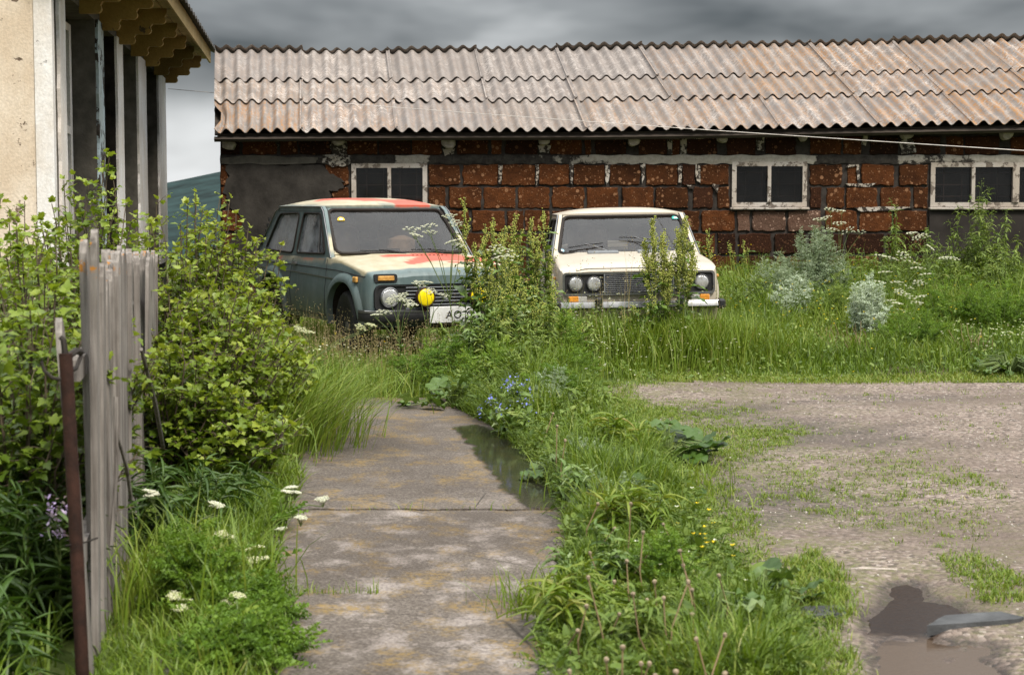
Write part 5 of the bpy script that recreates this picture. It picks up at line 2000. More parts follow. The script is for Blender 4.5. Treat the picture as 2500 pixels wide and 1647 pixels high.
mb = MB(); mb.cbox((.52, -.80, .93), (.05, .07, .08), .02); mb.tube([(.52, -.74, .90), (.52, -.80, .93)], .008, 5); mb.build('door_mirror', M['black_plastic'], sd_)
# ============================================================ vegetation
G_GRASS = [(.050, .085, .009), (.090, .148, .013), (.140, .208, .021), (.215, .25, .045), (.29, .25, .10)]
M['grass'] = foliage('grass_blades', G_GRASS, .45, .30, .35)
M['drygrass'] = foliage('seeding_and_dry_grass', [(.10, .12, .03), (.19, .18, .07), (.30, .24, .12), (.36, .27, .16)], .7, .25, .2)
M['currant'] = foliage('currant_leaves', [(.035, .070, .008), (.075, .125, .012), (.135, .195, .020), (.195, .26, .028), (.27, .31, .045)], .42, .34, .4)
M['dockleaf'] = foliage('dock_leaves', [(.05, .095, .016), (.085, .15, .026), (.14, .21, .05), (.26, .31, .17)], .40, .25, .45)
M['dockseed'] = foliage('dock_seed_heads', [(.24, .28, .05), (.35, .39, .08), (.45, .47, .12), (.47, .43, .16)], .7, .25, .2)
M['bigleaf'] = foliage('broad_soft_leaves', [(.030, .065, .010), (.055, .105, .016), (.095, .155, .035), (.16, .21, .08)], .45, .22, .4)
M['feather'] = foliage('feathery_leaves', [(.045, .095, .010), (.085, .155, .016), (.13, .215, .022), (.19, .26, .03)], .5, .3, .3)
M['worm'] = foliage('grey_green_wormwood', [(.10, .15, .08), (.16, .215, .125), (.235, .29, .19), (.33, .38, .28)], .65, .2, .2)
M['silver'] = foliage('silvery_wormwood', [(.24, .31, .22), (.34, .41, .31), (.46, .53, .43), (.55, .61, .52)], .7, .2, .2)
M['weed'] = foliage('tall_weed_leaves', [(.058, .10, .014), (.10, .155, .024), (.155, .21, .04), (.22, .26, .07)], .5, .28, .3)
M['white_fl'] = foliage('white_florets', [(.50, .52, .38), (.66, .66, .56), (.76, .76, .68)], .8, .3, .1)
M['cream_fl'] = foliage('cream_florets', [(.42, .46, .20), (.60, .60, .38), (.72, .72, .58)], .8, .3, .1)
M['blue_fl'] = foliage('blue_bells', [(.13, .15, .55), (.22, .26, .70), (.36, .38, .75)], .6, .3, .2)
M['lilac_fl'] = foliage('lilac_petals', [(.38, .26, .55), (.52, .40, .66), (.66, .55, .75)], .6, .3, .2)
M['yellow_fl'] = foliage('yellow_petals', [(.62, .42, .01), (.75, .55, .02), (.80, .62, .05)], .6, .3, .2)
M['stem'] = plain('green_stems', (.10, .14, .035), .6, 0, .35, 9)
M['twig'] = plain('brown_twigs', (.10, .075, .050), .85, 0, .45, 14)
M['dandstem'] = plain('dry_reddish_stalks', (.20, .14, .075), .75, 0, .35, 12)
M['dandhead'] = plain('bare_seed_head', (.27, .21, .14), .9, 0, .35, 30)


def tri(*f):
    return [np.array(f)]


def T_leaf(lobes=5, fold=.25, droop=.25):
    """lobed leaf: base at origin, tip at y=1, side x, normal z"""
    if lobes == 5:
        ol = [(0, 0), (.30, -.06), (.52, .16), (.40, .30), (.58, .62), (.30, .62), (.20, .82), (0, 1.0)]
    elif lobes == 3:
        ol = [(0, 0), (.26, .02), (.46, .40), (.24, .52), (.16, .80), (0, 1.0)]
    else:
        ol = [(0, 0), (.20, .18), (.25, .45), (.16, .78), (0, 1.0)]
    n = len(ol)
    pts = [(0, .40, 0)]
    pts += [(x, y, fold * abs(x) - droop * y * y) for x, y in ol]
    pts += [(-x, y, fold * abs(x) - droop * y * y) for x, y in ol[1:-1]]
    pts[0] = (0, .40, -droop * .16)
    right = list(range(1, n + 1))
    left = [n] + list(range(2 * n - 2, n, -1)) + [1]
    fs = [(0, a, b_) for a, b_ in zip(right[:-1], right[1:])] + [(0, a, b_) for a, b_ in zip(left[:-1], left[1:])]
    return np.array(pts, float), [np.array(fs)]


def T_lance(seg=5, wid=.14, droop=.5, wave=.04):
    P = []; fs = []
    for i in range(seg + 1):
        t_ = i / seg
        w_ = wid * math.sin(PI * min(.98, .12 + .86 * t_)) ** .8
        zc = .15 * t_ - droop * t_ ** 2.2
        yy = t_ * (1 - .25 * droop * t_)
        wv = wave * (-1) ** i
        P += [(-w_, yy, zc + .05 + wv), (0, yy, zc), (w_, yy, zc + .05 - wv)]
    for i in range(seg):
        a = i * 3
        fs += [(a, a + 1, a + 4, a + 3), (a + 1, a + 2, a + 5, a + 4)]
    return np.array(P), [np.array(fs)]


def T_round(n=18, ruffle=.10, cup=.12):
    P = [(0, .45, -.02)]
    for rg, rad in ((1, .28), (2, .52)):
        for k in range(n):
            a = 2 * PI * k / n
            r_ = rad * (1 - .18 * max(0, -math.sin(a)) ** 4) * (1 + .10 * math.cos(a * 6 + 1) * (rg == 2))
            P.append((r_ * math.cos(a), .45 + r_ * math.sin(a), cup * rad + ruffle * (rg - .6) * math.sin(a * 6) * .8))
    fs3 = [(0, 1 + k, 1 + (k + 1) % n) for k in range(n)]
    fs4 = [(1 + k, 1 + n + k, 1 + n + (k + 1) % n, 1 + (k + 1) % n) for k in range(n)]
    return np.array(P), [np.array(fs3), np.array(fs4)]


def T_feather(pairs=6, wid=.30, droop=.35):
    """pinnate leaf of small pointed leaflets"""
    P = []; fs = []
    for i in range(pairs):
        t_ = .18 + .74 * i / (pairs - 1)
        ln = wid * math.sin(PI * (.22 + .72 * t_))
        z0 = .12 * t_ - droop * t_ * t_
        for sg in (-1, 1):
            o = len(P)
            tw = .05 * ((i % 3) - 1)
            P += [(0, t_ - .02, z0), (sg * ln * .5, t_ + .015, z0 + .05 + tw), (sg * ln, t_ + ln * .45, z0 - .02), (sg * ln * .45, t_ + .075, z0 + .03 - tw)]
            fs.append((o, o + 1, o + 2, o + 3))
    o = len(P)
    P += [(-.012, 0, 0), (.012, 0, 0), (.0, 1.0, .12 - droop)]
    return np.array(P), [np.array(fs), np.array([(o, o + 1, o + 2)])]


def T_blob():
    """tiny six-sided floret or seed"""
    P = [(0, 0, -.5), (.5, 0, 0), (0, .5, .05), (-.5, 0, 0), (0, -.5, -.05), (0, 0, .5)]
    return np.array(P), tri((0, 2, 1), (0, 3, 2), (0, 4, 3), (0, 1, 4), (5, 1, 2), (5, 2, 3), (5, 3, 4), (5, 4, 1))


def T_petal():
    P = [(0, 0, 0), (.3, .35, .1), (.25, .85, .18), (0, 1, .15), (-.25, .85, .18), (-.3, .35, .1)]
    return np.array(P), tri((0, 1, 2), (0, 2, 3), (0, 3, 4), (0, 4, 5))


L5, L3, L1 = T_leaf(5), T_leaf(3), T_leaf(1)
LANCE, LANCE2 = T_lance(), T_lance(6, .10, .9, .05)
STRAP = T_lance(5, .07, 1.0, .015)
STRAP2 = T_lance(5, .045, .8, .01)
ROUND, FEATH, BLOB, PETAL = T_round(), T_feather(), T_blob(), T_petal()
FEATH2 = T_feather(8, .22, .15)


def blades(cl, pos, h, wid, bend, tint, az=None, wind=(.0, .0), stiff=1.9):
    """curved tapering grass blades"""
    n = len(pos)
    az = rng.uniform(0, 2 * PI, n) if az is None else az
    d = np.stack([np.cos(az), np.sin(az), np.zeros(n)], 1)
    ax = az + PI / 2 + rng.normal(0, .5, n)
    s = np.stack([np.cos(ax), np.sin(ax), np.zeros(n)], 1)
    V = []
    for t_ in (0.0, .36, .70, 1.0):
        zz = h * (t_ - .42 * bend * t_ ** 2.2)
        xy = d * (h * bend * t_ ** stiff * .85)[:, None] + np.array([wind[0], wind[1], 0]) * (h * t_ ** 2)[:, None]
        c = pos + xy; c = c + np.stack([np.zeros(n), np.zeros(n), zz], 1)
        if t_ < 1:
            w_ = wid * (1 - .62 * t_ ** 1.6) * .5
            V += [c - s * w_[:, None], c + s * w_[:, None]]
        else:
            V.append(c)
    V = np.stack(V, 1).reshape(-1, 3)
    o = (np.arange(n) * 7)[:, None]
    q = np.concatenate([o + np.array([[0, 1, 3, 2]]), o + np.array([[2, 3, 5, 4]])])
    t3 = o + np.array([[4, 5, 6]])
    cl.add(V, [q, t3], np.repeat(tint, 7))


CARS = []
for o, c_ in ((nv, cp), (sd_, cq)):
    a = o.rotation_euler[2]
    ca, sa = math.cos(a), math.sin(a)
    CARS.append((o.location[0], o.location[1], ca, sa, c_.xf + .02, c_.xr - .02, .74))


def off_cars(p):
    ok = np.ones(len(p), bool)
    for (cx, cy, ca, sa, xf, xr, hw) in CARS:
        dx, dy = p[:, 0] - cx, p[:, 1] - cy
        lx, ly = dx * ca + dy * sa, -dx * sa + dy * ca
        ok &= ~((lx < xf) & (lx > xr) & (np.abs(ly) < hw))
    return ok


def sample(poly, n):
    P = np.array(poly)
    lo, hi = P.min(0), P.max(0)
    out = np.zeros((0, 2))
    while len(out) < n:
        q = rng.uniform(lo, hi, (n * 2, 2))
        out = np.concatenate([out, q[indist(q[:, 0], q[:, 1], poly) > 0]])
    return out[:n]


def lift(p2, dz=0.0):
    return np.column_stack([p2, hz(p2[:, 0], p2[:, 1]) + dz])


def clump(p2, s, seed):
    return .5 + .5 * vnoise(p2[:, 0], p2[:, 1], s, seed)


# ------------------------------------------------------------ meadow round the cars
MEADOW = [(-4.8, 17.5), (-3.4, 14.9), (-1.7, 14.52), (.02, 14.52), (.40, 14.9), (.50, 15.35), (.85, 15.62), (8.2, 15.62), (8.2, 23.42), (-4.8, 23.42)]


def mh(p):
    """how tall the meadow stands"""
    x, y = p[:, 0], p[:, 1]
    right = sstep(.5, 1.4, x)
    hl = .30 + .10 * sstep(14.6, 16.5, y)
    hr = .035 + .10 * sstep(15.75, 16.1, y) + .17 * sstep(16.1, 17.0, y) + .26 * sstep(17.2, 20.5, y)
    h = hl * (1 - right) + hr * right
    sed = np.exp(-((x - 1.3) / 1.25) ** 2 - ((y - 16.72) / .36) ** 2)
    h = h * (1 - sed) + sed * .80
    h = h + .22 * sstep(2.0, 2.8, x) * sstep(17.2, 19.5, y) + .10 * sstep(2.0, 2.6, x) * sstep(20.0, 21.5, y)
    nvf = np.exp(-((x + 1.55) / 1.0) ** 2 - ((y - 16.3) / .9) ** 2)
    return h * (1 - .25 * nvf)


p = sample(MEADOW, 170000)
p = p[off_cars(p)]
# thin it where other things hide it
vis = (p[:, 1] < 18.2) | (p[:, 0] > 1.9) | (rng.random(len(p)) < .4)
p = p[vis]
cl = Cloud()
H_ = mh(p) * rng.uniform(.45, 1.15, len(p)) * (.6 + .6 * clump(p, 2.6, 21))
tint = np.clip(.36 + .50 * (clump(p, 2.3, 22) - .5) + rng.normal(0, .19, len(p)), 0, .98)
blades(cl, lift(p, -.01), H_, rng.uniform(.006, .012, len(p)), rng.uniform(.15, .95, len(p)), tint)
o = cl.build('meadow_grass', M['grass'])
tag(o, 'tall rough meadow grass round both cars', 'grass', kind='stuff')

# fine seeding stalks, straw coloured
p = sample(MEADOW, 16000); p = p[off_cars(p)]
den = np.exp(-((p[:, 0] + .9) / 1.5) ** 2 - ((p[:, 1] - 16.2) / 1.2) ** 2) + .35 * clump(p, 1.7, 31) + .45 * np.exp(-((p[:, 0] - .3) / .5) ** 2 - ((p[:, 1] - 15.6) / .8) ** 2)
p = p[rng.random(len(p)) < den]
p = p[~((p[:, 0] > .8) & (p[:, 1] < 16.2)) & (p[:, 0] < 2.0)]
cl = Cloud()
hh = mh(p) * rng.uniform(1.0, 1.7, len(p)) + .05
n = len(p); b3 = lift(p)
blades(cl, b3, hh, np.full(n, .0035), rng.uniform(.05, .3, n), rng.uniform(.2, .9, n))
hd = b3 + np.column_stack([rng.normal(0, .02, n), rng.normal(0, .02, n), hh * .9])
for k in range(5):
    q = hd + rng.normal(0, .012, (n, 3)) + np.array([0, 0, -.025 * k])
    cl.scat(BLOB, q, basis(unit(n)), np.column_stack([np.full(n, .006), np.full(n, .02), np.full(n, .006)]) * rng.uniform(.7, 1.4, n)[:, None], rng.uniform(.3, 1, n))
o = cl.build('seeding_grass', M['drygrass'])
tag(o, 'straw-coloured seeding grass stalks in front of the off-road car', 'grass', kind='stuff')

# low leafy ground cover, meadow floor and yard edge
cl = Cloud()
p = sample(MEADOW, 24000); p = p[off_cars(p)]
p = p[(p[:, 1] < 17.6) | (p[:, 0] > 1.9)]
n = len(p)
hgt = mh(p) * rng.uniform(.0, .75, n)
d = unit(n); d[:, 2] = np.abs(d[:, 2]) * .6 + .1
cl.scat(L1, lift(p) + np.column_stack([np.zeros(n), np.zeros(n), hgt]), basis(d, rng.uniform(-1, 1, n)), rng.uniform(.022, .060, n), np.clip(rng.normal(.45, .22, n) + .2 * (clump(p, 2.2, 5) - .5), 0, 1))
o = cl.build('ground_cover', M['weed'])
tag(o, 'low leafy weeds among the meadow grass', 'weeds', kind='stuff')

# ------------------------------------------------------------ weedy strip between path and yard
STRIP = gpoly([(1300, 1720), (1318, 1620), (1360, 1480), (1385, 1300), (1392, 1262), (1330, 1180), (1270, 1110), (1200, 1050), (1120, 1010), (1090, 985), (1400, 945), (1455, 1000), (1560, 1110), (1645, 1190), (1700, 1260), (1780, 1380), (1900, 1510), (1965, 1600), (2020, 1720)])
p = sample(STRIP, 50000)
far = sstep(7.0, 13.5, p[:, 1])
edge = np.clip(indist(p[:, 0], p[:, 1], STRIP) / .15, .15, 1)
cl = Cloud()
H_ = (.24 + .14 * far) * rng.uniform(.3, 1.35, len(p)) * (.22 + 1.5 * clump(p, 4.3, 41) ** 1.4) * (.45 + .55 * edge)
tint = np.clip(.33 + .50 * (clump(p, 3.7, 42) - .5) + rng.normal(0, .19, len(p)), 0, .98)
blades(cl, lift(p, -.01), H_, rng.uniform(.0045, .010, len(p)), rng.uniform(.2, 1.0, len(p)), tint)
o = cl.build('verge_grass', M['grass'])
tag(o, 'lush green grass on the strip between path and gravel', 'grass', kind='stuff')
cl = Cloud()
p = sample(STRIP, 9000); n = len(p)
far = sstep(7.0, 13.5, p[:, 1])
hgt = (.13 + .16 * far) * rng.uniform(0, .95, n)
d = unit(n); d[:, 2] = np.abs(d[:, 2]) * .6 + .1
half = rng.random(n) < .55
b3 = lift(p) + np.column_stack([np.zeros(n), np.zeros(n), hgt])
B_ = basis(d, rng.uniform(-1, 1, n)); tn = np.clip(rng.normal(.36, .24, n), 0, 1)
cl.scat(L1, b3[half], B_[half], rng.uniform(.025, .085, half.sum()) * rng.uniform(.6, 1.1, half.sum()), tn[half])
cl.scat(FEATH, b3[~half], B_[~half], rng.uniform(.05, .12, (~half).sum()), tn[~half])
o = cl.build('ground_cover', M['weed'])
tag(o, 'leafy clover and yarrow in the strip beside the path', 'weeds', kind='stuff')

# ------------------------------------------------------------ left verge between fence and path
LEFTV = [(-1.50, 5.2), (-.78, 5.2), (-.80, 6.2), (-.90, 6.9), (-1.06, 7.8), (-1.15, 9), (-1.22, 10.2), (-1.45, 11.6), (-1.60, 13.2), (-1.65, 14.5), (-3.2, 14.8), (-2.3, 11.2), (-1.95, 9.2), (-1.62, 7.2)]
p = sample(LEFTV, 26000)
cl = Cloud()
edge = np.clip(indist(p[:, 0], p[:, 1], LEFTV) / .2, .2, 1)
H_ = .27 * rng.uniform(.4, 1.3, len(p)) * (.55 + .7 * clump(p, 3.0, 51)) * (.5 + .5 * edge) * (.45 + .55 * sstep(.12, .35, p[:, 0] - FX(p[:, 1])))
blades(cl, lift(p, -.01), H_, rng.uniform(.0045, .010, len(p)), rng.uniform(.2, 1.0, len(p)), np.clip(.34 + .3 * (clump(p, 2.4, 52) - .5) + rng.normal(0, .15, len(p)), 0, .95))
tag(cl.build('verge_grass', M['grass']), 'dark green grass on the verge below the picket fence', 'grass', kind='stuff')
BACKL = [(-4.6, 5.0), (-1.62, 5.0), (-1.60, 6.0), (-2.35, 11.2), (-2.8, 15), (-3.2, 17.5), (-6, 17.5)]
p = sample(BACKL, 26000)
cl = Cloud()
H_ = .38 * rng.uniform(.4, 1.3, len(p)) * (.55 + .7 * clump(p, 2.4, 61))
blades(cl, lift(p, -.01), H_, rng.uniform(.006, .013, len(p)), rng.uniform(.2, 1.0, len(p)), np.clip(.30 + rng.normal(0, .15, len(p)), 0, .9))
tag(cl.build('verge_grass', M['grass']), 'long shaded grass under the bushes behind the fence', 'grass', kind='stuff')

# ------------------------------------------------------------ sparse grass on the yard
cl = Cloud()
c2 = []
YARD1 = gpoly([(1450, 960), (1960, 1060), (1700, 1180), (1800, 1330), (1900, 1480), (1720, 1290), (1560, 1100)])
YARD2 = gpoly([(1905, 1400), (1975, 1340), (2050, 1420), (2075, 1500), (2040, 1560), (2100, 1640), (2060, 1700), (1960, 1650), (1900, 1560), (1880, 1500)])
YARD3 = gpoly([(1480, 930), (2500, 940), (2490, 1330), (2300, 1400), (1900, 1300), (1800, 1150)])
YARD4 = gpoly([(2270, 1340), (2330, 1330), (2500, 1420), (2500, 1480), (2420, 1480), (2330, 1420)])
YARD5 = gpoly([(1450, 925), (1700, 930), (1600, 955), (1440, 960)])
YARD7 = gpoly([(1470, 965), (1780, 985), (2000, 1050), (1900, 1110), (1990, 1180), (1850, 1250), (1900, 1360), (1800, 1330), (1720, 1230), (1600, 1080)])
YARD8 = gpoly([(1900, 1120), (2250, 1100), (2480, 1200), (2400, 1330), (2100, 1290), (1930, 1240)])
YARD6 = gpoly([(1440, 960), (1490, 1005), (1600, 1115), (1680, 1195), (1725, 1265), (1790, 1385), (1900, 1515), (1965, 1605), (2020, 1720), (2120, 1720), (2040, 1600), (1960, 1500), (1880, 1385), (1840, 1280), (1790, 1195), (1700, 1105), (1580, 1000), (1540, 950)])
for poly, nc, bl, hh in ((YARD1, 1300, 13, .036), (YARD2, 380, 20, .050), (YARD3, 420, 9, .030), (YARD4, 190, 14, .036), (YARD5, 110, 14, .04), (YARD6, 620, 14, .05), (YARD7, 1500, 11, .026), (YARD8, 700, 10, .030)):
    ctr = sample(poly, nc)
    keep_ = rng.random(nc) < .35 + .9 * clump(ctr, 4.0, 71)
    ctr = ctr[keep_]
    k = rng.integers(bl // 2, bl * 2, len(ctr))
    pts = np.repeat(ctr, k, 0) + rng.normal(0, .022, (k.sum(), 2)) * np.repeat(rng.uniform(.5, 1.9, len(ctr)), k)[:, None]
    n = len(pts)
    blades(cl, lift(pts, .004), hh * rng.uniform(.4, 1.4, n) * np.repeat(rng.uniform(.5, 1.3, len(ctr)), k), rng.uniform(.003, .0065, n), rng.uniform(.3, 1.1, n), np.clip(rng.normal(.48, .2, n), 0, 1))
ed = sample([(1.3, 15.5), (6, 15.5), (6, 15.95), (1.3, 15.95)], 9000)
blades(cl, lift(ed, 0), .05 * rng.uniform(.3, 1.3, len(ed)), rng.uniform(.004, .008, len(ed)), rng.uniform(.3, 1, len(ed)), np.clip(rng.normal(.62, .14, len(ed)), 0, .9))
ju = np.concatenate([rng.uniform((-.95, 7.15), (-.55, 7.22), (90, 2)), rng.uniform((.10, 7.12), (.34, 7.30), (420, 2)), rng.uniform((-.9, 9.16), (.2, 9.2), (40, 2))])
blades(cl, np.column_stack([ju, np.full(len(ju), .02)]), .065 * rng.uniform(.3, 1.4, len(ju)), rng.uniform(.003, .006, len(ju)), rng.uniform(.2, 1, len(ju)), np.clip(rng.normal(.5, .2, len(ju)), 0, 1))
tag(cl.build('yard_grass', M['grass']), 'sparse short grass tufts scattered on the gravel yard', 'grass', kind='stuff')

# small loose stones on the yard
cl = Cloud()
p = sample([(1.1, 5.2), (4.6, 5.2), (6, 16), (.9, 16)], 5200); n = len(p)
yzv = hz(p[:, 0], p[:, 1]) + .008
sz = rng.uniform(.006, .018, n)
inpud = np.maximum.reduce([indist(p[:, 0], p[:, 1], q) for q in (PUD1, PUD2, PUD3)]) > -.08
p, yzv, sz, n = p[~inpud], yzv[~inpud], sz[~inpud], int((~inpud).sum())
cl.scat(BLOB, np.column_stack([p, yzv + .002]), basis(unit(n)), np.column_stack([sz, sz * .9, sz * .7]), rng.random(n))
M['pebble'] = foliage('loose_pebbles', [(.16, .14, .125), (.28, .25, .23), (.42, .38, .35)], .9, 0.0, .2)
tag(cl.build('loose_gravel', M['pebble'], smooth=False), 'loose pebbles strewn over the gravel yard', 'gravel', kind='stuff')

# tiny wild flowers
for mat_, regs, lab in (('white_fl', [((1.1, 16.3), (.9, .35), 210), ((-1.1, 15.9), (1.0, .7), 130), ((5.0, 16.8), (.8, .3), 160), ((.5, 15.2), (.4, 1.2), 60), ((.7, 8.0), (.25, 1.6), 16)], 'tiny white flowers scattered through the grass before the sedan'),
                        ('yellow_fl', [((3.6, 18.2), (1.6, 1.2), 120), ((-1.0, 16.4), (1.2, .5), 14), ((.85, 7.9), (.10, .6), 14), ((2.2, 22.0), (.6, .6), 60)], 'tiny yellow flowers scattered through the grass on the right')):
    cl = Cloud()
    for (cx, cy), (sx, sy), k in regs:
        q = np.column_stack([rng.normal(cx, sx * .6, k), rng.normal(cy, sy * .6, k)])
        if cy > 12:
            q = q[off_cars(q)]
        b3 = lift(q) ; b3[:, 2] += (mh(q) if cy > 12 else .16) * rng.uniform(.7, 1.15, len(q)) + .01
        for j in range(4):
            cl.scat(PETAL, b3, basis(np.column_stack([np.cos(j * PI / 2 + q[:, 0] * 9), np.sin(j * PI / 2 + q[:, 0] * 9), np.full(len(q), .3)])), rng.uniform(.010, .017, len(q)), rng.random(len(q)))
    tag(cl.build('wild_flowers', M[mat_]), lab, 'flowers', kind='stuff')
# ============================================================ shrubs and single plants
def wig(a, b_, n, amp, r_):
    """slightly crooked line from a to b"""
    a, b_ = Vector(a), Vector(b_)
    L = (b_ - a).length
    out = []
    for k in range(n + 1):
        t_ = k / n
        p = a.lerp(b_, t_)
        if 0 < k:
            p += Vector((r_.uniform(-1, 1), r_.uniform(-1, 1), r_.uniform(-.5, .5))) * amp * L * (.4 + .6 * t_)
        out.append(p)
    return out


def shrub(label, base, h, rad, nst, seed, dens=1.0, leaf=(.036, .072), tint0=.45, lean=(0, 0), low=.10):
    """currant bush: many arching stems, side shoots and lobed leaves"""
    r_ = random.Random(seed)
    base = Vector((base[0], base[1], float(hz(base[0], base[1]))))
    root = thing('currant_bush', label, 'bush', base, group='currant bushes along the fence')
    st = MB(); pos = []; dirs = []; tn = []; sz = []
    for k in range(nst):
        a = r_.uniform(0, 2 * PI); q = math.sqrt(r_.random())
        f = Vector((math.cos(a) * rad * .30 * q, math.sin(a) * rad * .30 * q, -.03))
        hh = h * (1 - .42 * q * q) * r_.uniform(.78, 1.06)
        tip = Vector((math.cos(a) * rad * q + lean[0] * h, math.sin(a) * rad * q + lean[1] * h, hh))
        mid = f.lerp(tip, .5) + Vector((0, 0, hh * .10)) - Vector((math.cos(a), math.sin(a), 0)) * rad * .12 * q
        pts = []
        n = 7
        for j in range(n + 1):
            t_ = j / n
            p = f * (1 - t_) ** 2 + mid * 2 * t_ * (1 - t_) + tip * t_ * t_
            pts.append(p + Vector((r_.uniform(-1, 1), r_.uniform(-1, 1), 0)) * .016)
        st.tube(pts, [.0075 * (1 - .75 * j / n) + .001 for j in range(n + 1)], 5)
        ns = int(13 * dens)
        for s_ in range(ns):
            t_ = low + (1 - low) * (s_ + r_.random()) / ns
            j = min(n - 1, int(t_ * n)); fr = t_ * n - j
            p = pts[j].lerp(pts[j + 1], fr)
            out = Vector((r_.gauss(0, 1), r_.gauss(0, 1), r_.uniform(-.1, .9)))
            out.normalize()
            ln = r_.uniform(.07, .24) * (1.15 - .6 * t_)
            e_ = p + out * ln
            st.tube([p, p.lerp(e_, .5) + Vector((0, 0, .01)), e_], [.003, .002, .0012], 3, 0, False)
            nl = r_.randint(4, 8)
            for l in range(nl):
                u = (l + .6) / nl
                q3 = p.lerp(e_, u)
                d = Vector((r_.gauss(0, 1), r_.gauss(0, 1), r_.gauss(.05, .5))); d.normalize()
                pos.append(q3 + d * .012); dirs.append(d)
                s3 = (leaf[0] + (leaf[1] - leaf[0]) * r_.random() ** 1.6) * (1.15 - .40 * t_)
                sz.append(s3)
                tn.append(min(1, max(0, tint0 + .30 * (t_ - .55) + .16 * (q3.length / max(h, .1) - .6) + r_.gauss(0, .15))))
        for l in range(3):
            d = Vector((r_.gauss(0, .6), r_.gauss(0, .6), 1)); d.normalize()
            pos.append(tip + d * .01); dirs.append(d); sz.append(r_.uniform(*leaf) * .7); tn.append(min(1, tint0 + .4))
    st.build('stems', M['twig'], root)['kind'] = 'stuff'
    cl = Cloud()
    n = len(pos)
    B_ = basis(np.array([list(d) for d in dirs]), rng.uniform(-.7, .7, n))
    P_n = np.array([list(p) for p in pos]); S_n = np.array(sz); T_n = np.array(tn)
    h5 = rng.random(n) < .6
    cl.scat(L5, P_n[h5], B_[h5], S_n[h5], T_n[h5]); cl.scat(L3, P_n[~h5], B_[~h5], S_n[~h5], T_n[~h5])
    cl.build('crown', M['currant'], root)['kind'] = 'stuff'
    return root


def gx_at(px, Y):
    return (px - 1250) / F * Y


def ztop(py, Y):
    return CH + (HOR - py) * Y / F


BUSH = [
    (95, 8.4, 545, .62, 26, 'currant bush left of the tall picket, in front of the plastered wall', .40),
    (-60, 9.6, 480, .75, 24, 'currant bush cut off by the left edge of the picture', .38),
    (25, 11.0, 470, .75, 26, 'currant bush with shoots against the cream plaster wall', .42),
    (212, 11.6, 372, .50, 22, 'tallest currant bush, reaching up before the house window', .36),
    (330, 12.6, 452, .62, 24, 'currant bush before the white piers of the house', .44),
    (455, 12.4, 455, .58, 24, 'currant bush showing against the far blue hill', .50),
    (565, 12.4, 520, .44, 22, 'currant bush hiding the rear wheel of the off-road car', .56),
    (505, 10.9, 640, .52, 26, 'currant bush just right of the far end of the fence', .48),
    (625, 11.6, 770, .36, 20, 'low currant bush leaning over the left edge of the path', .52),
    (430, 9.9, 800, .34, 16, 'low currant bush pressed against the fence pickets', .40),
    (560, 9.8, 960, .38, 16, 'lowest currant bush above the white umbels by the path', .40),
    (40, 7.0, 720, .52, 22, 'currant bush behind the rusty iron post', .30),
]
for i, (px, Y, py, rad, nst, lab, tt) in enumerate(BUSH):
    shrub(lab, (gx_at(px, Y), Y), ztop(py, Y) - float(hz(0, Y)), rad, int(nst * 1.9), 100 + i, 1.25, (.022, .074), tt + .06, (.05 if px > 400 else 0, 0))


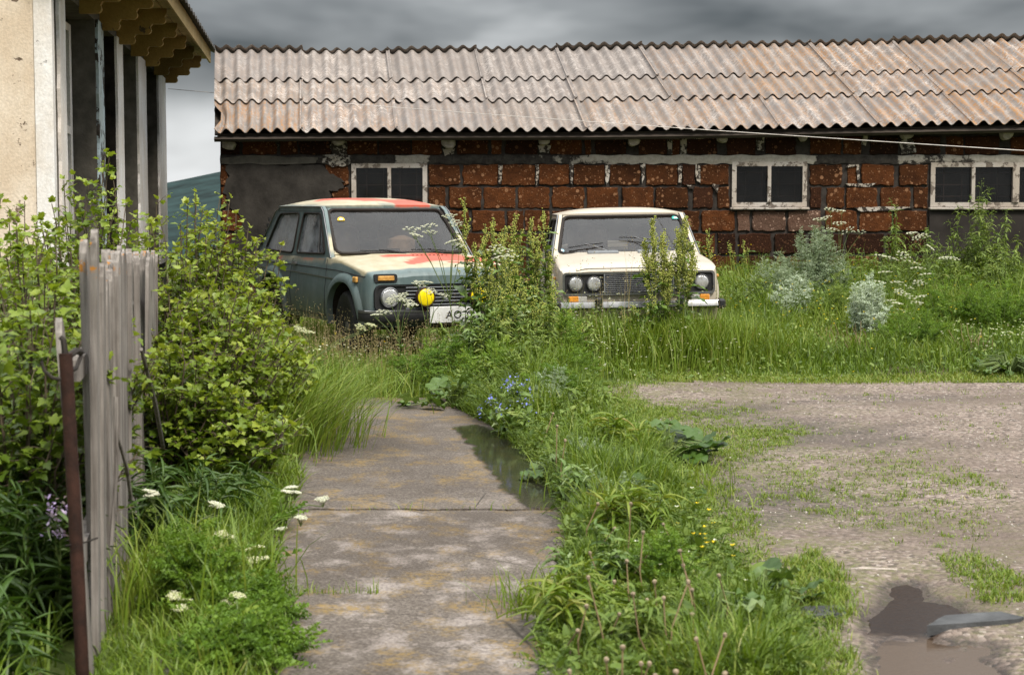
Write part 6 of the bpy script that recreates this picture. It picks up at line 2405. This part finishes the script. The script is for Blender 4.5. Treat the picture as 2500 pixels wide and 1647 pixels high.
def dock(label, base, tops, seed, seedy=1.0, leafn=12, group='tall docks in seed'):
    """dock: ribbed stems, drooping wavy leaves and knotted seed spikes"""
    r_ = random.Random(seed)
    base = Vector(base)
    root = thing('dock_plant', label, 'plant', base, group=group)
    st = MB(); sp = []; st_ = []; lp = []; ld = []; ls = []; lt = []
    for tp in tops:
        tip = Vector(tp) - base
        f = Vector((r_.uniform(-.05, .05), r_.uniform(-.05, .05), -.02))
        pts = wig(f, tip, 9, .012, r_)
        pts[-1] = tip
        st.tube(pts, [.0085 * (1 - .8 * k / 9) + .0012 for k in range(10)], 6)
        L = tip.length

        def onst(t_):
            j = min(8, int(t_ * 9)); return pts[j].lerp(pts[j + 1], t_ * 9 - j)
        # seed branches
        nb_ = int(12 * seedy)
        for k in range(nb_):
            t_ = .52 + .46 * k / nb_
            p = onst(t_)
            a = r_.uniform(0, 2 * PI)
            ln = r_.uniform(.10, .22) * (1.15 - t_) * 2.1
            e_ = p + Vector((math.cos(a) * ln * .42, math.sin(a) * ln * .42, ln))
            br = [p, p.lerp(e_, .5) + Vector((math.cos(a), math.sin(a), 0)) * ln * .10, e_]
            st.tube(br, [.0035, .0025, .0012], 4, 0, False)
            for q in range(int(9 + ln * 150)):
                u = r_.random()
                c = p.lerp(e_, u)
                sp.append(c + Vector((r_.gauss(0, .009), r_.gauss(0, .009), r_.gauss(0, .008)))); st_.append(min(1, max(0, r_.gauss(.5, .22))))
        for q in range(int(70 * seedy)):
            t_ = r_.uniform(.62, 1.0)
            c = onst(min(.999, t_))
            sp.append(c + Vector((r_.gauss(0, .010), r_.gauss(0, .010), r_.gauss(0, .008)))); st_.append(min(1, max(0, r_.gauss(.55, .2))))
        for k in range(leafn * 2):
            t_ = .05 + .80 * (k + r_.random()) / (leafn * 2)
            a = r_.uniform(0, 2 * PI)
            d = Vector((math.cos(a), math.sin(a), r_.uniform(.15, .9))); d.normalize()
            lp.append(onst(t_)); ld.append(d); ls.append(r_.uniform(.15, .34) * (1.15 - .75 * t_)); lt.append(min(1, max(0, r_.gauss(.45, .24))))
    st.build('stems', M['stem'], root)['kind'] = 'stuff'
    n = len(lp)
    cl = Cloud()
    cl.scat(LANCE, np.array([list(p) for p in lp]), basis(np.array([list(d) for d in ld]), rng.uniform(-.4, .4, n)), np.array(ls), np.array(lt))
    cl.build('leaves', M['dockleaf'], root)['kind'] = 'stuff'
    n = len(sp)
    if n:
        cl = Cloud()
        cl.scat(BLOB, np.array([list(p) for p in sp]), basis(unit(n)), rng.uniform(.009, .017, n), np.array(st_))
        cl.build('seed_heads', M['dockseed'], root)['kind'] = 'stuff'
    return root


def at_l(px, py, Y):
    return at(px, py, Y)


def gb(px, Y):
    x = gx_at(px, Y)
    return (x, Y, float(hz(x, Y)))


dock('tall dock in seed nearest the off-road car, left of its clump', gb(1150, 15.9), [at(1135, 482, 15.9), at(1160, 590, 15.95)], 1)
dock('dock with bent tip, second in the clump between the cars', gb(1180, 16.0), [at(1185, 545, 16.0), at(1160, 620, 15.9), at(1200, 660, 15.8)], 2)
dock('dock in the middle of the clump between the two cars', gb(1225, 15.9), [at(1225, 560, 15.9), at(1250, 600, 15.8), at(1205, 700, 15.6)], 3)
dock('dense dock with broad leaves behind the clump between the cars', gb(1260, 16.2), [at(1255, 520, 16.2), at(1272, 560, 16.3), at(1240, 640, 16.1)], 4, 1.1, 14)
dock('dock with drooping tip in front of the brown wall', gb(1300, 16.3), [at(1295, 530, 16.3), at(1312, 580, 16.3)], 5, 1.1, 13)
dock('tall thin dock just left of the sedan window', gb(1330, 16.4), [at(1328, 512, 16.4), at(1345, 620, 16.4)], 6, 1.0, 13)
dock('leafy dock half hiding the sedan left wing', gb(1345, 16.0), [at(1350, 690, 16.0), at(1370, 760, 15.9), at(1320, 740, 15.8)], 7, .6, 15)
dock('low dock at the foot of the clump, broad lower leaves', gb(1175, 15.2), [at(1170, 800, 15.2), at(1205, 780, 15.3), at(1130, 840, 15.1)], 8, .4, 16)
dock('pale seeding dock in front of the sedan grille', gb(1612, 16.75), [at(1590, 535, 16.7), at(1617, 570, 16.7), at(1572, 590, 16.75), at(1638, 640, 16.7)], 9, 2.6, 8)
dock('pale seeding dock before the sedan right headlights', gb(1668, 16.75), [at(1672, 530, 16.7), at(1655, 560, 16.75), at(1690, 600, 16.8)], 10, 3.0, 6)
dock('small green dock by the wall just right of the sedan', gb(1725, 22.0), [at(1733, 558, 22.0), at(1705, 590, 22.0)], 11, .6, 8)
dock('small dock by the wall, left of the wormwood', gb(1830, 22.3), [at(1775, 590, 22.3), at(1815, 585, 22.3)], 12, .5, 8)

dock('leafy green dock low between the clump and the sedan wheel', gb(1300, 15.7), [at(1300, 700, 15.7), at(1275, 690, 15.6), at(1330, 760, 15.6)], 13, .7, 16)
dock('dock with dark leaves at the front of the clump between the cars', gb(1240, 15.3), [at(1235, 690, 15.3), at(1215, 760, 15.3), at(1262, 680, 15.4)], 14, .6, 15)
dock('dock with pale spikes in the heart of the clump', gb(1210, 16.2), [at(1205, 530, 16.2), at(1232, 555, 16.2), at(1180, 580, 16.2)], 15, 1.2, 14)
dock('dock leaning right in front of the sedan left headlights', gb(1375, 15.7), [at(1395, 760, 15.7), at(1420, 800, 15.7)], 16, .6, 14)
dock('broad-leaved dock at the sedan bumper, below the pale spikes', gb(1560, 16.6), [at(1550, 740, 16.6), at(1600, 720, 16.6), at(1520, 770, 16.6)], 17, .3, 16)


def umbels(label, base, heads, seed, cream=False, rad=.055, leaves=8, group='white umbel flowers'):
    """cow parsley: forked stems carrying flat heads of tiny florets"""
    r_ = random.Random(seed)
    base = Vector(base)
    root = thing('umbel_plant', label, 'plant', base, group=group)
    hs = [Vector(h_) - base for h_ in heads]
    zmax = max(h_.z for h_ in hs)
    c = sum(hs, Vector()) / len(hs)
    fork = Vector((c.x * .45, c.y * .45, zmax * .48))
    st = MB()
    st.tube(wig((0, 0, -.02), fork, 5, .012, r_), [.006, .0056, .0052, .0048, .0045, .0042], 5)
    fl = []; ft = []
    for h_ in hs:
        k2 = fork.lerp(h_, .55) + Vector((r_.gauss(0, .015), r_.gauss(0, .015), .01))
        st.tube([fork, k2, h_ - Vector((0, 0, .03))], [.0036, .003, .0022], 5, 0, False)
        nr = r_.randint(9, 13)
        R_ = rad * r_.uniform(.75, 1.25)
        nrm = Vector((r_.gauss(0, .2), r_.gauss(-.15, .2), 1)).normalized()
        ex = nrm.cross(Vector((0, 1, 0))).normalized(); ey = nrm.cross(ex)
        for k in range(nr):
            a = 2.4 * k; q = R_ * math.sqrt((k + .5) / nr)
            cc = h_ + ex * q * math.cos(a) + ey * q * math.sin(a) + nrm * (.012 - q * q * 2.0)
            st.tube([h_ - nrm * .035, cc - nrm * .004], [.0012, .0008], 3, 0, False)
            for m_ in range(9):
                b2 = 2.4 * m_; w_ = .0125 * math.sqrt((m_ + .5) / 9)
                fl.append(cc + ex * w_ * math.cos(b2) + ey * w_ * math.sin(b2) + nrm * r_.uniform(-.002, .004)); ft.append(r_.random())
    st.build('stems', M['stem'], root)['kind'] = 'stuff'
    n = len(fl); cl = Cloud()
    cl.scat(BLOB, np.array([list(p) for p in fl]), basis(unit(n)), rng.uniform(.006, .0095, n), np.array(ft))
    cl.build('flower_heads', M['cream_fl' if cream else 'white_fl'], root)['kind'] = 'stuff'
    n = leaves
    cl = Cloud()
    if n:
        a = rng.uniform(0, 2 * PI, n)
        t_ = rng.uniform(.05, .9, n)
        d = np.column_stack([np.cos(a), np.sin(a), rng.uniform(.2, .9, n)])
        cl.scat(FEATH2, np.outer(t_, np.array(list(fork))), basis(d, rng.uniform(-.5, .5, n)), rng.uniform(.12, .26, n), rng.uniform(.2, .8, n))
        cl.build('leaves', M['feather'], root)['kind'] = 'stuff'
    return root


umbels('white umbels spreading across the off-road car windscreen', gb(1120, 16.0), [at(1008, 560, 15.8), at(1045, 552, 15.8), at(1052, 568, 15.7), at(1098, 528, 15.9), at(1112, 545, 15.9), at(1106, 590, 15.8), at(1122, 600, 15.85), at(1015, 575, 15.75)], 31, False, .075)
umbels('white umbels in front of the off-road car bumper', gb(982, 15.6), [at(938, 762, 15.6), at(955, 735, 15.6), at(972, 728, 15.55), at(992, 735, 15.6), at(1004, 745, 15.5), at(985, 722, 15.7), at(920, 770, 15.6)], 32, False, .06)
umbels('white umbel covering the yellow fog lamp', gb(1040, 15.9), [at(1022, 694, 15.9), at(1040, 690, 15.9), at(1052, 712, 15.85), at(1085, 722, 15.9)], 33, False, .065)
umbels('large white umbel in front of the dock clump', gb(1225, 15.4), [at(1212, 607, 15.5), at(1232, 615, 15.4), at(1244, 628, 15.4), at(1225, 628, 15.4)], 34, False, .085)
umbels('low white umbels at the foot of the off-road car', gb(735, 15.4), [at(722, 800, 15.4), at(735, 806, 15.3), at(752, 812, 15.3), at(880, 800, 15.5), at(905, 795, 15.5)], 35, True, .065)
umbels('white umbels high against the wall above the wormwood', gb(2050, 20.6), [at(2000, 535, 20.6), at(2015, 532, 20.6), at(2028, 512, 20.6), at(2055, 516, 20.6), at(2048, 545, 20.6), at(2032, 560, 20.5), at(2072, 562, 20.6), at(2100, 566, 20.6)], 36, False, .075, 4)
umbels('broad spread of white umbels right of the silvery wormwood', gb(2185, 19.3), [at(2150, 625, 19.3), at(2175, 630, 19.3), at(2205, 622, 19.3), at(2225, 640, 19.2), at(2240, 655, 19.3), at(2160, 665, 19.2), at(2188, 690, 19.1), at(2215, 700, 19.1), at(2245, 690, 19.2), at(2262, 670, 19.4), at(2150, 690, 19.0), at(2195, 712, 19.0)], 37, False, .085, 14)
umbels('white umbels below the right-hand window', gb(2300, 19.8), [at(2225, 570, 19.8), at(2240, 580, 19.8), at(2255, 576, 19.8), at(2305, 630, 19.6), at(2325, 632, 19.6), at(2270, 605, 19.7)], 38, False, .07, 8)
umbels('low white umbels in the deep grass on the right', gb(2220, 18.2), [at(2170, 735, 18.2), at(2190, 742, 18.2), at(2215, 722, 18.2), at(2240, 740, 18.2), at(2205, 760, 18.1), at(2250, 725, 18.3)], 39, False, .075, 12)
umbels('white umbels leaning out over the concrete path', gb(655, 8.6), [at(712, 1194, 8.6), at(722, 1206, 8.6), at(788, 1222, 8.7), at(735, 1268, 8.5), at(688, 1296, 8.4), at(700, 1205, 8.5)], 40, False, .024, 8)
umbels('cream umbels among feathery leaves below the fence', gb(600, 7.4), [at(540, 1308, 7.4), at(560, 1316, 7.4), at(606, 1348, 7.4), at(630, 1340, 7.4), at(618, 1372, 7.3), at(650, 1368, 7.4), at(598, 1378, 7.4)], 41, True, .026, 10)
umbels('cream umbels lowest at the left of the path', gb(520, 6.6), [at(425, 1460, 6.6), at(450, 1472, 6.6), at(462, 1500, 6.6), at(580, 1460, 6.6), at(562, 1475, 6.6), at(470, 1570, 6.5), at(440, 1490, 6.5)], 42, True, .026, 12)
umbels('white umbels in front of the grey pickets', gb(400, 7.4), [at(365, 1205, 7.4), at(372, 1212, 7.4), at(525, 1235, 7.5), at(532, 1240, 7.5)], 43, False, .022, 8)


def bushy(name, label, base, h, w_, nst, leafT, mat, lsz, seed, group=None, upr=.85, lpn=46, cat='plant', top=None, lean=(0, 0), lowl=.08, tmul=.35, stemmat='stem'):
    """upright bushy herb: stems with leaves all the way up"""
    r_ = random.Random(seed)
    base = Vector(base)
    root = thing(name, label, cat, base, group=group)
    st = MB(); lp = []; ld = []; ls = []; lt = []; tips = []
    for k in range(nst):
        a = r_.uniform(0, 2 * PI); q = math.sqrt(r_.random())
        tip = Vector((math.cos(a) * w_ * q + lean[0] * h, math.sin(a) * w_ * q + lean[1] * h, h * (1 - .45 * q ** 2) * r_.uniform(.8, 1.05)))
        pts = wig((math.cos(a) * w_ * .25 * q, math.sin(a) * w_ * .25 * q, -.02), tip, 5, .03, r_)
        st.tube(pts, [.0045 * (1 - .7 * j / 5) + .0008 for j in range(6)], 4, 0, False)
        tips.append(tip)
        for l in range(lpn):
            t_ = lowl + (1 - lowl) * r_.random() ** .8
            j = min(4, int(t_ * 5))
            p = pts[j].lerp(pts[j + 1], t_ * 5 - j)
            d = Vector((r_.gauss(0, 1), r_.gauss(0, 1), upr * r_.uniform(.0, 1.6))); d.normalize()
            lp.append(p); ld.append(d); ls.append(r_.uniform(*lsz) * (1.15 - .55 * t_)); lt.append(min(1, max(0, .32 + tmul * t_ + r_.gauss(0, .16))))
    st.build('stems', M[stemmat], root)['kind'] = 'stuff'
    n = len(lp); cl = Cloud()
    cl.scat(leafT, np.array([list(p) for p in lp]), basis(np.array([list(d) for d in ld]), rng.uniform(-.8, .8, n)), np.array(ls), np.array(lt))
    cl.build('leaves', M[mat], root)['kind'] = 'stuff'
    if top:
        cl = Cloud()
        q = []
        for tp in tips:
            for m_ in range(top[1]):
                q.append(list(tp + Vector((r_.gauss(0, top[2]), r_.gauss(0, top[2]), r_.gauss(0, top[2])))))
        q = np.array(q)
        cl.scat(BLOB if len(top) < 5 else PETAL, q, basis(unit(len(q))), rng.uniform(top[3] * .7, top[3] * 1.3, len(q)), rng.random(len(q)))
        cl.build('flowers', M[top[0]], root)['kind'] = 'stuff'
    return root


bushy('wormwood', 'big grey-green wormwood against the block wall', gb(1985, 20.6), 1.20, .50, 66, FEATH, 'worm', (.07, .14), 51, 'wormwood bushes', 1.1, 60)
bushy('wormwood', 'grey-green wormwood hump left of the big one', gb(1900, 20.0), .86, .42, 50, FEATH, 'worm', (.06, .12), 52, 'wormwood bushes', 1.1, 50)
bushy('wormwood', 'pale silver wormwood shoots low before the big wormwood', gb(1945, 19.0), .72, .30, 26, FEATH, 'silver', (.06, .11), 53, 'wormwood bushes', 1.3, 42)
bushy('wormwood', 'bright silver wormwood standing alone near the gravel edge', gb(2118, 17.9), .70, .24, 34, FEATH, 'silver', (.07, .12), 54, 'wormwood bushes', 1.4, 54)
for i, (px, Y, h_, w_, ns, lab) in enumerate(((2180, 21.4, 1.42, .16, 9, 'tall thin green weed left of the right-hand window'), (2225, 21.6, .95, .25, 14, 'lower green weed at the corner of the dark render'),
                                              (2325, 21.8, 1.28, .22, 14, 'tall green weed below the left pane of the right window'), (2395, 21.5, 1.52, .26, 20, 'tallest green weed in front of the right window'),
                                              (2448, 21.3, 1.30, .20, 14, 'green weed nearest the right edge of the picture'), (2380, 20.2, .80, .45, 26, 'wide leafy weed filling the ground under the right window'),
                                              (2070, 21.6, .80, .35, 18, 'green weed between the wormwood and the tall thin weed'))):
    bushy('tall_weed', lab, gb(px, Y), h_ * 1.12, w_, int(ns * 1.3), LANCE2, 'weed', (.07, .16), 60 + i, 'tall green weeds along the wall', .9, 44, top=('weed', 7, .018, .012))
for i, (px, Y, h_, w_, ns, lab) in enumerate(((1085, 14.9, .50, .30, 18, 'feathery tansy at the far end of the path'), (1020, 15.1, .36, .30, 14, 'low feathery herb left of the tansy'),
                                              (1330, 13.2, .42, .30, 18, 'feathery herb between the blue flowers and the gravel'), (1420, 10.2, .26, .22, 12, 'pale feathery yarrow beside the path, above the puddle stone'),
                                              (1480, 8.9, .22, .22, 12, 'low feathery yarrow in the middle of the strip'), (470, 6.9, .36, .22, 12, 'feathery bright green herb at the foot of the pickets'),
                                              (585, 6.05, .22, .22, 14, 'feathery bright green herb in the lower left corner by the path'), (600, 6.7, .20, .18, 11, 'feathery green herb spilling onto the path edge'))):
    bushy('feathery_herb', lab, gb(px, Y), h_, w_, ns, FEATH2, 'feather' if i not in (3, 4) else 'worm', (.09, .20), 80 + i, 'feathery green herbs', .6, 26, lowl=.02, tmul=.12)
for i, (px, Y, h_, w_, ns, lab) in enumerate(((10, 6.4, .60, .20, 12, 'dark strap-leaved plant in the lower left corner'), (-20, 6.6, .70, .34, 18, 'dark leafy plant at the left edge, lower half'),
                                              (90, 6.9, .62, .20, 12, 'strap-leaved plant just behind the iron post'), (-70, 5.8, .40, .16, 10, 'dark low plant at the very bottom left'), (420, 8.2, .50, .30, 14, 'arching green plant right of the fence'),
                                              (530, 8.7, .40, .28, 14, 'arching leafy plant above the path edge'))):
    bushy('leafy_weed', lab, gb(px, Y), h_, w_, ns, STRAP2, 'bigleaf', (.14, .30), 90 + i, 'dark leafy plants by the fence', 1.0, 15, lowl=.02, tmul=-.12)  # lowered tint puts the shade of this corner into the leaf colour
bushy('nettle', 'dark nettles at the wall between sedan and wormwood', gb(1865, 22.6), .75, .45, 22, LANCE2, 'bigleaf', (.08, .15), 99, None, .6, 34)


for i, (px, Y, h_, w_, ns, T_, mt, lz, lab) in enumerate((
        (1235, 13.4, .62, .24, 12, LANCE2, 'weed', (.08, .17), 'upright leafy weed right behind the blue flowers'),
        (1300, 14.2, .70, .26, 14, LANCE2, 'weed', (.09, .18), 'tall leafy weed where the strip meets the docks'),
        (1400, 14.6, .48, .28, 14, FEATH2, 'feather', (.09, .18), 'feathery mound at the near edge of the gravel'),
        (1345, 12.6, .46, .20, 10, FEATH2, 'worm', (.08, .16), 'grey feathery herb leaning over the blue flowers'),
        (1440, 12.2, .44, .24, 12, LANCE2, 'weed', (.08, .16), 'leafy weed above the dark burdock'),
        (1500, 10.6, .38, .22, 12, STRAP2, 'grass', (.14, .28), 'arching narrow-leaved plant in the middle of the strip'),
        (1420, 8.9, .34, .18, 10, LANCE2, 'dockleaf', (.07, .15), 'leafy plant bordering the pale slab of the path'),
        (1560, 8.2, .36, .20, 12, STRAP2, 'grass', (.12, .26), 'arching narrow-leaved plant among the dandelion stalks'),
        (1450, 7.3, .30, .20, 12, LANCE2, 'dockleaf', (.07, .15), 'broad green weed near the path grass clump'),
        (1620, 7.2, .30, .20, 12, FEATH2, 'feather', (.08, .16), 'feathery weed left of the big burdock leaves'),
        (1400, 6.5, .34, .16, 10, STRAP2, 'grass', (.12, .26), 'narrow-leaved plant at the bottom edge beside the path'),
        (1560, 6.2, .30, .20, 12, LANCE2, 'weed', (.07, .14), 'leafy weed at the bottom edge of the strip'))):
    bushy('verge_weed', lab, gb(px, Y), h_, w_, ns, T_, mt, lz, 300 + i, 'weeds of the strip beside the path', .9, 24, lowl=.02, tmul=.25)
for i, (px, Y, h_, w_, ns, T_, mt, lz, lab) in enumerate((
        (2120, 20.0, .72, .40, 20, LANCE2, 'weed', (.08, .16), 'leafy weed behind the bright silver wormwood'),
        (2270, 20.4, .85, .40, 22, LANCE2, 'weed', (.08, .17), 'leafy weed among the white umbels on the right'),
        (2460, 20.0, .80, .40, 22, LANCE2, 'weed', (.08, .16), 'leafy weed at the right edge below the window'),
        (2330, 18.6, .55, .40, 20, FEATH2, 'feather', (.09, .17), 'feathery green weed right of the silver wormwood'),
        (2440, 18.2, .50, .40, 20, FEATH2, 'feather', (.09, .17), 'feathery green weed at the right edge of the meadow'),
        (1840, 19.6, .55, .40, 18, LANCE2, 'weed', (.07, .15), 'low leafy weed between sedan and wormwood'),
        (2230, 17.3, .36, .36, 18, FEATH2, 'feather', (.07, .14), 'low feathery weed beside the dry reddish stalks'),
        (2020, 18.9, .50, .30, 16, FEATH2, 'weed', (.08, .16), 'green weed between the two silver wormwoods'))):
    bushy('meadow_weed', lab, gb(px, Y), h_ * 1.35, w_ * 1.1, int(ns * 1.5), T_, mt, lz, 330 + i, 'leafy weeds of the right-hand meadow', .9, 30, lowl=.02, tmul=.25)


for i, (px, Y, h_, w_, ns, T_, mt, lz, lab) in enumerate((
        (1100, 15.3, .62, .24, 12, LANCE2, 'weed', (.08, .17), 'upright weed before the number plate of the off-road car'),
        (1165, 15.0, .82, .24, 14, LANCE2, 'dockleaf', (.09, .19), 'tall leafy weed in front of the left end of the dock clump'),
        (1235, 14.9, .86, .26, 14, LANCE2, 'weed', (.09, .18), 'tall leafy weed in front of the middle of the dock clump'),
        (1310, 15.1, .92, .26, 16, LANCE2, 'weed', (.09, .18), 'tall leafy weed in front of the right end of the dock clump'),
        (1375, 15.4, .72, .26, 14, FEATH2, 'feather', (.10, .2), 'feathery weed reaching up to the sedan left bumper'),
        (1195, 14.3, .60, .28, 14, FEATH2, 'feather', (.10, .2), 'feathery green weed above the ruffled burdock'),
        (1420, 15.9, .60, .28, 14, LANCE2, 'weed', (.08, .16), 'leafy weed below the sedan left headlights'),
        (1280, 16.4, 1.25, .28, 16, LANCE2, 'weed', (.09, .18), 'tallest leafy weed behind the docks against the wall'))):
    bushy('clump_weed', lab, gb(px, Y), h_, w_, ns, T_, mt, lz, 360 + i, 'tall weeds of the clump between the cars', 1.0, 34, lowl=.02, tmul=.35)


def bigleaf(label, base, n, sz, rad, seed, tint=.45, group='broad-leaved burdocks'):
    r_ = random.Random(seed)
    base = Vector(base)
    root = thing('burdock', label, 'plant', base, group=group)
    st = MB(); P_ = []; D_ = []; S_ = []; T_ = []
    n = int(n * 1.5); sz = (sz[0] * .62, sz[1] * .85)
    for k in range(n):
        a = r_.uniform(0, 2 * PI); q = rad * math.sqrt(r_.random())
        e_ = Vector((math.cos(a) * q, math.sin(a) * q, r_.uniform(.03, .22) * (1.3 - q / rad)))
        st.tube([(0, 0, -.02), Vector((e_.x * .5, e_.y * .5, e_.z * .9 + .03)), e_], [.009, .007, .005], 5, 0, False)
        P_.append(e_); D_.append(Vector((math.cos(a), math.sin(a), r_.uniform(-.5, .7)))); S_.append(r_.uniform(*sz)); T_.append(min(1, max(0, r_.gauss(tint, .18))))
    st.build('stalks', M['stem'], root)['kind'] = 'stuff'
    for p, d, z_, t_ in zip(P_, D_, S_, T_):
        B_ = basis(np.array([list(d)]), np.array([r_.uniform(-.5, .5)]))[0]
        ob = bpy.data.objects.new('leaf', LEAFV[min(7, int(t_ * 8))])
        COL.objects.link(ob)
        ob.parent = root
        ob.matrix_local = Matrix.Translation(p) @ Matrix([list(r3) for r3 in B_]).to_4x4() @ Matrix.Diagonal((z_, z_, z_, 1))


LEAFV = []
for k in range(8):
    T2 = T_round(18, .05 + .012 * k, .06 + .02 * (k % 4))
    tmp = npmesh('leaf', T2[0], T2[1], M['bigleaf'], None, {'tint': np.full(len(T2[0]), (k + .5) / 8)})
    LEAFV.append(tmp.data)
    bpy.data.objects.remove(tmp)
bigleaf('broad ruffled burdock lying over the far end of the path', gb(1110, 13.9), 26, (.14, .24), .36, 1, .55)
bigleaf('burdock above the blue flowers, darker leaves', gb(1150, 14.5), 14, (.12, .2), .26, 2, .35)
bigleaf('dark burdock at the gravel edge halfway along the strip', gb(1630, 11.1), 26, (.14, .24), .34, 3, .18)
bigleaf('burdock with big leaves left of the sunken stone', gb(1850, 7.0), 16, (.10, .19), .26, 4, .40)
bigleaf('burdock low in the strip at the bottom of the picture', gb(1740, 6.5), 14, (.09, .17), .24, 5, .40)
bigleaf('low mallow-leaved plant beside the wet path edge', gb(1360, 10.0), 16, (.06, .11), .20, 6, .55)
bigleaf('dark leafy plant in the strip below the dark burdock', gb(1600, 9.3), 16, (.06, .12), .24, 7, .35)
bigleaf('bushy green clump at the far right edge of the gravel', gb(2470, 16.0), 60, (.05, .10), .36, 8, .45)

# blue comfrey and lilac rocket
bushy('blue_flower_plant', 'blue bell-flowered comfrey leaning over the wet path edge', gb(1290, 12.1), .44, .22, 9, LANCE, 'dockleaf', (.09, .18), 201, None, .5, 18, top=('blue_fl', 16, .030, .020, 1), lean=(-.28, 0))
bushy('lilac_flower_plant', 'lilac-flowered rocket beside the rusty iron post', gb(135, 6.45), .68, .06, 3, STRAP, 'bigleaf', (.10, .2), 202, None, .6, 14, top=('lilac_fl', 34, .026, .018, 1))

# long grass tuft overhanging the path
tf = thing('grass_tuft', 'long drooping grass tuft overhanging the left edge of the path', 'grass tuft', (gx_at(735, 11.6), 11.6, 0))
cl = Cloud()
n = 900
pp_ = np.column_stack([rng.normal(0, .16, n), rng.normal(.1, .42, n), np.zeros(n)])
blades(cl, pp_, rng.uniform(.40, .88, n), rng.uniform(.004, .008, n), rng.uniform(.45, 1.15, n), np.clip(rng.normal(.48, .16, n), 0, 1), rng.normal(0, .9, n), (.12, 0))
cl.build('blades', M['grass'], tf)['kind'] = 'stuff'

# bright upright grass clumps
for i, (px, Y, h_, n, sp, lab) in enumerate(((1275, 14.8, .62, 900, .22, 'bright green grass clump below the docks'), (1120, 15.0, .42, 500, .25, 'bright grass clump at the end of the path'), (1785, 17.0, .52, 700, .22, 'deep green grass clump at the sedan right bumper end'),
                                          (1480, 16.65, .62, 700, .3, 'grass clump hiding the sedan number plate'), (1655, 16.6, .60, 700, .26, 'grass clump at the foot of the pale docks before the sedan'), (1725, 16.7, .64, 600, .2, 'tall grass clump under the sedan right indicator'), (1410, 16.6, .60, 500, .2, 'tall grass clump under the sedan left indicator'), (1565, 16.6, .58, 600, .25, 'tall grass clump before the middle of the sedan bumper'), (1385, 12.0, .40, 500, .2, 'grass clump arching beside the blue flowers'), (1330, 6.9, .26, 260, .10, 'thin grass clump on the near right path edge'),
                                          (880, 14.7, .40, 600, .35, 'grass clump closing the end of the path'), (1560, 9.8, .30, 500, .22, 'bright grass clump in the middle of the strip'), (440, 7.0, .50, 300, .2, 'upright grass clump before the pickets'))):
    b0 = gb(px, Y)
    t_ = thing('grass_tuft', lab, 'grass tuft', b0, group='bright grass clumps')
    cl = Cloud()
    q = np.column_stack([rng.normal(0, sp, n), rng.normal(0, sp, n), np.full(n, -.01)])
    qq = q.copy(); qq[:, :2] += np.array(b0[:2]); q = q[off_cars(qq)]; n = len(q)
    blades(cl, q, h_ * rng.uniform(.5, 1.1, n), rng.uniform(.005, .010, n), rng.uniform(.2, .8, n), np.clip(rng.normal(.50, .13, n), 0, 1))
    cl.build('blades', M['grass'], t_)['kind'] = 'stuff'

# dandelion stalks gone to seed
rd = random.Random(5)
spots = [(1390, 1640), (1410, 1540), (1432, 1480), (1436, 1410), (1440, 1350), (1448, 1560), (1500, 1420), (1512, 1500), (1520, 1580), (1530, 1370), (1545, 1450), (1560, 1530), (1565, 1620), (1580, 1465), (1590, 1340), (1598, 1420),
         (1620, 1460), (1640, 1500), (1660, 1345), (1668, 1380), (1680, 1420), (1690, 1440), (1620, 1280), (1640, 1310), (1755, 1405), (1770, 1550), (1770, 1645), (1605, 1255), (1585, 1620), (1670, 1590), (1700, 1560), (1480, 1610),
         (1360, 1040), (1380, 1075), (1350, 1010), (1410, 1180), (1460, 1230), (1540, 1230), (1500, 1290), (1570, 1300), (1690, 1500), (1725, 1470), (1600, 1650), (1650, 1640), (1545, 1655), (1500, 1655)]
for i, (px, py) in enumerate(spots):
    if i % 6 == 5: continue
    z1 = rd.uniform(.16, .34) if py > 1200 else rd.uniform(.3, .42)
    tip = gp(px, py, z1)
    b0 = Vector((tip.x + rd.gauss(0, .06), tip.y + rd.gauss(0, .06), float(hz(tip.x, tip.y))))
    t_ = thing('dandelion_stalk', 'bare dandelion stalk near the bottom edge of the strip' if py > 1500 else 'bare dandelion stalk in the middle of the grassy strip' if py > 1260 else 'bare dandelion stalk in the far part of the strip', 'dandelion', b0, group='dandelion stalks gone to seed')
    e_ = tip - b0
    mid = e_ * .5 + Vector((rd.uniform(-.03, .03), rd.uniform(-.03, .03), .01))
    mb = MB(); mb.tube([(0, 0, 0), mid, e_], [.0034, .003, .0026], 6); mb.build('stalk', M['dandstem'], t_, True)
    mb = MB(); mb.lathe([(.002, -.009), (.006, -.005), (.0085, .002), (.007, .007), (.002, .010)], 8, Matrix.Translation(e_), 0, lambda i_, k_: rd.uniform(-.0015, .0015)); mb.build('seed_head', M['dandhead'], t_, True)

# dry stalks by the gravel edge
for i, (px, Y, n, h_, lab) in enumerate(((2085, 16.9, 22, .34, 'dry reddish stalks below the silvery wormwood'), (2370, 16.9, 20, .30, 'dry brown stalks at the gravel edge on the right'), (1760, 17.1, 12, .36, 'dry straw stalks right of the sedan bumper'))):
    b0 = gb(px, Y)
    t_ = thing('dry_stalks', lab, 'dead plant', b0, group='dead stalks')
    for k in range(n):
        a = rd.uniform(0, 2 * PI); q = rd.uniform(0, .22)
        f = Vector((math.cos(a) * q, math.sin(a) * q * .6, -.01))
        e_ = f + Vector((rd.gauss(0, .08), rd.gauss(0, .08), h_ * rd.uniform(.5, 1.1)))
        mb = MB(); mb.tube(wig(f, e_, 3, .06, rd), [.0045, .004, .003, .002], 4, 0, False); mb.build('stalk', M['dandstem'], t_)
